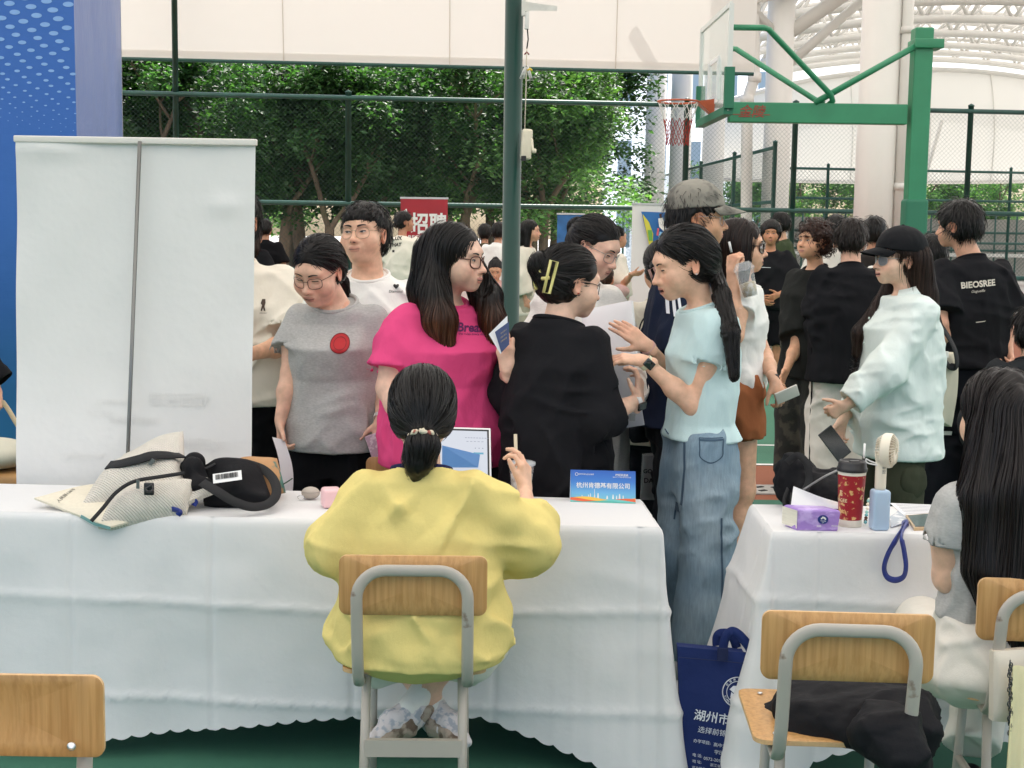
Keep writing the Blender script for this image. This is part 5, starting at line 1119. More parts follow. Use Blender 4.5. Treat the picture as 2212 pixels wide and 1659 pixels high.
# ---- bags on the front table
M_RIB = mat('ribbed_canvas', hexc('d8d1c6'), .9, noise=(40, .06), wave=(55, .0022, 'DIAGONAL', .8), bump=(500, .0005)); M_CANV = cloth('tote_canvas', 'ddd5c2', .05); M_BLK = cloth('black_nylon', '17171a', rough=.7); M_WEB = mat('black_webbing', (.014, .014, .016), .75, wave=(300, .0006, 'X', 0)); M_BLUE = mat('blue_ribbon', (.012, .03, .22), .45, spec=.5, noise=(60, .15))
tb = pillow([P(74, 1077, 4.13), P(262, 1034, 4.42), P(412, 1092, 4.14), P(236, 1140, 4.0)], .006, .022, 26, .006, 9, 1).build('tote_bag', M_CANV, None, True); tag(tb, 'flat cream canvas tote lying under the ribbed backpack at the table edge', 'tote bag')
bvt = bvh_of(tb.data); b = MB(); ax = unit(P(150, 1060, 4.2) - P(120, 1093, 4.12)); ay = unit(np.cross(A3([0, -.35, 1]), ax)); 
writing(b, '人民路138号', P(142, 1068, 4.15), ax, unit(P(100, 1058, 4.18) - P(125, 1075, 4.15)), width=.10); V = b.V[0]; b.V = [drape(bvt, (0, .6, -.8), .0015)(V)]; w_ = b.build('print', MATS['black_rubber'], tb)
ld = MB().tube([P(175, 1115, 4.02), P(205, 1132, 3.995), P(238, 1141, 3.985)], 1, flat=(.003, .009), up=(0, 1, 0)); ld.build('teal_edge', mat('teal_print', (.16, .33, .32), .7), tb)
for pts in ([(352, 1108, 4.07), (366, 1099, 4.05), (388, 1105, 4.03), (384, 1113, 4.03)], [(402, 1092, 4.12), (412, 1080, 4.1), (422, 1084, 4.1), (418, 1092, 4.1)]):
    ribbon([P(*q) for q in pts], .016, .003, (0, 1, .2)).build('blue_strap', M_BLUE, tb, True)
bp = thing('backpack', 'ribbed cream backpack lying on its side at the left end of the front table', 'backpack')
pillow([P(216, 1046, 4.2), P(268, 985, 4.40), P(396, 935, 4.40), P(400, 1030, 4.22)], .014, .032, 26, .014, 8, 4).build('flap', M_RIB, bp, True)
pillow([P(172, 1098, 4.10), P(238, 1018, 4.30), P(398, 1008, 4.26), P(392, 1052, 4.14)], .014, .075, 28, .022, 9, 8).build('body', M_RIB, bp, True)
pillow([P(212, 1140, 4.02), P(262, 1058, 4.16), P(420, 1040, 4.14), P(402, 1112, 4.06)], .014, .06, 28, .022, 11, 15).build('pocket', M_RIB, bp, True)
pillow([P(402, 1088, 4.08), P(390, 1016, 4.24), P(430, 1004, 4.26), P(468, 1062, 4.14)], .012, .02, 18, .01, 14, 3).build('side_flap', M_RIB, bp, True)
ribbon([P(233, 1005, 4.19), P(262, 1001, 4.16), P(300, 992, 4.15), P(330, 984, 4.16), P(370, 983, 4.2), P(395, 984, 4.25)], .036, .004, (0, -.6, .8)).build('handle', M_WEB, bp, True)
ribbon([P(197, 1126, 3.97), P(222, 1098, 3.99), P(252, 1063, 4.03), P(290, 1040, 4.05), P(345, 1030, 4.05), P(398, 1022, 4.06)], .011, .004, (0, -.8, .6)).build('zip', M_WEB, bp, True)
b = MB(); b.box(P(322, 1056, 4.02), (.03, .012, .038), bev=.004); b.tube([P(315, 1055, 4.01), P(318, 1062, 4.0), P(327, 1062, 4.0), P(331, 1055, 4.01), P(328, 1048, 4.01)], .004, 6, True); b.build('buckle', mat('black_plastic', (.02, .02, .022), .4), bp, True)
b = MB(); b.box(P(298, 1046, 4.03), (.009, .006, .026)); b.box(P(328, 998, 4.14), (.012, .006, .02), rot=rotm(0, 0, .6)); b.build('zip_pull', mat('zip_metal', (.25, .25, .25), .35, .9), bp)
sdf_obj('lining', [ell(P(378, 1012, 4.24), (.045, .05, .018)), ell(P(420, 1000, 4.27), (.035, .04, .035))], .007, M_BLK, bp)
kp = pillow([P(508, 1000, 4.42), P(600, 997, 4.42), P(616, 1058, 4.33), P(548, 1072, 4.30)], .03, .04, 20, .016, 16, 5).build('paper_bag', mat('kraft_paper', hexc('b98d62'), .8, bump=[(12, .01), (200, .0006)], mix=(hexc('4f7a70'), 9, .56, .60)), None, True); tag(kp, 'crumpled kraft paper bag with a teal pattern behind the black pouch', 'paper bag')
MB().tube(spline([P(612, 1046, 4.32), P(622, 1040, 4.31), P(632, 1033, 4.31)], 8), .002, 6).build('green_stem', mat('stem_green', (.03, .09, .04), .6), kp, True)
bk = thing('drawstring_bag', 'black drawstring bag with a big strap loop and a white barcode label', 'bag')
pillow([P(440, 1088, 4.16), P(442, 1010, 4.30), P(560, 1006, 4.32), P(590, 1088, 4.16)], .02, .05, 28, .022, 14, 21).build('body', M_BLK, bk, True)
sdf_obj('gathered_mouth', [ell(P(418, 1020, 4.2), (.04, .045, .05)), ell(P(432, 1050, 4.16), (.045, .05, .03), k=.02)], .007, M_BLK, bk, wrinkle(.006, (40, 20, 20), 2))
ribbon([P(436, 1042, 4.1), P(470, 1062, 4.06), P(505, 1083, 4.05), P(545, 1095, 4.06), P(580, 1088, 4.1), P(597, 1066, 4.16), P(590, 1035, 4.24), P(565, 1012, 4.3), P(525, 999, 4.32)], .030, .003, (.1, -.7, .7), 60).build('strap', M_WEB, bk, True)
ribbon([P(404, 1002, 4.22), P(440, 1012, 4.2), P(475, 998, 4.26), P(520, 992, 4.3)], .008, .003, (0, -.7, .7)).build('drawstring', M_WEB, bk, True)
lb = MB(); o = P(491, 1030, 4.10); e1, e2_ = unit(P(520, 1026, 4.1) - P(462, 1034, 4.11)), unit(P(490, 1015, 4.14) - P(492, 1045, 4.09)); wv, hv = .046, .021
lb.add([o - e1 * wv - e2_ * hv, o + e1 * wv - e2_ * hv, o + e1 * wv + e2_ * hv, o - e1 * wv + e2_ * hv], [[0, 1, 2, 3]]); lo = lb.build('label', mat('label_white', (.75, .75, .74), .5), bk)
lb = MB(); nn = unit(np.cross(e1, e2_)); nn = nn if nn[1] < 0 else -nn; rr_ = random.Random(3)
for i in range(26):
    x = -wv * .8 + i * wv * 1.6 / 26; ww = rr_.uniform(.0005, .0014); c = o + e1 * x + nn * .0015; lb.add([c - e1 * ww - e2_ * hv * .35, c + e1 * ww - e2_ * hv * .35, c + e1 * ww + e2_ * hv * .7, c - e1 * ww + e2_ * hv * .7], [[0, 1, 2, 3]])
lb.build('barcode', MATS['black_rubber'], lo)
# earphone case, pink cube
e = thing('earphone_case', 'small beige oval earphone case with a metal ring beside the pink cube', 'earphone case'); c = TP(668, 1083) + [0, .03, .022]
sdf_obj('case', [ell(c, (.030, .024, .020))], .003, mat('silicone_beige', hexc('b7aca0'), .6), e); MB().tube(c + np.stack([-.028 + .011 * np.cos(np.linspace(0, 6.28, 16)[:-1]), np.full(15, -.02), -.012 + .007 * np.sin(np.linspace(0, 6.28, 16)[:-1])], 1), .0014, 6, True).build('ring', mat('steel', (.7, .7, .7), .25, 1), e, True); MB().tube(c + np.stack([.0302 * np.cos(np.linspace(0, 6.28, 30)[:-1]), .0242 * np.sin(np.linspace(0, 6.28, 30)[:-1]), np.full(29, .004)], 1), .0008, 5, True).build('seam', mat('seam_dark', (.3, .27, .24), .7), e)
c = TP(712, 1100) + [0, .03, .032]; o = MB().box(c, (.06, .06, .062), bev=.012, rz=.25).build('cube_case', mat('pink_plastic', hexc('eec4c8'), .35, spec=.5), None, True); tag(o, 'small pale pink rounded cube on the table by the yellow sleeve', 'cube case')
# laptop
lp = thing('laptop', 'open silver laptop with a bright page on screen, in front of the seated yellow-top woman', 'laptop'); LA, LB_, LC, LDn = P(884, 924, 4.36), P(1057, 929, 4.36), P(1056, 1088, 4.27), P(884, 1083, 4.27)
ux, uz = unit(LB_ - LA), unit(LA - LDn); ny_ = unit(np.cross(ux, uz)); ny_ = ny_ if ny_[1] < 0 else -ny_; ce = (LA + LB_ + LC + LDn) / 4; wL, hL = np.linalg.norm(LB_ - LA) + .0, np.linalg.norm(LA - LDn); Rl = np.stack([ux, -ny_, uz], 1)
MB().box(ce, (wL + .012, .007, hL + .012), bev=.003, rot=Rl).build('lid', mat('aluminium', (.66, .66, .67), .35, .8), lp, True); MB().box(ce + ny_ * .0042, (wL, .001, hL), rot=Rl).build('bezel', MATS['black_plastic'], lp)
def emis(name, c, s=.7):
    m = bpy.data.materials.new(name); m.use_nodes = True; b_ = m.node_tree.nodes['Principled BSDF']; b_.inputs['Base Color'].default_value = (.02, .02, .02, 1); b_.inputs['Emission Color'].default_value = (*c, 1); b_.inputs['Emission Strength'].default_value = s; b_.inputs['Roughness'].default_value = .2; return m
scn = MB().box(ce + ny_ * .0052, (wL - .012, .0008, hL - .012), rot=Rl).build('screen', emis('screen_white', (.72, .76, .85), .42), lp)
b = MB(); S_ = lambda x, z: ce + ux * x + uz * z + ny_ * .0062
for i in range(9): b.box(S_(.055 + i * .009, hL * .38), (.006, .0004, .0016), rot=Rl)
for i in range(5): b.box(S_(.06 + i * .012, hL * .33), (.007, .0004, .0014), rot=Rl)
for i in range(3): b.box(S_(.085 + i * .012, hL * .24), (.003, .0004, .003), rot=Rl)
b.build('page_text', emis('screen_grey', (.3, .32, .4), .4), scn); MB().box(S_(.095, hL * .17), (.032, .0004, .006), rot=Rl).build('page_button', emis('screen_blue', (.1, .35, .5), .5), scn)
MB().box(ce + uz * (-hL / 2) + [0, -.11, -.004], (wL, .22, .012), bev=.003).build('base', MATS['aluminium'], lp, True)
fo = MB(); fo.add([P(955, 962, 4.24), P(1037, 982, 4.24), P(1033, 1010, 4.22), P(955, 1010, 4.22)] + [P(955, 962, 4.245), P(1037, 982, 4.245), P(1033, 1010, 4.225), P(955, 1010, 4.225)], [[0, 1, 2, 3], [7, 6, 5, 4], [0, 4, 5, 1], [1, 5, 6, 2]]); tag(fo.build('folder', mat('folder_blue', hexc('4f7fb8'), .35, spec=.5)), 'blue glossy folder standing in front of the laptop screen', 'folder')
# name plate
np_t = thing('name_plate', 'blue tent name card with white characters at the right end of the front table', 'name card'); b0, b1 = TP(1232, 1084), TP(1373, 1088); hN = .105; wN = np.linalg.norm(b1 - b0); ux = unit(b1 - b0); tl = unit(np.array([0, .28, 1])); nf = unit(np.cross(ux, tl)); nf = nf if nf[1] < 0 else -nf
N_ = lambda x, y, o=0: b0 + ux * x * wN + tl * y * hN + nf * o
b = MB(); u, v = np.meshgrid(np.linspace(0, 1, 4), np.linspace(0, 1, 20), indexing='ij'); b.grid(b0 + ux * (u * wN)[..., None] + tl * (v * hN)[..., None]); vv = v.reshape(-1); stops = [np.array(hexc(h)) for h in ('7fd0d8', '6fb4e2', '3f7fd0', '2f62bd')]
b.C = [np.stack([np.interp(vv, [0, .3, .65, 1], [s[i] for s in stops]) for i in range(3)], 1) * .9]; b.build('front', vgrad('card_print', .4, .5), np_t, False, cols=True)
b = MB(); tb_ = unit(np.array([0, -.28, 1])); p0b, p1b = b0 + [0, .06, 0], b1 + [0, .06, 0]; b.add([N_(0, 1), N_(1, 1), p1b, p0b], [[0, 1, 2, 3]]); b.add([b0, N_(0, 1), p0b, b1, N_(1, 1), p1b], (), [[0, 1, 2], [3, 5, 4]]); b.build('back', mat('card_back', hexc('d8dce4'), .5), np_t)
b = MB(); writing(b, '杭州肯德基有限公司', N_(.5, .53, .001), ux, tl, width=wN * .82, bold=.012); writing(b, '湖州市就业创业指导', N_(.24, .87, .001), ux, tl, width=wN * .24); writing(b, '校招双选会', N_(.79, .87, .001), ux, tl, width=wN * .2, bold=.01); writing(b, '湖州市二〇二四年高校毕业生专场', N_(.79, .80, .001), ux, tl, width=wN * .28)
a = np.linspace(0, 2 * math.pi, 14, endpoint=False); b.tube([N_(.095 + .022 * math.cos(q), .865 + .045 * math.sin(q), .001) for q in a], .0007, 4, True)
for x, w__, h_ in ((.17, .02, .10), (.27, .02, .12), (.30, .018, .16), (.36, .025, .14), (.365, .012, .30), (.41, .03, .17), (.55, .03, .10), (.64, .03, .14), (.70, .02, .11), (.74, .03, .16), (.80, .02, .12)):
    b.add([N_(x, .12, .0008), N_(x + w__, .12, .0008), N_(x + w__ * .7, .12 + h_, .0008), N_(x + w__ * .3, .12 + h_, .0008)], [[0, 1, 2, 3]])
b.build('lettering', mat('lettering_white', (.8, .79, .76), .6), np_t)
b = MB(); xs = np.linspace(0, 1, 24)
for k_, (cl_, ph_, y0_, a_) in enumerate((('f2c14e', 0, .13, .05), ('e8683e', 1.6, .10, .045), ('6fc6c0', 3.0, .06, .04), ('58b4a8', 4.2, .035, .02))):
    up_ = [N_(x, max(.005, y0_ + a_ * math.sin(x * 7 + ph_)), .0012 + k_ * .0004) for x in xs]; lo_ = [N_(x, 0, .0012 + k_ * .0004) for x in xs]; b.col = hexc(cl_); b.grid(np.stack([lo_, up_]))
b.build('wave_print', MATS['print_colours'], np_t, False, cols=True)
# iced cup by the seated woman's hand
ic = thing('iced_drink', 'clear iced drink cup with a cream straw by the raised hand in front', 'cup', TP(1126, 1080) + np.array([0, .06, 0])); M_CUP = clear('clear_plastic', (.85, .87, .88), .74, .1)
MB().lathe([(.033, 0), (.036, .05), (.041, .105), (.044, .108)], 28, cap=False).build('cup', M_CUP, ic, True); MB().lathe([(.0, .002), (.031, .002), (.034, .05), (.036, .075), (.0, .076)], 24).build('drink', mat('milk_coffee', (.42, .33, .25), .5, mix=((.7, .66, .6), 40, .45, .6)), ic, True)
MB().lathe([(.046, .106), (.047, .110), (.046, .116), (.03, .120), (.0, .121)], 28, cap=False).build('lid', clear('clear_lid', (.85, .87, .88), .5, .1), ic, True); zz_ = P(1113, 938, ic.location.y)[2] - .75; xx_ = P(1113, 960, ic.location.y)[0] - ic.location.x
MB().tube([[xx_ * .6, 0, .01], [xx_, 0, zz_]], .0058, 10).build('straw', mat('paper_straw', hexc('dfd0b4'), .7), ic, True)

# ---- right-hand table
ts = thing('tissue_pack', 'purple soft pack of tissues with a white tissue pulled out', 'tissue pack'); p0, p1 = TP(1722, 1146), TP(1815, 1149); ux = unit(p1 - p0); wT = np.linalg.norm(p1 - p0); dT, hT = .075, .066; vy = unit(np.array([-.45, 1, 0]))
c0 = (p0 + p1) / 2 + vy * dT / 2 + [0, 0, hT / 2]; A_ = np.stack([ux, vy, [0, 0, 1]], 1); sz_ = np.array([wT, dT, hT]); V, Q_ = roundbox(sz_, .010, 5); V = V + (nz(V * 45)[:, None] - .5) * .006 * np.sign(V); V[:, 2] += .004 * np.cos(V[:, 0] * 30)
MB().add(V @ A_.T + c0, Q_).build('pack', mat('purple_wrap', hexc('a584cc'), .3, spec=.5, mix=(hexc('c3a9e2'), 22, .48, .6, (1, 1, 2)), bump=[(30, .004)]), ts, True)
b = MB(); e0 = p0 - ux * .0015; b.add([e0 + [0, 0, .006], e0 + vy * dT + [0, 0, .006], e0 + vy * dT + [0, 0, hT - .006], e0 + [0, 0, hT - .006]], [[0, 1, 2, 3]]); b.build('tissue_stack', mat('tissue_cream', (.76, .73, .62), .9, noise=(60, .1, (.2, .2, 4))), ts)
tp = MB(); u, v = np.meshgrid(np.linspace(0, 1, 16), np.linspace(0, 1, 10), indexing='ij'); ta, tb2, tc, td_ = P(1708, 1092, 4.1), P(1815, 1100, 4.05), P(1812, 1086, 4.07), P(1716, 1052, 4.12)
Gt = (ta * (1 - u)[..., None] + tb2 * u[..., None]) * (1 - v)[..., None] + (td_ * (1 - u)[..., None] + tc * u[..., None]) * v[..., None]; Gt[..., 1] += .015 * np.sin(u * 5 + v * 2) * v; tp.grid(Gt); tp.build('tissue', mat('tissue_white', (.82, .82, .81), .9, bump=(60, .001)), ts, True)
b = MB(); fy = p0 * .42 + p1 * .58 - vy * .0022 + [0, 0, .036]; q = np.linspace(0, 2 * math.pi, 22, endpoint=False); V = [fy + ux * .0155 * math.cos(a) + np.array([0, 0, .0135 * math.sin(a)]) for a in q]; b.add(V, (), [[0, i, i + 1] for i in range(1, 21)]); b.build('emblem', mat('emblem_blue', hexc('22357e'), .4), ts)
b = MB(); fz = fy - vy * .0012
for dx, dz, r_ in ((-.005, .003, .0025), (-.001, .006, .003), (.003, .005, .003), (.006, .002, .0025)): b.add([fz + ux * (dx + r_ * math.cos(a)) + np.array([0, 0, dz + r_ * math.sin(a)]) for a in q], (), [[0, i, i + 1] for i in range(1, 21)])
writing(b, 'Vinda', fz + np.array([0, 0, -.004]), ux, [0, 0, 1], width=.016); writing(b, '维达', fz + np.array([0, 0, -.0095]), ux, [0, 0, 1], width=.007); writing(b, '超韧', fy - ux * .012 + np.array([0, 0, -.020]) - vy * .0012, ux, [0, 0, 1], width=.013, bold=.01); writing(b, '柔软细腻', fy + ux * .034 + np.array([0, 0, -.018]) - vy * .0012, ux, [0, 0, 1], width=.02); b.build('lettering', mat('lettering_white', (.8, .79, .76), .6), ts)
cu = thing('paper_cup', 'tall red and gold paper cup with a black lid on the right-hand table', 'cup', TP(1842, 1141) + np.array([0, .036, 0])); k_ = 4.08 / F
red = mat('cup_red', hexc('9c1a24'), .4, spec=.5, mix=(hexc('d9b070'), 55, .56, .60)); plain = mat('cup_red_plain', hexc('a01c26'), .4)
MB().lathe([(.0, .0), (.0345, .0), (.0350, .022)], 36, cap=False).build('base_band', mat('cup_cream', hexc('e9e2d2'), .5), cu, True); MB().lathe([(.0350, .022), (.0415, .158)], 36, cap=False).build('sleeve', red, cu, True); MB().lathe([(.0415, .158), (.0425, .172)], 36, cap=False).build('top_band', MATS['cup_cream'], cu, True)
MB().lathe([(.0445, .168), (.0455, .172), (.0455, .178), (.043, .181), (.0415, .193), (.038, .2), (.036, .2), (.034, .195), (.0, .195)], 36, cap=False).build('lid', MATS['black_plastic'], cu, True); b = MB().box((.004, -.01, .198), (.03, .022, .006), bev=.002); b.build('spout', MATS['black_plastic'], cu, True)
b = MB(); wp = lambda Q0: np.stack([(.0388 + (Q0[:, 2] - .09) * .048) * np.sin(Q0[:, 0] / .038 - .95) , -(.0388 + (Q0[:, 2] - .09) * .048) * np.cos(Q0[:, 0] / .038 - .95), Q0[:, 2]], 1)
writing(b, 'CHAGEE', np.array([-.012, 0, .082]), [1, 0, 0], [0, 0, 1], width=.056, bold=.02, warp=wp); writing(b, 'Σ', np.array([-.006, 0, .103]), [1, 0, 0], [0, 0, 1], width=.012, warp=wp, bold=.02); b.build('lettering', mat('lettering_gold', hexc('e6cfa0'), .5), cu)
MB().tube([P(1866, 990, 4.16) - A3(cu.location), P(1868, 958, 4.17) - A3(cu.location)], .0035, 8).build('straw', mat('straw_white', (.8, .8, .78), .5), cu, True)
fan = thing('handheld_fan', 'cream handheld fan standing on a pale blue power block', 'fan', TP(1903, 1148) + np.array([0, .026, 0]))
MB().box((0, 0, .061), (.052, .048, .122), bev=.010, rz=.12).build('power_block', mat('pale_blue_plastic', hexc('aec6de'), .4), fan, True); kf = 4.06 / F; M_CREAM = mat('cream_plastic', hexc('e8dfcc'), .4, spec=.5)
MB().lathe([(.0, .12), (.0155, .12), (.0165, .13), (.0165, .22), (.0145, .235), (.0, .24)], 20, (-.001, 0, 0)).build('handle', M_CREAM, fan, True)
hc_ = np.array([P(1907, 966, 4.06)[0] - fan.location.x, 0, P(1907, 966, 4.06)[2] - .75]); Rf = rotm(R(62), 0, 0); hd_ = MB()
ringp = lambda r_, y_: np.stack([r_ * np.cos(np.linspace(0, 2 * math.pi, 33)[:-1]), np.full(32, y_), r_ * np.sin(np.linspace(0, 2 * math.pi, 33)[:-1])], 1) @ Rf.T + hc_
hd_.grid(np.stack([ringp(.050, -.012), ringp(.052, -.006), ringp(.052, .010), ringp(.049, .016)] ).transpose(1, 0, 2)[list(range(32)) + [0]]); hd_.build('hoop', M_CREAM, fan, True)
sl_ = MB()
for i in range(30):
    a = i / 30 * 2 * math.pi; sl_.tube(np.array([[.012 * math.cos(a), -.022, .012 * math.sin(a)], [.036 * math.cos(a + .25), -.022, .036 * math.sin(a + .25)], [.049 * math.cos(a + .35), -.010, .049 * math.sin(a + .35)]]) @ Rf.T + hc_, .0013, 5)
    sl_.tube(np.array([[.010 * math.cos(a), .034, .010 * math.sin(a)], [.036 * math.cos(a), .032, .036 * math.sin(a)], [.048 * math.cos(a), .014, .048 * math.sin(a)]]) @ Rf.T + hc_, .0013, 5)
for y_, r_ in ((-.022, .013), (.034, .012)): sl_.tube(ringp(r_, y_), .002, 5, True)
sl_.build('grille', M_CREAM, fan, True); bl = MB()
for i in range(5):
    a = i / 5 * 6.28; bl.add(np.array([[.006 * math.cos(a), -.006, .006 * math.sin(a)], [.042 * math.cos(a - .2), -.008, .042 * math.sin(a - .2)], [.042 * math.cos(a + .5), .008, .042 * math.sin(a + .5)], [.006 * math.cos(a + .9), .004, .006 * math.sin(a + .9)]]) @ Rf.T + hc_, [[0, 1, 2, 3]])
bl.build('blades', mat('blade_tan', hexc('b9ab95'), .5), fan); b = MB(); writing(b, '随身风', (0.004, -.0168, .19), [0, 0, 1], [-1, 0, 0], width=.035); b.build('sticker', mat('lettering_grey', (.15, .16, .17), .6), fan)
MB().tube(spline([hc_ + [-.012, -.005, -.045], [-.03, .0, .205], [-.045, .005, .212], [-.04, .004, .2], [-.01, -.01, .196]], 24), .0022, 6).build('wrist_cord', mat('straw_white', (.8, .8, .78), .5), fan, True)
bd_ = thing('bead_charm', 'small string of turquoise, brown and white beads beside the fan', 'beads'); cols_ = ['8fc4bd', 'e8dcc4', '4a2a1c', 'efe8d8', '6fb0b8']
b = MB(); rb = random.Random(5)
for i, q in enumerate(spline([TP(1869, 1135) + [0, 0, .01], TP(1872, 1120) + [0, 0, .02], TP(1880, 1105) + [0, .02, .035], TP(1884, 1120) + [0, -.01, .02], TP(1886, 1138) + [0, 0, .012]], 17)): b.col = hexc(cols_[rb.randrange(5)]); b.lathe([(.0005, -.006), (.0048, -.003), (.006, 0), (.0048, .003), (.0005, .006)], 8, q)
b.build('beads', mat('bead_glaze', attr=True, rough=.25), bd_, True, cols=True)
k2 = thing('backpack', 'black backpack slumped behind the tissue pack on the right-hand table', 'backpack')
sdf_obj('body', [ell(P(1722, 1040, 4.36), (.075, .07, .085), k=.04), ell(P(1705, 1020, 4.36), (.045, .05, .065), k=.04), ell(P(1775, 1062, 4.3), (.085, .06, .062), k=.03), cap(P(1730, 1060, 4.3), P(1815, 1022, 4.34), .035, .03, k=.03), ell(P(1800, 1075, 4.26), (.07, .05, .05), k=.03)], .006, M_BLK, k2, sumf(wrinkle(.008, (18, 18, 18), 3), wrinkle(.004, (40, 40, 40), 8)))
ribbon([P(1700, 1000, 4.27), P(1722, 984, 4.26), P(1742, 1000, 4.25), P(1748, 1035, 4.24), P(1738, 1062, 4.22)], .022, .004, (0, -1, .2)).build('top_handle', M_WEB, k2, True); ribbon([P(1702, 1055, 4.26), P(1694, 1080, 4.22), P(1698, 1100, 4.2), P(1712, 1090, 4.2)], .012, .003, (.4, -1, 0)).build('strap', M_WEB, k2, True); ribbon([P(1714, 1066, 4.22), P(1712, 1095, 4.18), P(1711, 1121, 4.16)], .020, .003, (0, -1, 0)).build('strap', M_WEB, k2, True); ribbon([P(1735, 1058, 4.22), P(1780, 1030, 4.22), P(1818, 1012, 4.26)], .006, .004, (0, -1, 0)).build('zip', mat('zip_metal', (.25, .25, .25), .35, .9), k2, True)
ph = thing('smartphone', 'smartphone in a clear gold case lying flat beside the lanyard card', 'phone'); q = [TP(1956, 1120), TP(2040, 1112), TP(2052, 1145), TP(1974, 1147)]; 
pillow([c + [0, 0, .005] for c in q], .010, 0.0005, 6, 0).build('case', mat('clear_gold', hexc('c2a37c'), .25, spec=.6), ph); pillow([c + ((q[0] + q[1] + q[2] + q[3]) / 4 - c) * .1 + [0, 0, .0105] for c in q], .001, 0, 4, 0).build('screen', mat('phone_glass', (.012, .016, .015), .06, spec=.8), ph)
pp = thing('paper', 'printed white form on the right-hand table behind the phone', 'paper'); q = [TP(1922, 1088), TP(2120, 1096), TP(2110, 1116), TP(1950, 1113)]; pillow([c + [0, 0, .002] for c in q], .001, 0, 8, .0003).build('sheet', mat('paper_white', (.78, .78, .79), .7), pp); b = MB()
for v in np.linspace(.12, .9, 7):
    a_, c_ = (q[0] * (1 - v) + q[3] * v) * .95 + (q[1] * (1 - v) + q[2] * v) * .05, (q[0] * (1 - v) + q[3] * v) * .1 + (q[1] * (1 - v) + q[2] * v) * .9; b.tube([a_ + [0, 0, .0035], c_ + [0, 0, .0035]], 1, flat=(.0006, .0025), up=(0, 0, 1))
b.build('printed_lines', mat('print_grey', (.35, .36, .4), .7), pp)
lc = thing('lanyard_card', 'name badge card with a blue lanyard loop hanging off the table edge', 'lanyard'); q = [TP(1921, 1120), TP(1940, 1106), TP(1968, 1128), TP(1925, 1142)]; pillow([c + [0, 0, .004] for c in q], .002, 0, 6, 0).build('card', mat('badge_card', hexc('b6bcc8'), .25, spec=.6, mix=(hexc('e6e6ea'), 30, .5, .55)), lc)
e_ = TP(1946, 1143); yl = e_[1] - .115; ribbon([TP(1960, 1132) + [0, 0, .006], TP(1950, 1137) + [0, 0, .008], e_ + [0, -.014, .003], P(1936, 1165, yl), P(1919, 1195, yl - .004), P(1910, 1225, yl - .004), P(1916, 1246, yl), P(1934, 1253, yl + .002), P(1952, 1245, yl), P(1957, 1222, yl - .002), P(1953, 1190, yl), P(1948, 1160, yl), e_ + [.008, -.010, .006], TP(1962, 1136) + [0, 0, .010]], .018, .0015, (.35, -.6, .1), 90).build('ribbon', M_BLUE, lc, True)

# ---- navy tote standing between the tables
nb_ = thing('tote_bag', 'navy non-woven tote with white printed characters, standing between the two tables', 'tote bag'); TD = 3.97; M_NAVY = mat('navy_fabric', hexc('1c2c60'), .75, spec=.25, bump=[(500, .0006), (8, .008)], noise=(5, .12))
p00, p10, p11, p01 = P(1462, 1392, TD + .01), P(1672, 1412, TD - .01), P(1690, 1720, TD - .04), P(1474, 1704, TD - .02)
pillow([p01, p00, p10, p11], .05, .014, 26, .005, 7, 6, pw=.6).build('body', M_NAVY, nb_, True); bvn = bvh_of(nb_.children[0].data)
b = MB(); b.tube([P(1466, 1420, TD - .045), P(1570, 1429, TD - .055), P(1668, 1440, TD - .05)], .0012, 5); b.box(P(1561, 1413, TD - .048), (.032, .004, .038), bev=.0015); b.build('hem_stitching', mat('navy_dark', hexc('141f48'), .8), nb_)
ribbon([P(1549, 1395, TD + .03), P(1549, 1376, TD + .03), P(1558, 1368, TD + .03), P(1580, 1372, TD + .03), P(1592, 1400, TD + .035)], .028, .0025, (.2, -1, 0)).build('handle', M_NAVY, nb_, True); ribbon([P(1562, 1400, TD - .035), P(1567, 1378, TD - .035), P(1580, 1364, TD - .03), P(1597, 1372, TD - .03), P(1617, 1396, TD - .03), P(1622, 1410, TD - .03)], .028, .0025, (.2, -1, 0)).build('handle', M_NAVY, nb_, True)
b = MB(); wpn = drape(bvn, (0, 1, 0), .0022); ux = unit(P(1670, 1597, TD) - P(1490, 1577, TD)); uy = np.array([.02, 0, 1])
def wn_(s, px, py, w, **k): writing(b, s, P(px, py, TD), ux, uy, width=w * TD / F, **k)
wn_('湖州市前锦教育', 1584, 1543, 185, shear=.12, bold=.012); wn_('选择前锦', 1533, 1567, 62, shear=.15); wn_('办学项目:', 1512, 1590, 37); wn_('高中升学服务', 1564, 1597, 58); wn_('学历提升  职业技能  考', 1588, 1615, 105); wn_('电 话:', 1502, 1619, 20); wn_('0572-2053010', 1542, 1627, 56); wn_('地 址:', 1501, 1632, 20); wn_('浙江省湖州市吴兴区新天地写字楼12楼南层', 1600, 1645, 150); wn_('官方微信:', 1506, 1646, 32); wn_('qjjy1218', 1543, 1652, 28)
wpB = wpn; V = np.concatenate(b.V)
cB = P(1588, 1484, TD); kk = TD / F
def ringb(r_, w_): a = np.linspace(0, 2 * math.pi, 40, endpoint=False); b.tube(cB + np.stack([r_ * kk * np.cos(a), np.full(40, -.0), r_ * kk * np.sin(a)], 1), w_ * kk, 4, True)
ringb(33, 1.1); ringb(24, .8)
def pz(pts): k = len(pts); b.add([cB + np.array([x * kk, -.0, y * kk]) for x, y in pts] , (), [[0, i, i + 1] for i in range(1, k - 1)])
pz([(-18, 6), (-10, 14), (10, 14), (18, 6), (0, -9)]); pz([(-14, 0), (-1, -10), (0, -12), (-10, -20), (-16, -10)]); pz([(14, 0), (1, -10), (0, -12), (10, -20), (16, -10)])
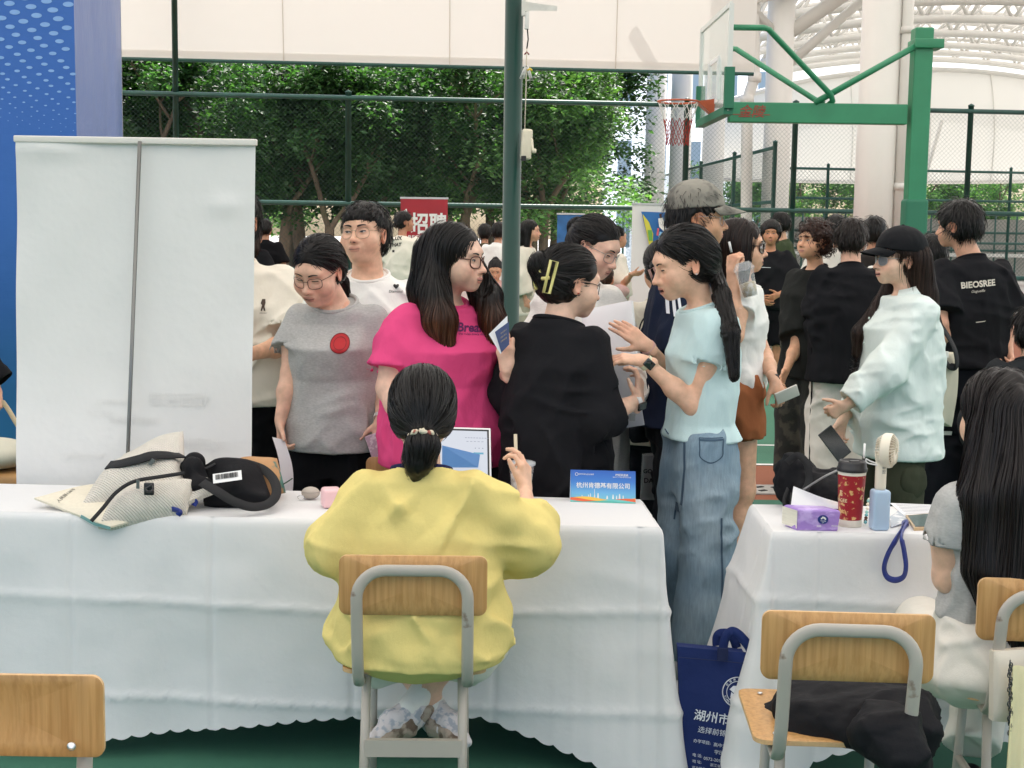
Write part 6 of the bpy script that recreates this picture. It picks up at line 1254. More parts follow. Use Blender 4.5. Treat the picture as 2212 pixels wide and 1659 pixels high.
for i, ch in enumerate('QIANJIN EDUCATION'): an = R(200 + i * 8.6); writing(b, ch, cB + np.array([28.5 * kk * math.cos(an), 0, 28.5 * kk * math.sin(an)]), [-math.sin(an), 0, math.cos(an)], [-math.cos(an), 0, -math.sin(an)], height=4.5 * kk, bold=.02) if ch != ' ' else None
for i, ch in enumerate('前锦教育培训'): an = R(145 - i * 20); writing(b, ch, cB + np.array([28.5 * kk * math.cos(an), 0, 28.5 * kk * math.sin(an)]), [math.sin(an), 0, -math.cos(an)], [math.cos(an), 0, math.sin(an)], height=5.5 * kk, bold=.01)
b.V = [wpn(v) for v in b.V]; b.build('print', mat('print_white', (.72, .74, .78), .7), nb_)
b = MB(); writing(b, 'Q', cB, [1, 0, 0], [0, 0, 1], height=13 * kk, bold=.0); b.V = [wpn(v + [0, 0, 4 * kk]) - [0, .001, 0] for v in b.V]; b.build('emblem_letter', M_NAVY, nb_)

# ---- jacket heaped on the empty chair
jk = thing('jacket', 'black jacket heaped on the seat of the empty wooden chair', 'jacket'); J = lambda x, y, d: P(x, y, d)
sdf_obj('bundle', [ell(J(1790, 1525, 3.28), (.13, .12, .06), k=.05), ell(J(1900, 1532, 3.26), (.12, .13, .07), k=.05), ell(J(1850, 1560, 3.14), (.16, .09, .06), k=.05), cap(J(1735, 1520, 3.26), J(1960, 1560, 3.12), .055, .055, k=.04), cap(J(1705, 1545, 3.2), J(1740, 1540, 3.2), .02, .04, k=.03), cap(J(1750, 1500, 3.3), J(1830, 1490, 3.34), .04, .035, k=.03), halfspace((0, 0, .461), (0, 0, -1)), cap(J(1920, 1570, 3.0), J(1945, 1640, 2.97), .045, .04, k=.05), cap(J(1880, 1590, 2.98), J(1940, 1620, 2.96), .03, .05, k=.04), ell(J(1982, 1595, 3.1), (.025, .05, .045), k=.03)], .0065, cloth('jacket_black', '1a1a1d', rough=.65), jk, sumf(folds(.022, 8, (1, .2, .3), 2), folds(.018, 11, (.8, .2, -.5), 6), folds(.012, 16, (.7, .4, .6), 9), wrinkle(.002, (50, 50, 60), 4)))
b = MB().box(J(1765 - 2, 1498 + 12, 3.2), (.01, .004, .02)); b.build('tag', mat('label_white', (.75, .75, .74), .5), jk)
# pale yellow cloth hanging at the right edge, and a small bag on the chair
u, v = np.meshgrid(np.linspace(0, 1, 14), np.linspace(0, 1, 30), indexing='ij'); c00, c10, c01, c11 = P(2188, 1440, 3.2), P(2300, 1440, 3.2), P(2180, 1700, 3.15), P(2300, 1700, 3.15); Gc = (c00 * (1 - u)[..., None] + c10 * u[..., None]) * (1 - v)[..., None] + (c01 * (1 - u)[..., None] + c11 * u[..., None]) * v[..., None]; Gc[..., 1] += .02 * np.sin(u * 16 + v) * (.3 + v)
mb = MB().grid(Gc); mb.grid((Gc + [0, .004, 0])[::-1]); tag(mb.build('hanging_jacket', cloth('pale_yellow', 'ece3b8'), None, True), 'pale yellow garment hanging over the chair at the right edge', 'garment')
hb = thing('handbag', 'cream handbag with a dark chain strap on the right-hand chair', 'handbag'); pillow([P(2140, 1555, 3.25), P(2142, 1405, 3.27), P(2215, 1400, 3.27), P(2220, 1560, 3.25)], .03, .02, 16, .006, 12, 2).build('body', cloth('bag_cream', 'd8d0c0', rough=.6), hb, True)
ch = MB(); [ch.tube(P(2182 + 2 * math.sin(i), 1432 + i * 5.2, 3.19) + np.stack([.0045 * np.cos(np.linspace(0, 6.28, 9)[:-1]) * (1 if i % 2 else .3), .0045 * np.cos(np.linspace(0, 6.28, 9)[:-1]) * (.3 if i % 2 else 1), .007 * np.sin(np.linspace(0, 6.28, 9)[:-1])], 1), .0016, 5, True) for i in range(30)]; ch.build('chain_strap', mat('dark_metal', (.12, .12, .12), .3, 1), hb, True)
# ---------------------------------------------------------------- the crowd
def hprint(h, o, name, m, items, off=.0025, face=None):
    """lay writing or flat shapes on a garment, cast along the line of sight. items: (text, px, py, d, width_px, kwargs)"""
    bv = bvh_of(o.data); b = MB(); dv = h.Rz.T @ np.array([0, 1.0, 0]); ux = h.Rz.T @ np.array([1.0, 0, 0])
    for it in items:
        s_, px, py, d, wpx, kw = it; kw = dict(kw); c = h.loc3(px, py, d); an = kw.pop('rot', 0); u2 = ux * math.cos(an) + np.array([0, 0, 1]) * math.sin(an); v2 = -ux * math.sin(an) + np.array([0, 0, 1]) * math.cos(an)
        if isinstance(s_, tuple):
            pts = np.array(s_[0]) * wpx * d / F; pts = spline(np.column_stack([pts, np.zeros(len(pts))]), 10 * len(pts))[:, :2]; t_ = np.gradient(pts, axis=0); t_ /= np.linalg.norm(t_, axis=1)[:, None] + 1e-9; n_ = np.stack([-t_[:, 1], t_[:, 0]], 1) * kw.get('lw', .003) / 2
            A_ = np.stack([pts + n_, pts - n_], 1); b.grid(c + A_[..., :1] * u2 + A_[..., 1:] * v2)
        elif isinstance(s_, str): writing(b, s_, c, u2, v2, width=wpx * d / F, **kw)
        else:
            pts = np.array(s_) * wpx * d / F; V = c + pts[:, :1] * u2 + pts[:, 1:] * v2; k = len(V); V = np.vstack([V, [V.mean(0)]]); T = np.array([[j, (j + 1) % k, k] for j in range(k)]); V, T = subdiv(V, T, 2); b.add(V, (), T)
    b.V = [drape(bv, dv, off)(v) for v in b.V]
    return b.build(name, m, o)
DISC = [(math.cos(a), math.sin(a)) for a in np.linspace(0, 2 * math.pi, 25)[:-1]]
HEART = [(.062 * 16 * math.sin(a) ** 3, .062 * (13 * math.cos(a) - 5 * math.cos(2 * a) - 2 * math.cos(3 * a) - math.cos(4 * a))) for a in np.linspace(0, 2 * math.pi, 30)[:-1]]
def band(h, side, col, r=.029, w_=.016, back=.01, face=None, name='watch'):
    a = h.arms[side]; ax = unit(a['w'] - a['e']); c = a['w'] - ax * back; u_ = unit(np.cross(ax, a['pn'])); v_ = unit(np.cross(ax, u_)); th = np.linspace(0, 2 * math.pi, 25)[:-1]; r = r * a['q']
    o = MB().tube(c + r * np.cos(th)[:, None] * u_ + r * .9 * np.sin(th)[:, None] * v_, 1, True, flat=(.004, w_), up=ax + np.array([1e-4, 2e-4, 0])) if False else None
    mb = MB(); g = np.stack([np.stack([c + (r + dr) * math.cos(t) * u_ + (r + dr) * .9 * math.sin(t) * v_ + ax * dz for dr, dz in ((0, -w_ / 2), (.003, -w_ / 2), (.003, w_ / 2), (0, w_ / 2))]) for t in list(th) + [0]]); mb.grid(g); o = mb.build(name, mat('band_' + col, hexc(col), .5), h.root)
    if face:
        fd = unit(h.w2l(face)); fd = unit(fd - ax * (fd @ ax)); q = c + fd * (r + .005); Rm = np.stack([ax, np.cross(fd, ax), fd], 1); MB().box(q, (.036, .03, .009), bev=.004, rot=Rm).build('watch_face', mat('phone_glass', (.012, .016, .015), .06, spec=.8), o, True)
    return o
def held_box(h, label, name, cat, c, size, ux, uz, m, screen=None):
    ux = unit(ux); uz = unit(A3(uz) - ux * (A3(uz) @ ux)); ny_ = np.cross(uz, ux); Rm = np.stack([ux, ny_, uz], 1); t = thing(name, label, cat, c); MB().box((0, 0, 0), size, bev=min(size) * .45, rot=Rm).build('case', m, t, True)
    if screen is not None: MB().box(-np.sign(ny_[1]) * ny_ * (size[1] / 2 + .0003), (size[0] * .92, .0006, size[2] * .95), rot=Rm).build('screen', mat('phone_glass', (.012, .016, .015), .06, spec=.8), t)
    return t, Rm
BLACKTEE = cloth('tee_black', '1b1b1e', rough=.9); BLACKTR = cloth('trousers_black', '111114'); CREAMTEE = cloth('tee_cream', 'e6dfd0'); WHITETEE = cloth('tee_white', 'ecebe6')

# seated woman in yellow
Y = Human('woman in a yellow top with black ponytail seated on a wooden chair, back turned', 914, 3.66, 1.645, 180, g=1.2, sw=.165, seat=.475, hp=(4, 6, 0), skin='e2b89c', head=dict(face=False, nr=.05))
Y.arm(-1, e=('p', 1142, 1168, 3.72), w=('p', 1134, 1060, 4.02), hd=('w', -.02, .25, 1), pn=('w', -.85, .5, .1), curl=32, thumb=(.85, .45, .35), curls=[42, 30, 34, 46]); Y.arm(1, e=('p', 726, 1182, 3.62), w=('p', 790, 1215, 3.98), curl=40)
Y.leg = {1: (np.array([.12, -.02, .47]), np.array([.17, -.36, .47]), Y.loc3(940, 1528, 3.80)), -1: (np.array([-.12, -.02, .47]), np.array([-.17, -.36, .47]), Y.loc3(888, 1524, 3.76))}
Y.sh = {k_: v_ + A3([0, 0, -.022]) for k_, v_ in Y.sh.items()}; M_YEL = cloth('yellow_cotton', 'e2cf84', .02); Y.head_build(); Y.bare_legs(.92); Y.shirt(M_YEL, hem=.90, sl=1.34, wid=1.0, dep=1.12, sr=.088, sr2=.076, collar=.070, hemw=1.10, belly=1.06, fold=1.35, ringm=cloth('navy_rib', '24264a'), seed=4,
    extra=[ell((0, .03, .545), (.242, .15, .135), k=.06), ell((0, .045, .50), (.205, .135, .10), k=.04)], shoulder=.90)
WP = cloth('white_trousers', 'e2ddd2'); Y.trousers(WP, hemz=.30, thigh=.088, kneer=.068, hemr=.07); Y.body()
Y.hair('pony', N=4200, tie=(0, .113, -.045), tail=[(0, .132, -.085), (.01, .125, -.13), (.02, .105, -.185)], tr=[.017, .042, .040, .012], t=.012, seed=3, nape=-.075)
sdf_obj('scrunchie', [ell(Y.hpt(np.array([[math.cos(a) * .031, .134 + math.sin(a) * .026, -.058 + math.sin(a) * .012]]))[0], (.011, .011, .010), k=.004) for a in np.linspace(0, 6.28, 9)[:-1]], .003, mat('scrunchie_print', hexc('d8cdb4'), .8, mix=(hexc('a05a4c'), 60, .52, .58), bump=(150, .003)), Y.root, wrinkle(.003, (120, 120, 120)))
M_SNK = mat('sneaker_upper', hexc('d2cccd'), .7, mix=(hexc('a4a9b4'), 55, .5, .6), bump=[(40, .004), (300, .0006)]); M_SOLE = mat('sneaker_sole', hexc('a89a8c'), .8, mix=(hexc('6d5d50'), 30, .48, .6), bump=[(60, .006)])
for an, toe, sole in ((Y.leg[-1][2], Y.loc3(815, 1570, 3.70), Y.w2l((-.25, -.75, -.6))), (Y.leg[1][2], Y.loc3(998, 1572, 3.70), Y.w2l((.25, -.9, -.35)))):
    d_ = unit(toe - an); hl = an - d_ * .02 + A3([0, 0, -.032]); sl_ = unit(sole - d_ * (sole @ d_)); tp_ = hl + d_ * .145 + A3([0, 0, -.008])
    u_ = sdf_obj('shoe', [cap(hl, tp_, .036, .031, k=.02), cap(an + [0, 0, -.005], hl + d_ * .03, .036, .039, k=.03), ell(hl + d_ * .07 - sl_ * .015, (.042, .042, .038), k=.03)], .005, M_SNK, Y.root, sumf(wrinkle(.003, (40, 40, 40), 1)))
    sdf_obj('sole', [cap(hl + sl_ * .019 - d_ * .014, tp_ + sl_ * .017 + d_ * .006, .037, .033, k=.01, sq=(sl_, .55)), ell(hl + sl_ * .024 + d_ * .05, (.03, .03, .03), k=.02)], .005, M_SOLE, u_, wrinkle(.003, (60, 60, 60), 3))
    sdf_obj('sock', [cap(an + [0, 0, -.01], an + unit((Y.leg[1 if an is Y.leg[1][2] else -1][1]) - an) * .06, .040, .037, k=.01)], .005, cloth('sock_white', 'e6e4de'), Y.root)

# seated long-haired woman in grey, right edge
G2 = Human('long-haired woman in a grey tee and white trousers seated at the right edge, back turned', 2184, 3.52, 1.65, 192, sw=.165, seat=.50, hp=(0, 4, 0), g=.88, skin='e4ba9e', head=dict(face=False))
G2.arm(1, e=('p', 2054, 1245, 3.50), w=('p', 2130, 1225, 3.78), r=1.32); G2.arm(-1)
G2.leg = {1: (np.array([.10, -.02, .49]), G2.loc3(1992, 1350, 3.88), G2.loc3(1915, 1490, 3.92)), -1: (np.array([-.09, -.02, .49]), G2.loc3(2130, 1395, 3.86), G2.loc3(2098, 1625, 3.66))}
GREYT = cloth('tee_heather', 'b2b1ae', .12); G2.head_build(); G2.shirt(GREYT, hem=1.02, sl=.50, sr=.082, hemw=.93, fold=.8, dep=.95, seed=2); G2.trousers(WP, hemz=.93, thigh=.105, kneer=.078, hemr=.075, fold=.7, hipw=1.08, extra=[loft([(G2.z(.90), .172, .155, 0, .02), (G2.z(.98), .166, .14, 0, .02), (G2.z(1.05), .152, .12, 0, .02)], k=.04), ell((0, .04, G2.z(.90)), (.185, .15, .10), k=.05)])
pass; G2.body()
zt = G2.z; G2.hair('long', N=5200, part=.0, chains=[([(.0, .03, zt(1.60)), (.0, .11, zt(1.40)), (.02, .14, zt(1.15)), (.0, .145, zt(.98))], [.085, .095, .08, .035]), ([(.06, .03, zt(1.55)), (.105, .08, zt(1.38)), (.10, .11, zt(1.2)), (.07, .13, zt(1.05))], [.05, .05, .045, .02]), ([(-.06, .03, zt(1.55)), (-.10, .09, zt(1.38)), (-.09, .12, zt(1.2)), (-.05, .14, zt(.98))], [.05, .05, .05, .025])], L=.34, seed=8, base=(.011, .008, .0075))
for sd, col in ((-1, '1a1a1c'),):
    a_ = G2.leg[sd][2]; fw = unit(A3([-.2, -1, 0])); sdf_obj('shoe', [cap(a_ * [1, 1, 0] + [0, 0, .06], a_ * [1, 1, 0] + fw * .14 + [0, 0, .04], .048, .04, k=.03), cap(a_ * [1, 1, 0] + [0, 0, .06], a_ * [1, 1, 0] + [0, 0, .11], .05, .05, k=.02), ('&', lambda p: -p[..., 2] + .004, np.full(3, -9.), np.full(3, 9.), .004)], .007, cloth('shoe_black', '151517', rough=.6), G2.root)
a_ = G2.leg[1][2]; sdf_obj('sock', [cap(a_ + [0, 0, .05], a_ + [0, 0, -.07], .05, .042, k=.01)], .006, mat('sock_dotted', hexc('dedbd2'), .9, mix=(hexc('5a4636'), 26, .66, .68)), G2.root, wrinkle(.004, (40, 40, 60))); sdf_obj('shoe', [cap(a_ + [0, .01, -.08], a_ + G2.w2l((-.10, .12, -.11)), .045, .038, k=.03)], .007, cloth('shoe_black', '151517', rough=.6), G2.root)

# grey tee, glasses, looking down
A = Human('woman with glasses in a grey tee with a red badge, looking down', 722, 5.15, 1.60, -10, g=.97, sw=.178, hp=(-12, 24, 3), hoff=(-.03, -.03, -.01), skin='e2b69c', head=dict(eye=.22, cheek=1.12, jaw=1.1, blush=1.0, chin2=1, lips='b0665e', nr=.054, browz=.002))
A.arm(-1, e=('p', 630, 808, 5.14), w=('p', 606, 905, 5.06), hd=('w', .0, -.1, -1), curl=42, r=1.12); A.arm(1, e=('p', 838, 815, 5.2), w=('p', 824, 908, 5.04), hd=('w', -.05, -.25, -1), curl=48, pn=('w', -.5, .9, 0), r=1.12)
A.head_build(); A.legs(); A.shirt(cloth('tee_grey_marl', 'b3b2af', .16), hem=.835, sl=.62, sr=.108, dep=1.28, hemw=1.10, belly=1.06, chest=1.15, neckdrop=.012, collar=.074, seed=5); A.trousers(BLACKTR, wid=1.15, kneer=.09, hemr=.11); A.body(); A.shoes('e8e8e6')
A.hair('pony', tie=(.0, .105, -.055), tail=[(.01, .125, -.11), (.02, .12, -.17)], tr=[.02, .026, .02, .01], seed=11, top=.068, t=.011); A.glasses('3a1f1a', .0011, .0245, .0205, 3.2, .4)
hprint(A, A.shirto, 'badge_print', mat('print_red', hexc('b8242a'), .7), [(DISC, 745, 735, 5.15, 21, {})]); hprint(A, A.shirto, 'badge_ring', mat('print_dark_red', hexc('7c1a1e'), .7), [((DISC + DISC[:1],), 745, 735, 5.15, 20, dict(lw=.0035)), ((DISC + DISC[:1],), 745, 735, 5.15, 13, dict(lw=.0025))], off=.0035); band(A, 1, 'cfcac4', face=(.3, -1, 0))
held_box(A, 'lilac patterned smartphone held low by the woman in the grey tee', 'smartphone', 'phone', P(822, 977, 5.0), (.074, .009, .15), (.93, .1, .33), (-.33, .0, .93), mat('phone_lilac', hexc('b79aa8'), .3, spec=.5, mix=(hexc('d8c6cc'), 60, .55, .6)))[0]
b = MB(); c = P(829, 984, 4.992); b.lathe([(.0, -.003), (.011, -.003), (.011, .002), (0, .002)], 14, c + [0, 0, -.012], 'y'); b.lathe([(.0, -.003), (.011, -.003), (.011, .002), (0, .002)], 14, c + [.008, 0, .012], 'y'); b.build('lens', MATS['black_plastic'], bpy.data.objects['smartphone.001']) ; ob = bpy.data.objects['smartphone.001']
for ch_ in ob.children:
    if ch_.name.startswith('lens'): ch_.location = -ob.location
pr = MB(); u, v = np.meshgrid(np.linspace(0, 1, 10), np.linspace(0, 1, 12), indexing='ij'); c0, c1, c2, c3 = P(588, 944, 4.98), P(614, 950, 5.0), P(626, 1062, 4.95), P(598, 1066, 4.9)
Gp = (c0 * (1 - u)[..., None] + c1 * u[..., None]) * (1 - v)[..., None] + (c3 * (1 - u)[..., None] + c2 * u[..., None]) * v[..., None]; Gp[..., 0] += .02 * np.sin(v * 2.6); pr.grid(Gp); tag(pr.build('paper', MATS['paper_white'], None, True), 'white paper sheet held down by the woman in the grey tee', 'paper')

# white tee, boy
B = Human('young man with thin glasses in a white tee with a small black heart', 792, 5.45, 1.715, -6, sex='m', g=1.22, sw=.20, hp=(-12, -5, -3), skin='e0b396', head=dict(cheek=1.12, jaw=1.12, blush=.4, eye=.8, look=-.5, brow=1.25, nose=1.1, chin2=1, lips='c08474', nr=.060, smile=-.2))
B.arm(-1).arm(1); B.head_build(); B.legs(); B.shirt(WHITETEE, hem=.78, sl=.7, sr=.115, dep=1.15, belly=1.06, seed=6, collar=.078); B.trousers(cloth('trousers_grey', '4a4a4e')); B.body(); B.hair('short', bangs=.022, seed=5, L=.032, t=.013, grow=.4); B.glasses('9a8f7c', .0009, .0245, .022, 2.6, .9)
hprint(B, B.shirto, 'heart_print', MATS['black_rubber'], [(HEART, 852, 620, 5.3, 6.5, {}), ('Diamond', 852, 631, 5.3, 29, {})])

# cream tee behind the banner
C = Human('person in an oversized cream tee half hidden behind the blank banner', 512, 5.65, 1.76, 4, sex='m', g=1.05, sw=.20, skin='dcab8c')
C.arm(1, e=('p', 628, 742, 5.58), w=('p', 545, 764, 5.38)); C.arm(-1); C.head_build(); C.legs(); C.shirt(CREAMTEE, hem=.86, sl=.82, sr=.125, dep=1.1, seed=7, shoulder=1.08); C.trousers(BLACKTR, wid=1.1); C.body(); C.hair('short', seed=9)
hprint(C, C.shirto, 'small_print', mat('print_brown', hexc('4a3a30'), .8), [('HOLIDAY', 567, 677, 5.5, 16, {}), ([(-.3, 1), (.2, 1), (.3, .4), (.2, -.2), (.35, -1), (.1, -.9), (0, -.3), (-.2, -1), (-.4, -.9), (-.2, 0), (-.45, .3)], 566, 660, 5.5, 13, {})])

# pink tee, long hair
D = Human('long-haired woman with brown glasses in a bright pink tee, holding a booklet', 970, 4.86, 1.635, 32, g=1.20, sw=.192, hp=(36, 3, 0), skin='e4baa2', head=dict(cheek=1.04, jaw=1.08, blush=.8, eye=.8, lips='c06a64', nose=1.0))
D.arm(-1, e=('p', 842, 838, 4.74), w=('p', 885, 920, 4.62), r=1.25); D.arm(1, e=('p', 1098, 850, 4.96), w=('p', 1096, 800, 4.66), hd=('w', -.12, -.1, 1), pn=('w', .2, 1, 0), curl=40)
D.head_build(); D.legs(); D.shirt(cloth('tee_pink', 'de4c80'), hem=.815, sl=.80, sr=.122, dep=1.2, hemw=1.04, belly=1.05, chest=1.2, seed=8, fold=1.1); D.trousers(BLACKTR); D.body()
zt = D.z; D.hair('long', N=4600, part=.01, fcw=.071, top=.07, fcd=.07, chains=[([(-.05, .02, zt(1.60)), (-.09, -.05, zt(1.45)), (-.10, -.12, zt(1.36)), (-.085, -.145, zt(1.28))], [.055, .055, .054, .024]), ([(.07, .0, zt(1.58)), (.12, -.06, zt(1.44)), (.11, -.125, zt(1.35)), (.09, -.145, zt(1.29))], [.045, .05, .042, .02]), ([(-.03, .05, zt(1.60)), (-.06, .05, zt(1.46)), (-.09, .0, zt(1.34))], [.075, .065, .03])], tip=((.07, .026, .012), 1.40, .10), L=.17, seed=12); D.glasses('4a2418', .0022, .0235, .0205, 2.8)
hprint(D, D.shirto, 'chest_print', mat('print_navy', hexc('5a1a52'), .8), [('Break', 1016, 715, 4.6, 62, dict(bold=.03, rot=-.06)), ('the rules every day', 1016, 729, 4.6, 58, dict(rot=-.05))])
bo = thing('booklet', 'folded white booklet with a navy cover held by the woman in pink', 'booklet'); b = MB(); q0, q1, q2, q3 = P(1056, 722, 4.62), P(1096, 682, 4.62), P(1098, 742, 4.6), P(1081, 765, 4.6); b.add([q0, q1, q2, q3] + [x + A3([0, .004, 0]) for x in (q0, q1, q2, q3)], [[0, 1, 2, 3], [7, 6, 5, 4], [0, 4, 5, 1], [1, 5, 6, 2], [2, 6, 7, 3]]); b.build('pages', MATS['paper_white'], bo)
b = MB(); q0, q1, q2, q3 = P(1069, 717, 4.605), P(1099, 695, 4.6), P(1100, 744, 4.59), P(1083, 762, 4.595); b.add([q0, q1, q2, q3], [[0, 1, 2, 3]]); cv = b.build('cover', mat('cover_navy', hexc('3d4a72'), .4), bo); b = MB(); ux = unit(q1 - q0)
for i, s_ in enumerate(('学校简介', '招生专业', '前程似锦')): writing(b, s_, P(1088, 716 + i * 9, 4.588), ux, [0, 0, 1], width=.026)
b.build('print', mat('print_gold', hexc('b8a070'), .6), cv)

# black top, claw clip
E = Human('woman in a loose black top with a yellow claw clip in her hair', 1214, 4.68, 1.565, 142, g=1.08, sw=.185, hp=(-26, 10, 0), skin='e6bda4', head=dict(cheek=1.1, blush=.7, eye=.5))
E.arm(-1, e=('p', 1296, 902, 4.52), w=('p', 1378, 866, 4.62), hd=('w', .1, .25, 1), pn=('w', -.9, .4, .1), curl=36, thumb=(.4, .9, .2)); E.arm(1, e=('p', 1104, 850, 4.80), w=('p', 1120, 930, 4.98))
E.head_build(); E.legs(); E.shirt(BLACKTEE, hem=.72, sl=1.30, sr=.092, sr2=.078, dep=1.15, seed=10, fold=1.1, collar=.076, hemw=1.02); E.trousers(BLACKTR, wid=1.2, kneer=.1, hemr=.12); E.body(); E.shoes('1c1c1e')
E.hair('bun', tie=(0, .112, .01), boff=(.0, .022, .03), br=(.035, .032, .045), t=.013, seed=14, nape=-.095); E.glasses('1a1a1e', .0014, .0235, .019, 2.4); band(E, -1, 'e6e4e2', face=(1, -.3, -.2))
cm = MB(); m_cl = mat('claw_clip', hexc('d8cf84'), .3, spec=.6); k_ = np.array([[-.018, .152, .055], [.012, .15, .062], [.014, .128, -.045], [-.016, .126, -.05]]); qz = spline(np.vstack([k_, k_[:1]]), 40)
w2 = lambda px, py, d: E.loc3(px, py, d); cm.tube([w2(1190, 562, 4.585), w2(1204, 566, 4.585), w2(1187, 634, 4.595), w2(1174, 632, 4.595)], .0052, 8, True); cm.tube([w2(1187, 600, 4.59), w2(1170, 602, 4.6)], .006, 8); cm.tube([w2(1168, 585, 4.61), w2(1153, 600, 4.66), w2(1158, 625, 4.64)], .006, 8); cm.build('claw_clip', m_cl, E.root, True)
ea = MB().lathe([(.0, -.003), (.004, 0), (.0, .003)], 8, E.hpt([[-.085, .006, -.036]])[0]); ea.build('earring', mat('ear_red', hexc('b03028'), .3), E.root, True)

# bespectacled woman in white behind her
W = Human('dark-haired woman with clear glasses in white lace, behind the black-topped woman', 1262, 5.62, 1.685, 25, sw=.17, hp=(32, 24, 4), skin='e4baa2', head=dict(eye=.35, blush=.7, cheek=1.05))
W.arm(-1).arm(1, e=('p', 1370, 860, 5.6), w=('p', 1350, 800, 5.3)); W.head_build(); W.legs(); W.shirt(cloth('lace_white', 'ece9e2', .08), hem=.84, sl=1.5, sr=.09, seed=12); W.trousers(cloth('trousers_light_grey', 'a09f9b', .12), wid=1.15, kneer=.095, hemr=.11); W.body(); W.hair('bun', tie=(0, .108, .03), boff=(0, .015, .01), br=(.035, .03, .035), seed=16); W.glasses('8a8a8c', .0011, .025, .021, 2.8, .6)
pb = thing('paper_carrier', 'large plain white paper carrier held up between the women in black and pale blue', 'paper bag'); pillow([P(1258, 672, 5.28), P(1366, 650, 5.2), P(1378, 790, 5.15), P(1262, 790, 5.2)], .02, .012, 18, .006, 8, 3).build('sheet', MATS['paper_white'], pb, True)
pf = thing('document_folder', 'pale grey translucent document folder held by the woman in black', 'folder'); pillow([P(1292, 790, 4.86), P(1368, 775, 4.80), P(1392, 918, 4.78), P(1276, 936, 4.86)], .004, .006, 14, .006, 8, 4).build('sheet', mat('folder_grey', hexc('c4c6cc'), .4, spec=.5), pf, True); b = MB(); c = P(1366, 902, 4.755); b.box(c, (.02, .001, .024), rot=rotm(0, 0, .05)); b.build('printed_square', mat('print_light_grey', hexc('9a9c9c'), .6), pf)
b = MB(); b.add([P(1326, 776, 4.72), P(1364, 770, 4.72), P(1352, 784, 4.70), P(1334, 786, 4.70)], [[0, 1, 2, 3]]); b.build('yellow_tab', mat('tab_yellow', hexc('d8a848'), .5), pf)

# pale blue tee and jeans
I = Human('woman in a pale blue tee and wide blue jeans with long low ponytail', 1513, 4.70, 1.645, -80, sw=.158, g=.93, hp=(4, 17, 0), hoff=(0, -.022, -.005), skin='e4b699', head=dict(eye=.3, blush=.5, open=.004, lips='c0685f', nose=1.0, jaw=.98, nr=.046))
I.arm(1, e=('p', 1500, 878, 4.60), w=('p', 1392, 780, 4.56), hd=('w', -1, .12, .10), pn=('w', .1, .3, -1), curl=22, thumb=(.8, .4, .6), r=1.0); I.arm(-1, e=('p', 1480, 850, 4.98), w=('p', 1398, 748, 4.80), hd=('w', -.72, .1, .55), pn=('w', -.35, .9, -.3), curl=10, spread=.6)
I.head_build(); I.legs(knee={1: (.09, .03, .48), -1: (-.09, -.02, .48)}, ankle={1: (.10, -.0, .09), -1: (-.10, .09, .09)}); I.shirt(cloth('tee_pale_blue', 'c4dcdc'), hem=.945, sl=.50, sr=.086, dep=.97, chest=1.08, belly=.96, hemw=1.14, seed=14, fold=.7, collar=.068, neckdrop=.012)
M_DEN = mat('denim', hexc('7b92a2'), .85, spec=.2, noise=(140, .14, (1, 1, .12)), mix=(hexc('a6b4ba'), 3.5, .45, .8), bump=[(500, .0008, (1, 1, .4)), (14, .008, (1, 1, .6))])
I.trousers(M_DEN, wid=1.0, kneer=.094, hemr=.118, hemz=.15, top=.945, dep=.98, thigh=.108, fold=.8, hipw=1.0); I.body(); I.shoes('e8e8e6')
hh = lambda px, py, d: I.Rh.T @ (I.loc3(px, py, d) - I.hc)
I.hair('pony', N=3600, tie=hh(1542, 582, 4.75), tail=[hh(1558, 640, 4.60), hh(1577, 720, 4.50), hh(1584, 812, 4.47)], tr=[.020, .030, .029, .016], seed=18, t=.012, top=.07, comb=None)
for nm_, cl_, its in (('pocket_stitching', '3f5568', [(([(-1, 1), (-1, .2), (-.92, -.55), (0, -1), (.9, -.5), (.98, .2), (1, 1)],), 1530, 966, 4.6, 26, dict(lw=.004)), (([(-1, 0), (1, .06)],), 1530, 944, 4.6, 26, dict(lw=.006)), (([(-1, 0), (1, .06)],), 1530, 940, 4.6, 26, dict(lw=.003)), (([(0, 1), (-.02, 0), (.0, -1), (-.04, -2.2), (-.15, -3.6)],), 1476, 968, 4.6, 48, dict(lw=.006)), (([(0, 2.4), (.05, 1), (.12, -.4), (.12, -2), (.1, -3)],), 1548, 1220, 4.6, 48, dict(lw=.007)), (([(0, 0), (.5, -.6), (1.2, -.75)],), 1436, 926, 4.6, 32, dict(lw=.004))]),):
    hprint(I, I.tro, nm_, mat('denim_seam', hexc(cl_), .9), its)
band(I, 1, 'dcdab8', r=.030, face=(-.2, -1, .3)); band(I, -1, 'd8a8a0', r=.029); ea = MB().lathe([(.0, -.003), (.0035, 0), (.0, .003)], 8, I.hpt([[.085, .006, -.038]])[0]); ea.build('earring', mat('ear_silver', (.8, .8, .8), .2, .9), I.root, True)
sdf_obj('hair_tie', [ell(I.hpt([hh(1543, 585, 4.75)])[0], (.022, .022, .018))], .004, cloth('tie_brown', '5a4030'), I.root)

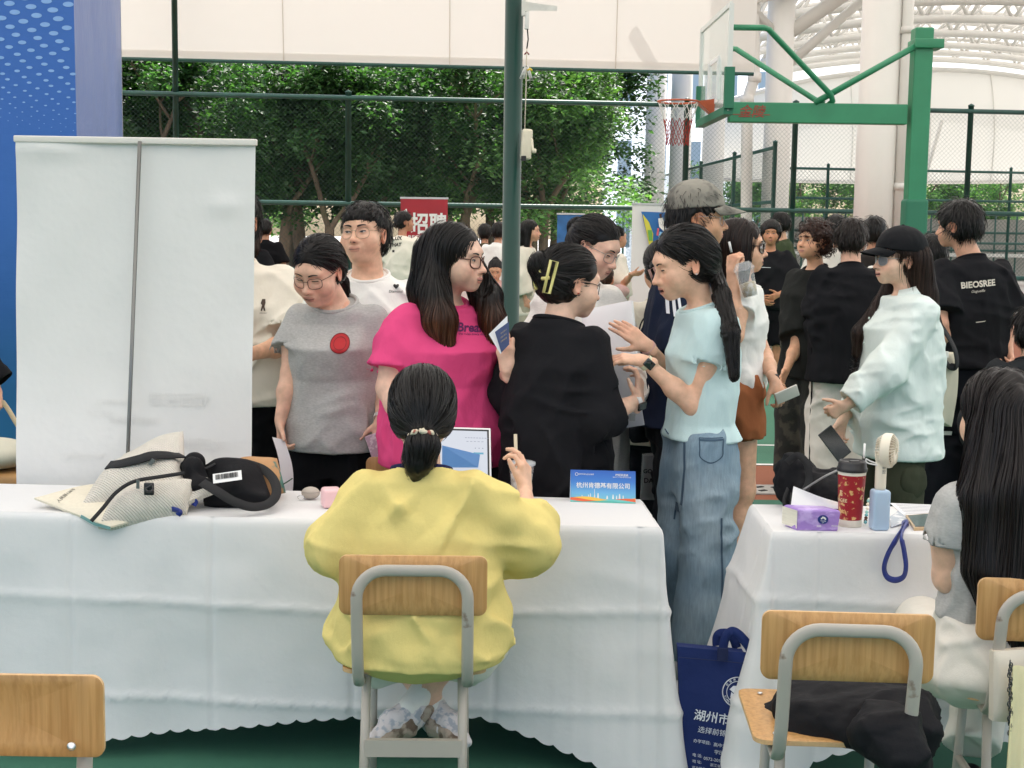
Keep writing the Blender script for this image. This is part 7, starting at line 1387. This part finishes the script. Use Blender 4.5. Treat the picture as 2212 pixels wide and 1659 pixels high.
# capped man, woman with sunglasses, woman with the pink clip
J = Human('tall man in a washed grey cap and navy tee with white shoulder stripes', 1490, 5.55, 1.80, 86, sex='m', g=1.08, sw=.195, hp=(0, 2, 0), skin='d3a07e', head=dict(eye=.7, brow=1.2, nose=1.1, cheek=.95, blush=.2))
J.arm(-1, e=('p', 1475, 830, 5.3), w=('p', 1520, 900, 5.3)).arm(1); J.head_build(); J.legs(); J.shirt(cloth('tee_navy', '1a2236'), hem=.80, sl=.7, sr=.11, dep=1.15, seed=15); J.trousers(cloth('dark_denim', '1d2026'), wid=1.15, kneer=.1, hemr=.12); J.body(); J.shoes('d8d0c0'); J.hair('short', seed=19, N=900); J.glasses('b0b0b4', .0010, .0235, .021, 2.6, .9)
M_CAPG = mat('cap_washed', hexc('8d897e'), .9, noise=(7, .28), mix=(hexc('5c5a54'), 18, .5, .68), bump=[(400, .0008)]); J.cap_hat(M_CAPG, M_CAPG)
hprint(J, J.shirto, 'shoulder_stripes', mat('print_white', (.72, .74, .78), .7), [([(-.09, 1), (.07, 1), (.12, -1), (-.06, -1)], x, 640 + i * 5, 5.4, 34, dict(rot=.05 * i)) for i, x in enumerate((1437, 1448, 1459))])
K = Human('woman with sunglasses in a white tee and brown shorts raising a straw', 1612, 6.1, 1.68, 82, sw=.16, g=.92, hp=(0, 0, 0), hoff=(0, .055, 0), skin='dcac8e', head=dict(eye=.5, blush=.3, lips='b05a54', open=.003))
K.arm(-1, e=('p', 1586, 724, 5.86), w=('p', 1582, 592, 5.92), hd=('w', .1, .1, 1), pn=('w', .8, .5, 0), curl=82, r=1.15); K.arm(1, e=('p', 1652, 770, 6.1), w=('p', 1672, 822, 5.88), hd=('w', .45, -.1, -.9), pn=('w', -.5, .8, 0), curl=45)
K.head_build(); K.legs(); K.bare_legs(); K.shirt(WHITETEE, hem=.93, sl=.5, sr=.085, seed=16, fold=.8, dep=.95); K.trousers(cloth('shorts_brown', '9a5e3c'), shorts=.42, wid=1.15, top=1.0); K.body(); K.shoes('e8e8e6'); zt = K.z
K.hair('long', N=1800, chains=[([(0, .05, zt(1.60)), (.0, .09, zt(1.48)), (0, .09, zt(1.36))], [.08, .07, .03]), ([(-.06, .02, zt(1.58)), (-.08, .03, zt(1.42))], [.04, .03])], L=.2, seed=20, base=(.018, .010, .008), fcd=.07); K.glasses('2a1712', .0026, .025, .021, 3, tint=mat('lens_dark', (.02, .015, .012), .08, spec=.7)); band(K, 1, '2a2422', name='bracelet')
dk = thing('iced_drink', 'clear plastic iced coffee cup tilted at the mouth of the woman with sunglasses', 'cup', P(1622, 640, 5.86)); Rt = rotm(0, 0, -.28); V_ = lambda mb: [v @ Rt.T for v in mb.V]
b = MB().lathe([(.030, 0), (.036, .06), (.041, .115), (.045, .118)], 24, cap=False); b.V = V_(b); b.build('cup', M_CUP, dk, True); b = MB().lathe([(.0, .003), (.029, .003), (.034, .06), (.0, .065)], 24); b.V = V_(b); b.build('drink', mat('milk_coffee_pale', (.46, .38, .22), .5, mix=((.7, .66, .6), 40, .45, .6)), dk, True); b = MB().lathe([(.046, .116), (.045, .125), (.03, .15), (.0, .152)], 24); b.V = V_(b); b.build('lid', M_CUP, dk, True)
MB().tube([P(1575, 522, 5.86) - A3(dk.location), P(1580, 545, 5.86) - A3(dk.location)], .005, 8).build('straw', MATS['straw_white'], dk, True)
held_box(K, 'white smartphone held low by the woman with sunglasses', 'smartphone', 'phone', P(1700, 852, 5.84), (.062, .009, .105), (.35, .5, -.79), (.9, 0, .43), mat('phone_white', hexc('dcd6cc'), .3, spec=.5))
Lp = Human('woman in a cream jacket with a pink claw clip, back turned, carrying a plastic bag', 1434, 5.95, 1.58, 175, sw=.155, hp=(10, 4, 0), skin='d6a486', head=dict(face=False))
Lp.arm(1, e=('p', 1392, 800, 5.86), w=('p', 1408, 925, 5.8), hd=('w', .05, -.1, -1), curl=55); Lp.arm(-1); Lp.head_build(); Lp.legs(); Lp.shirt(cloth('jacket_cream', 'ddd5c4'), hem=.76, sl=1.9, sr=.1, sr2=.07, seed=17, fold=1.2); Lp.trousers(cloth('dark_denim', '1d2026')); Lp.body(); Lp.hair('bun', tie=(.02, .11, .0), boff=(.03, .02, .0), br=(.04, .035, .045), seed=22)
MB().tube([Lp.loc3(1402, 583, 5.78), Lp.loc3(1412, 577, 5.78), Lp.loc3(1427, 612, 5.78), Lp.loc3(1417, 622, 5.78)], .006, 8, True).build('claw_clip', mat('clip_pink', hexc('b08a80'), .35), Lp.root, True)
MB().tube(spline([Lp.loc3(1376, 760, 5.7), Lp.loc3(1384, 700, 5.72), Lp.loc3(1412, 668, 5.76), Lp.loc3(1432, 662, 5.8)], 16), 1, flat=(.02, .006), up=(0, 1, 0)).build('shoulder_strap', M_WEB, Lp.root, True)
gb = thing('plastic_bag', 'clear plastic bag printed with black capitals hanging from the cream-sleeved hand', 'plastic bag'); pillow([P(1383, 1078, 5.74), P(1388, 982, 5.74), P(1425, 978, 5.74), P(1432, 1078, 5.74)], .04, .03, 18, .012, 14, 6).build('film', clear('bag_film', (.8, .82, .82), .6, .15), gb, True); MB().box(P(1408, 1045, 5.75), (.06, .05, .1), bev=.02).build('contents', mat('bag_contents', (.16, .14, .15), .6, noise=(20, .5)), gb, True)
b = MB(); writing(b, 'GOOD', P(1409, 1018, 5.66), [1, 0, 0], [0, 0, 1], width=.075, bold=.03); writing(b, 'DAY', P(1406, 1038, 5.66), [1, 0, 0], [0, 0, 1], width=.058, bold=.03); b.build('lettering', MATS['black_rubber'], gb)

# the group on the right
O = Human('curly-haired young man in a black tee and camouflage trousers, chin raised', 1757, 8.7, 1.69, -48, sex='m', sw=.185, hp=(-6, -8, 0), skin='d8a482', head=dict(eye=.9, brow=1.2, nose=1.15, look=-.4))
O.arm(-1, e=('p', 1722, 742, 8.62), w=('p', 1698, 800, 8.5)); O.arm(1, e=('p', 1800, 745, 8.95), w=('p', 1795, 820, 9.0)); O.head_build(); O.legs(); O.shirt(cloth('tee_washed_black', '222321'), hem=.72, sl=.9, sr=.12, dep=1.2, seed=18); O.trousers(mat('camo', hexc('3a372e'), .9, mix=(hexc('1c1c18'), 8, .45, .5), noise=(5, .4), bump=(14, .006)), wid=1.2, kneer=.1, hemr=.11); O.body(); O.shoes('e8e8e6'); O.hair('curly', base=(.035, .015, .010), seed=24)
Pm_ = Human('man in a black tee and white striped track trousers, back fully turned', 1836, 8.5, 1.715, 172, sex='m', g=1.12, sw=.205, hp=(-14, 8, 0), skin='e2b096', head=dict(face=False, nr=.06))
Pm_.arm(1, e=('p', 1770, 690, 8.5), w=('p', 1800, 700, 8.8)); Pm_.arm(-1, e=('p', 1926, 690, 8.45), w=('p', 1910, 730, 8.8)); Pm_.head_build(); Pm_.legs(); Pm_.shirt(BLACKTEE, hem=.71, sl=.9, sr=.12, dep=1.15, seed=19); TRK = cloth('track_white', 'ddd6cc'); Pm_.trousers(TRK, wid=1.2, kneer=.105, hemr=.10); Pm_.body(); Pm_.shoes('e8e8e6'); Pm_.hair('short', seed=26, base=(.016, .011, .009), fw=-.02)
for sd in (1, -1):
    st_ = MB()
    for k_ in range(3):
        h_, n_, a_ = Pm_.leg[sd]; o_ = np.array([sd * .13, .03 + k_ * .022, 0]); pts = [h_ + o_ * [1.02, 1, 1], h_ * .4 + n_ * .6 + o_ * [.88, 1, 1], n_ + o_ * [.86, 1, 1], n_ * .4 + a_ * .6 + o_ * [.82, 1, 1], a_ + o_ * [.8, 1, 1]]; st_.tube(spline(pts, 24), 1, flat=(.008, .009), up=(1, 0, 0))
    st_.build('side_stripe', BLACKTR, Pm_.tro)
Qw = Human('woman in a black baseball cap and oversized mint shirt, facing left, long brown hair', 1949, 6.3, 1.63, -76, sw=.165, g=1.0, hp=(-2, 0, 0), skin='e6bda2', head=dict(eye=.4, blush=.5, lips='c06a62', open=.003, nr=.046))
Qw.arm(1, e=('p', 1908, 802, 6.08), w=('p', 1828, 876, 6.05), hd=('w', -.8, .2, -.5), curl=72); Qw.arm(-1, e=('p', 1890, 830, 6.45), w=('p', 1822, 905, 6.32), hd=('w', -.25, .0, -1), curl=42); M_MINT = cloth('shirt_mint', 'dfe9e4'); Qw.head_build(); Qw.legs()
Qw.shirt(M_MINT, hem=.63, sl=1.9, sr=.115, sr2=.066, wid=1.12, dep=1.40, hemw=1.08, belly=1.02, fold=1.0, seed=20, shoulder=1.05, ring=False); nb = Qw.neck
cl_ = MB(); th = np.linspace(-2.6, 2.6, 30); G = np.stack([np.stack([(r_) * np.sin(th), r_ * np.cos(th) * .95 , z_ + .022 * np.cos(th)], 1) + nb + [0, -.0, -.02] for r_, z_ in ((.072, .03), (.076, .036), (.098, -.012), (.094, -.016))]); cl_.grid(G); cl_.build('collar', M_MINT, Qw.shirto, True)
bt_ = MB(); [bt_.lathe([(0, -.002), (.006, -.002), (.006, .002), (0, .002)], 10, Qw.up((0, -.16 - .02 * (z_ < 1.2), Qw.z(z_))), 'y') for z_ in (1.3, 1.18, 1.06, .94, .8)]; bt_.build('buttons', mat('button', hexc('b8ccc4'), .3), Qw.shirto, True)
Qw.trousers(cloth('cargo_olive', '3f4234'), wid=.98, kneer=.1, hemr=.125, fold=.5, hipw=.9); Qw.body(); Qw.shoes('c8c4ba'); zt = Qw.z
Qw.hair('long', N=2600, chains=[([(.03, .05, zt(1.58)), (.04, .09, zt(1.42)), (.06, .115, zt(1.25)), (.07, .13, zt(1.06))], [.07, .055, .05, .02]), ([(-.05, .03, zt(1.55)), (-.09, -.05, zt(1.36)), (-.09, -.15, zt(1.22)), (-.09, -.17, zt(1.12))], [.04, .035, .035, .015])], L=.3, seed=28, base=(.026, .014, .010), fcd=.075, ears=(1,)); BLKCAP = cloth('cap_black', '17181b', rough=.75); Qw.cap_hat(BLKCAP, BLKCAP, t=.024); Qw.glasses('b8b8bc', .0012, .024, .022, 2.4, .9, tint=mat('lens_mirror', (.22, .22, .22), .35, .3))
held_box(Qw, 'black smartphone held low by the woman in the mint shirt', 'smartphone', 'phone', P(1803, 958, 6.2), (.078, .009, .16), (.78, .1, .62), (-.62, 0, .78), MATS['black_plastic'], 1)
pk_ = sdf_obj('cargo_pocket', [ell(Qw.leg[1][0] * .22 + Qw.leg[1][1] * .78 + [.085, .01, -.05], (.03, .07, .085), k=.01)], .008, cloth('cargo_olive', '3f4234'), Qw.tro, wrinkle(.004, (20, 20, 20)))
bg_ = thing('shoulder_bag', 'beige canvas bag with a black strap on the back of the woman in mint', 'bag'); pillow([P(2008, 905, 6.38), P(2022, 765, 6.42), P(2046, 760, 6.5), P(2034, 920, 6.5)], .10, .03, 16, .012, 9, 3).build('body', cloth('bag_beige', 'c2bba8'), bg_, True); ribbon([P(2030, 700, 6.4), P(2050, 730, 6.38), P(2064, 760, 6.36), P(2066, 790, 6.36), P(2050, 790, 6.36), P(2040, 772, 6.38)], .035, .004, (1, -1, 0)).build('strap', M_WEB, bg_, True); MB().box(P(2044, 766, 6.33), (.02, .012, .03), bev=.003).build('buckle', mat('plug_white', (.75, .73, .68), .5), bg_)
Rm_ = Human('tall man in a black tee with big white lettering on the back, right edge', 2092, 7.5, 1.80, -164, sex='m', g=1.05, sw=.20, hoff=(.06, 0, 0), hp=(34, 4, 0), skin='dba68a', head=dict(face=False, nr=.06))
Rm_.arm(-1, e=('p', 2176, 690, 7.55), w=('p', 2178, 752, 7.45), curl=50); Rm_.arm(1, e=('p', 2032, 700, 7.3), w=('p', 2045, 760, 7.4)); Rm_.head_build(); Rm_.legs(); Rm_.shirt(BLACKTEE, hem=.865, sl=.80, sr=.115, dep=1.1, seed=21); Rm_.trousers(cloth('trousers_navy', '14161c'), wid=1.25, kneer=.11, hemr=.12); Rm_.body(); Rm_.shoes('e8e8e6'); Rm_.hair('short', seed=30, t=.026, grow=.9, L=.06)
hprint(Rm_, Rm_.shirto, 'back_print', mat('print_cream', hexc('d8cfc0'), .7), [('BIEOSREE', 2120, 614, 7.3, 78, dict(bold=.035, rot=.10)), ('Gugueille', 2118, 630, 7.3, 30, dict(shear=.4, rot=.10)), ([(-1, -.1), (1, .14), (.7, -.06), (-.9, -.25)], 2122, 695, 7.3, 12, {})])
hprint(Rm_, Rm_.tro, 'label', MATS['label_white'], [([(-1, .5), (1, .5), (1, -.5), (-1, -.5)], 2052, 938, 7.3, 9, {})])
def extra(label, px, d, H, yaw, top, tr, style='short', sex='m', hp=(0, 0, 0), skin='d4a286', arms=None, kw=None, hair=None, seat=None, sl=.8, hd=None, group=None, **sk):
    h = Human(label, px, d, H, yaw, sex=sex, hp=hp, skin=skin, seat=seat, sw=.195 if sex == 'm' else .165, g=(kw or {}).get('g', 1.0), head=hd or {}, group=group)
    for sd in (-1, 1): h.arm(sd, **((arms or {}).get(sd, {})))
    h.head_build()
    if seat: h.legs(knee={-1: (-.12, -.4, .46), 1: (.12, -.4, .46)}, ankle={-1: (-.12, -.38, .08), 1: (.12, -.38, .08)}, hip={-1: (-.1, 0, .47), 1: (.1, 0, .47)})
    else: h.legs()
    if sk.get('shorts'): h.bare_legs()
    h.shirt(top, hem=sk.get('hem', .80), sl=sl, sr=.105, seed=px, dep=sk.get('dep', 1.1)); h.trousers(tr, wid=1.1, shorts=sk.get('shorts'), hemz=.9 if seat else .1); h.body()
    if not seat: h.shoes('e8e8e6')
    h.hair(style, seed=int(px), **(hair or {})); return h
M1 = extra('heavy-set man in a black tee and black shorts facing us in the distance', 1662, 14, 1.75, -12, BLACKTEE, BLACKTR, skin='c48a68', hair=dict(bangs=.02, t=.03), shorts=1.0, kw=dict(g=1.15), arms={1: dict(e=(.27, .0, 1.1), w=(.10, -.17, 1.02)), -1: dict(e=(-.26, .0, 1.1), w=(-.08, -.17, .98))}, hem=.84)
hprint(M1, M1.shirto, 'chest_print', MATS['print_white'], [([(-1, .06), (1, .02), (1, -.06), (-1, -.02)], 1655, 578, 13.8, 12, {})]); MB().tube([M1.leg[1][0] + [.125, -.02, 0], M1.leg[1][1] + [.105, -.02, .06]], 1, flat=(.01, .018), up=(1, 0, 0)).build('side_stripe', MATS['print_white'], M1.tro)
extra('man in an olive shirt and plaid trousers behind the distant man in black', 1684, 15.3, 1.86, -115, cloth('shirt_olive', '3c4630'), mat('plaid', hexc('a09c90'), .9, mix=(hexc('5a5850'), 40, .5, .55)), hair={}, sl=1.8)
extra('dark-haired head showing just above the curly-haired man', 1802, 11.8, 1.79, 178, cloth('tee_offwhite', 'd4cec4'), BLACKTR)
extra('man in a dark brown-grey shirt partly hidden by the back-turned man in black', 1884, 10.9, 1.765, 150, cloth('shirt_dark_brown', '2e2a28'), BLACKTR, sl=1.7, skin='cd9678')
extra('dark-haired person glimpsed above the peak of the black baseball cap', 1922, 10.6, 1.67, 175, cloth('tee_white2', 'd8d4cc'), BLACKTR, sex='f', style='bun', hair=dict(tie=(0, .1, 0), br=(.03, .03, .03)))
extra('person in a dark tee with white stripes behind the woman in the mint shirt', 2012, 9.4, 1.63, 178, mat('tee_striped', hexc('3a3634'), .9, wave=None, noise=(6, .05)), BLACKTR, skin='cd9678'); S5 = bpy.context.scene.objects[-1] if False else None
# far crowd by the fence
FX = extra('young man in a cream tee with black capitals on the back, before the red banner', 870, 16.6, 1.83, 158, CREAMTEE, BLACKTR, hp=(-50, 0, 0), skin='b98468', kw=dict(g=1.05))
hprint(FX, FX.shirto, 'back_print', MATS['black_rubber'], [('FLUX', 853, 515, 16.3, 27, dict(bold=.05, rot=.08, shear=.15)), ('THAT', 852, 529, 16.3, 27, dict(bold=.05, rot=.08, shear=.15)), ([(-1, 1), (1, 1), (1, -1), (-1, -1)], 847, 543, 16.3, 2.6, {})])
extra('dark-haired man in an olive tee seen from behind, near the green pole', 1046, 19, 1.71, 182, cloth('tee_olive', '4f4a34'), BLACKTR, skin='c08a6c')
extra('person in a loose white tee and dark trousers beside the green pole, far back', 1076, 18.4, 1.73, 150, WHITETEE, cloth('trousers_navy', '14161c'), skin='c08a6c')
extra('smiling woman in a sheer cream blouse to the right of the green pole', 1140, 15.4, 1.74, 78, cloth('blouse_sheer', 'ddd6c6'), cloth('trousers_beige', 'b5ab98'), sex='f', style='long', skin='d6a286', sl=1.8, hem=.66, hair=dict(chains=[([(0, .05, 1.62), (0, .07, 1.5), (0, .06, 1.42)], [.085, .08, .04]), ([(-.06, .0, 1.6), (-.08, -.0, 1.46)], [.04, .03])], fcd=.075), hd=dict(open=.004))
extra('woman in a pink blouse seated facing us at the distant white table', 1070, 16.9, 1.66, 0, cloth('blouse_pink', 'd0a6a0'), BLACKTR, sex='f', style='bun', hp=(0, 24, 0), seat=.5, sl=1.4, skin='c99476', hair=dict(tie=(0, .07, .09), br=(.035, .035, .035)))
extra('woman with a high ponytail in a cream lace top at the distant table', 1328, 15.0, 1.68, 120, cloth('lace_cream', 'dcd3c4', .12), cloth('trousers_beige', 'b5ab98'), sex='f', style='pony', skin='c99476', sl=1.6, hair=dict(tie=(0, .08, .08), tail=[(0, .13, .03), (0, .12, -.08)]))
extra('woman in pink with a brown ponytail seated at the distant table, arm stretched out', 1308, 14.6, 1.62, 160, cloth('blouse_pink', 'd0a6a0'), BLACKTR, sex='f', style='pony', seat=.5, sl=.6, skin='c99476', arms={-1: dict(e=('p', 1348, 612, 14.6), w=('p', 1366, 592, 14.4), hd=('w', 1, 0, .1))}, hair=dict(tie=(0, .1, .03), tail=[(0, .14, -.04), (0, .13, -.16), (0, .11, -.24)], base=(.04, .018, .010)))
extra('balding man in a black tee with his back to us, right of the blank banner', 574, 18, 1.73, 182, BLACKTR, BLACKTR, skin='b07e62', hair=dict(t=.008))
extra('long-haired woman in dark clothes half hidden by the blank banner edge', 551, 17.2, 1.62, 175, BLACKTEE, BLACKTR, sex='f', style='long', hair=dict(chains=[([(0, .06, 1.5), (0, .1, 1.35), (0, .1, 1.2)], [.09, .08, .04])], base=(.03, .015, .011)))
extra('dark-haired person in charcoal seated at the far right edge of the picture', 2236, 7.0, 1.64, 170, cloth('charcoal_top', '2a2c2e'), BLACKTR, seat=.5, sl=1.5)
Xp = extra('person in a black long-sleeved top whose hand enters at the left edge', -172, 6.4, 1.70, 60, BLACKTEE, BLACKTR, sl=1.94, arms={1: dict(e=('p', -62, 775, 6.2), w=('p', -10, 838, 6.2), hd=('w', .15, 0, -1), curl=60)})
rp_ = MB().tube(spline([P(6, 868, 6.15), P(20, 888, 6.1), P(36, 915, 6.0), P(60, 950, 5.9)], 16), .011, 8); tag(rp_.build('rope', mat('rope_cream', hexc('c9b794'), .8, wave=(120, .002, 'DIAGONAL', 0)), None, True), 'cream rope handle in the hand at the left edge', 'rope')
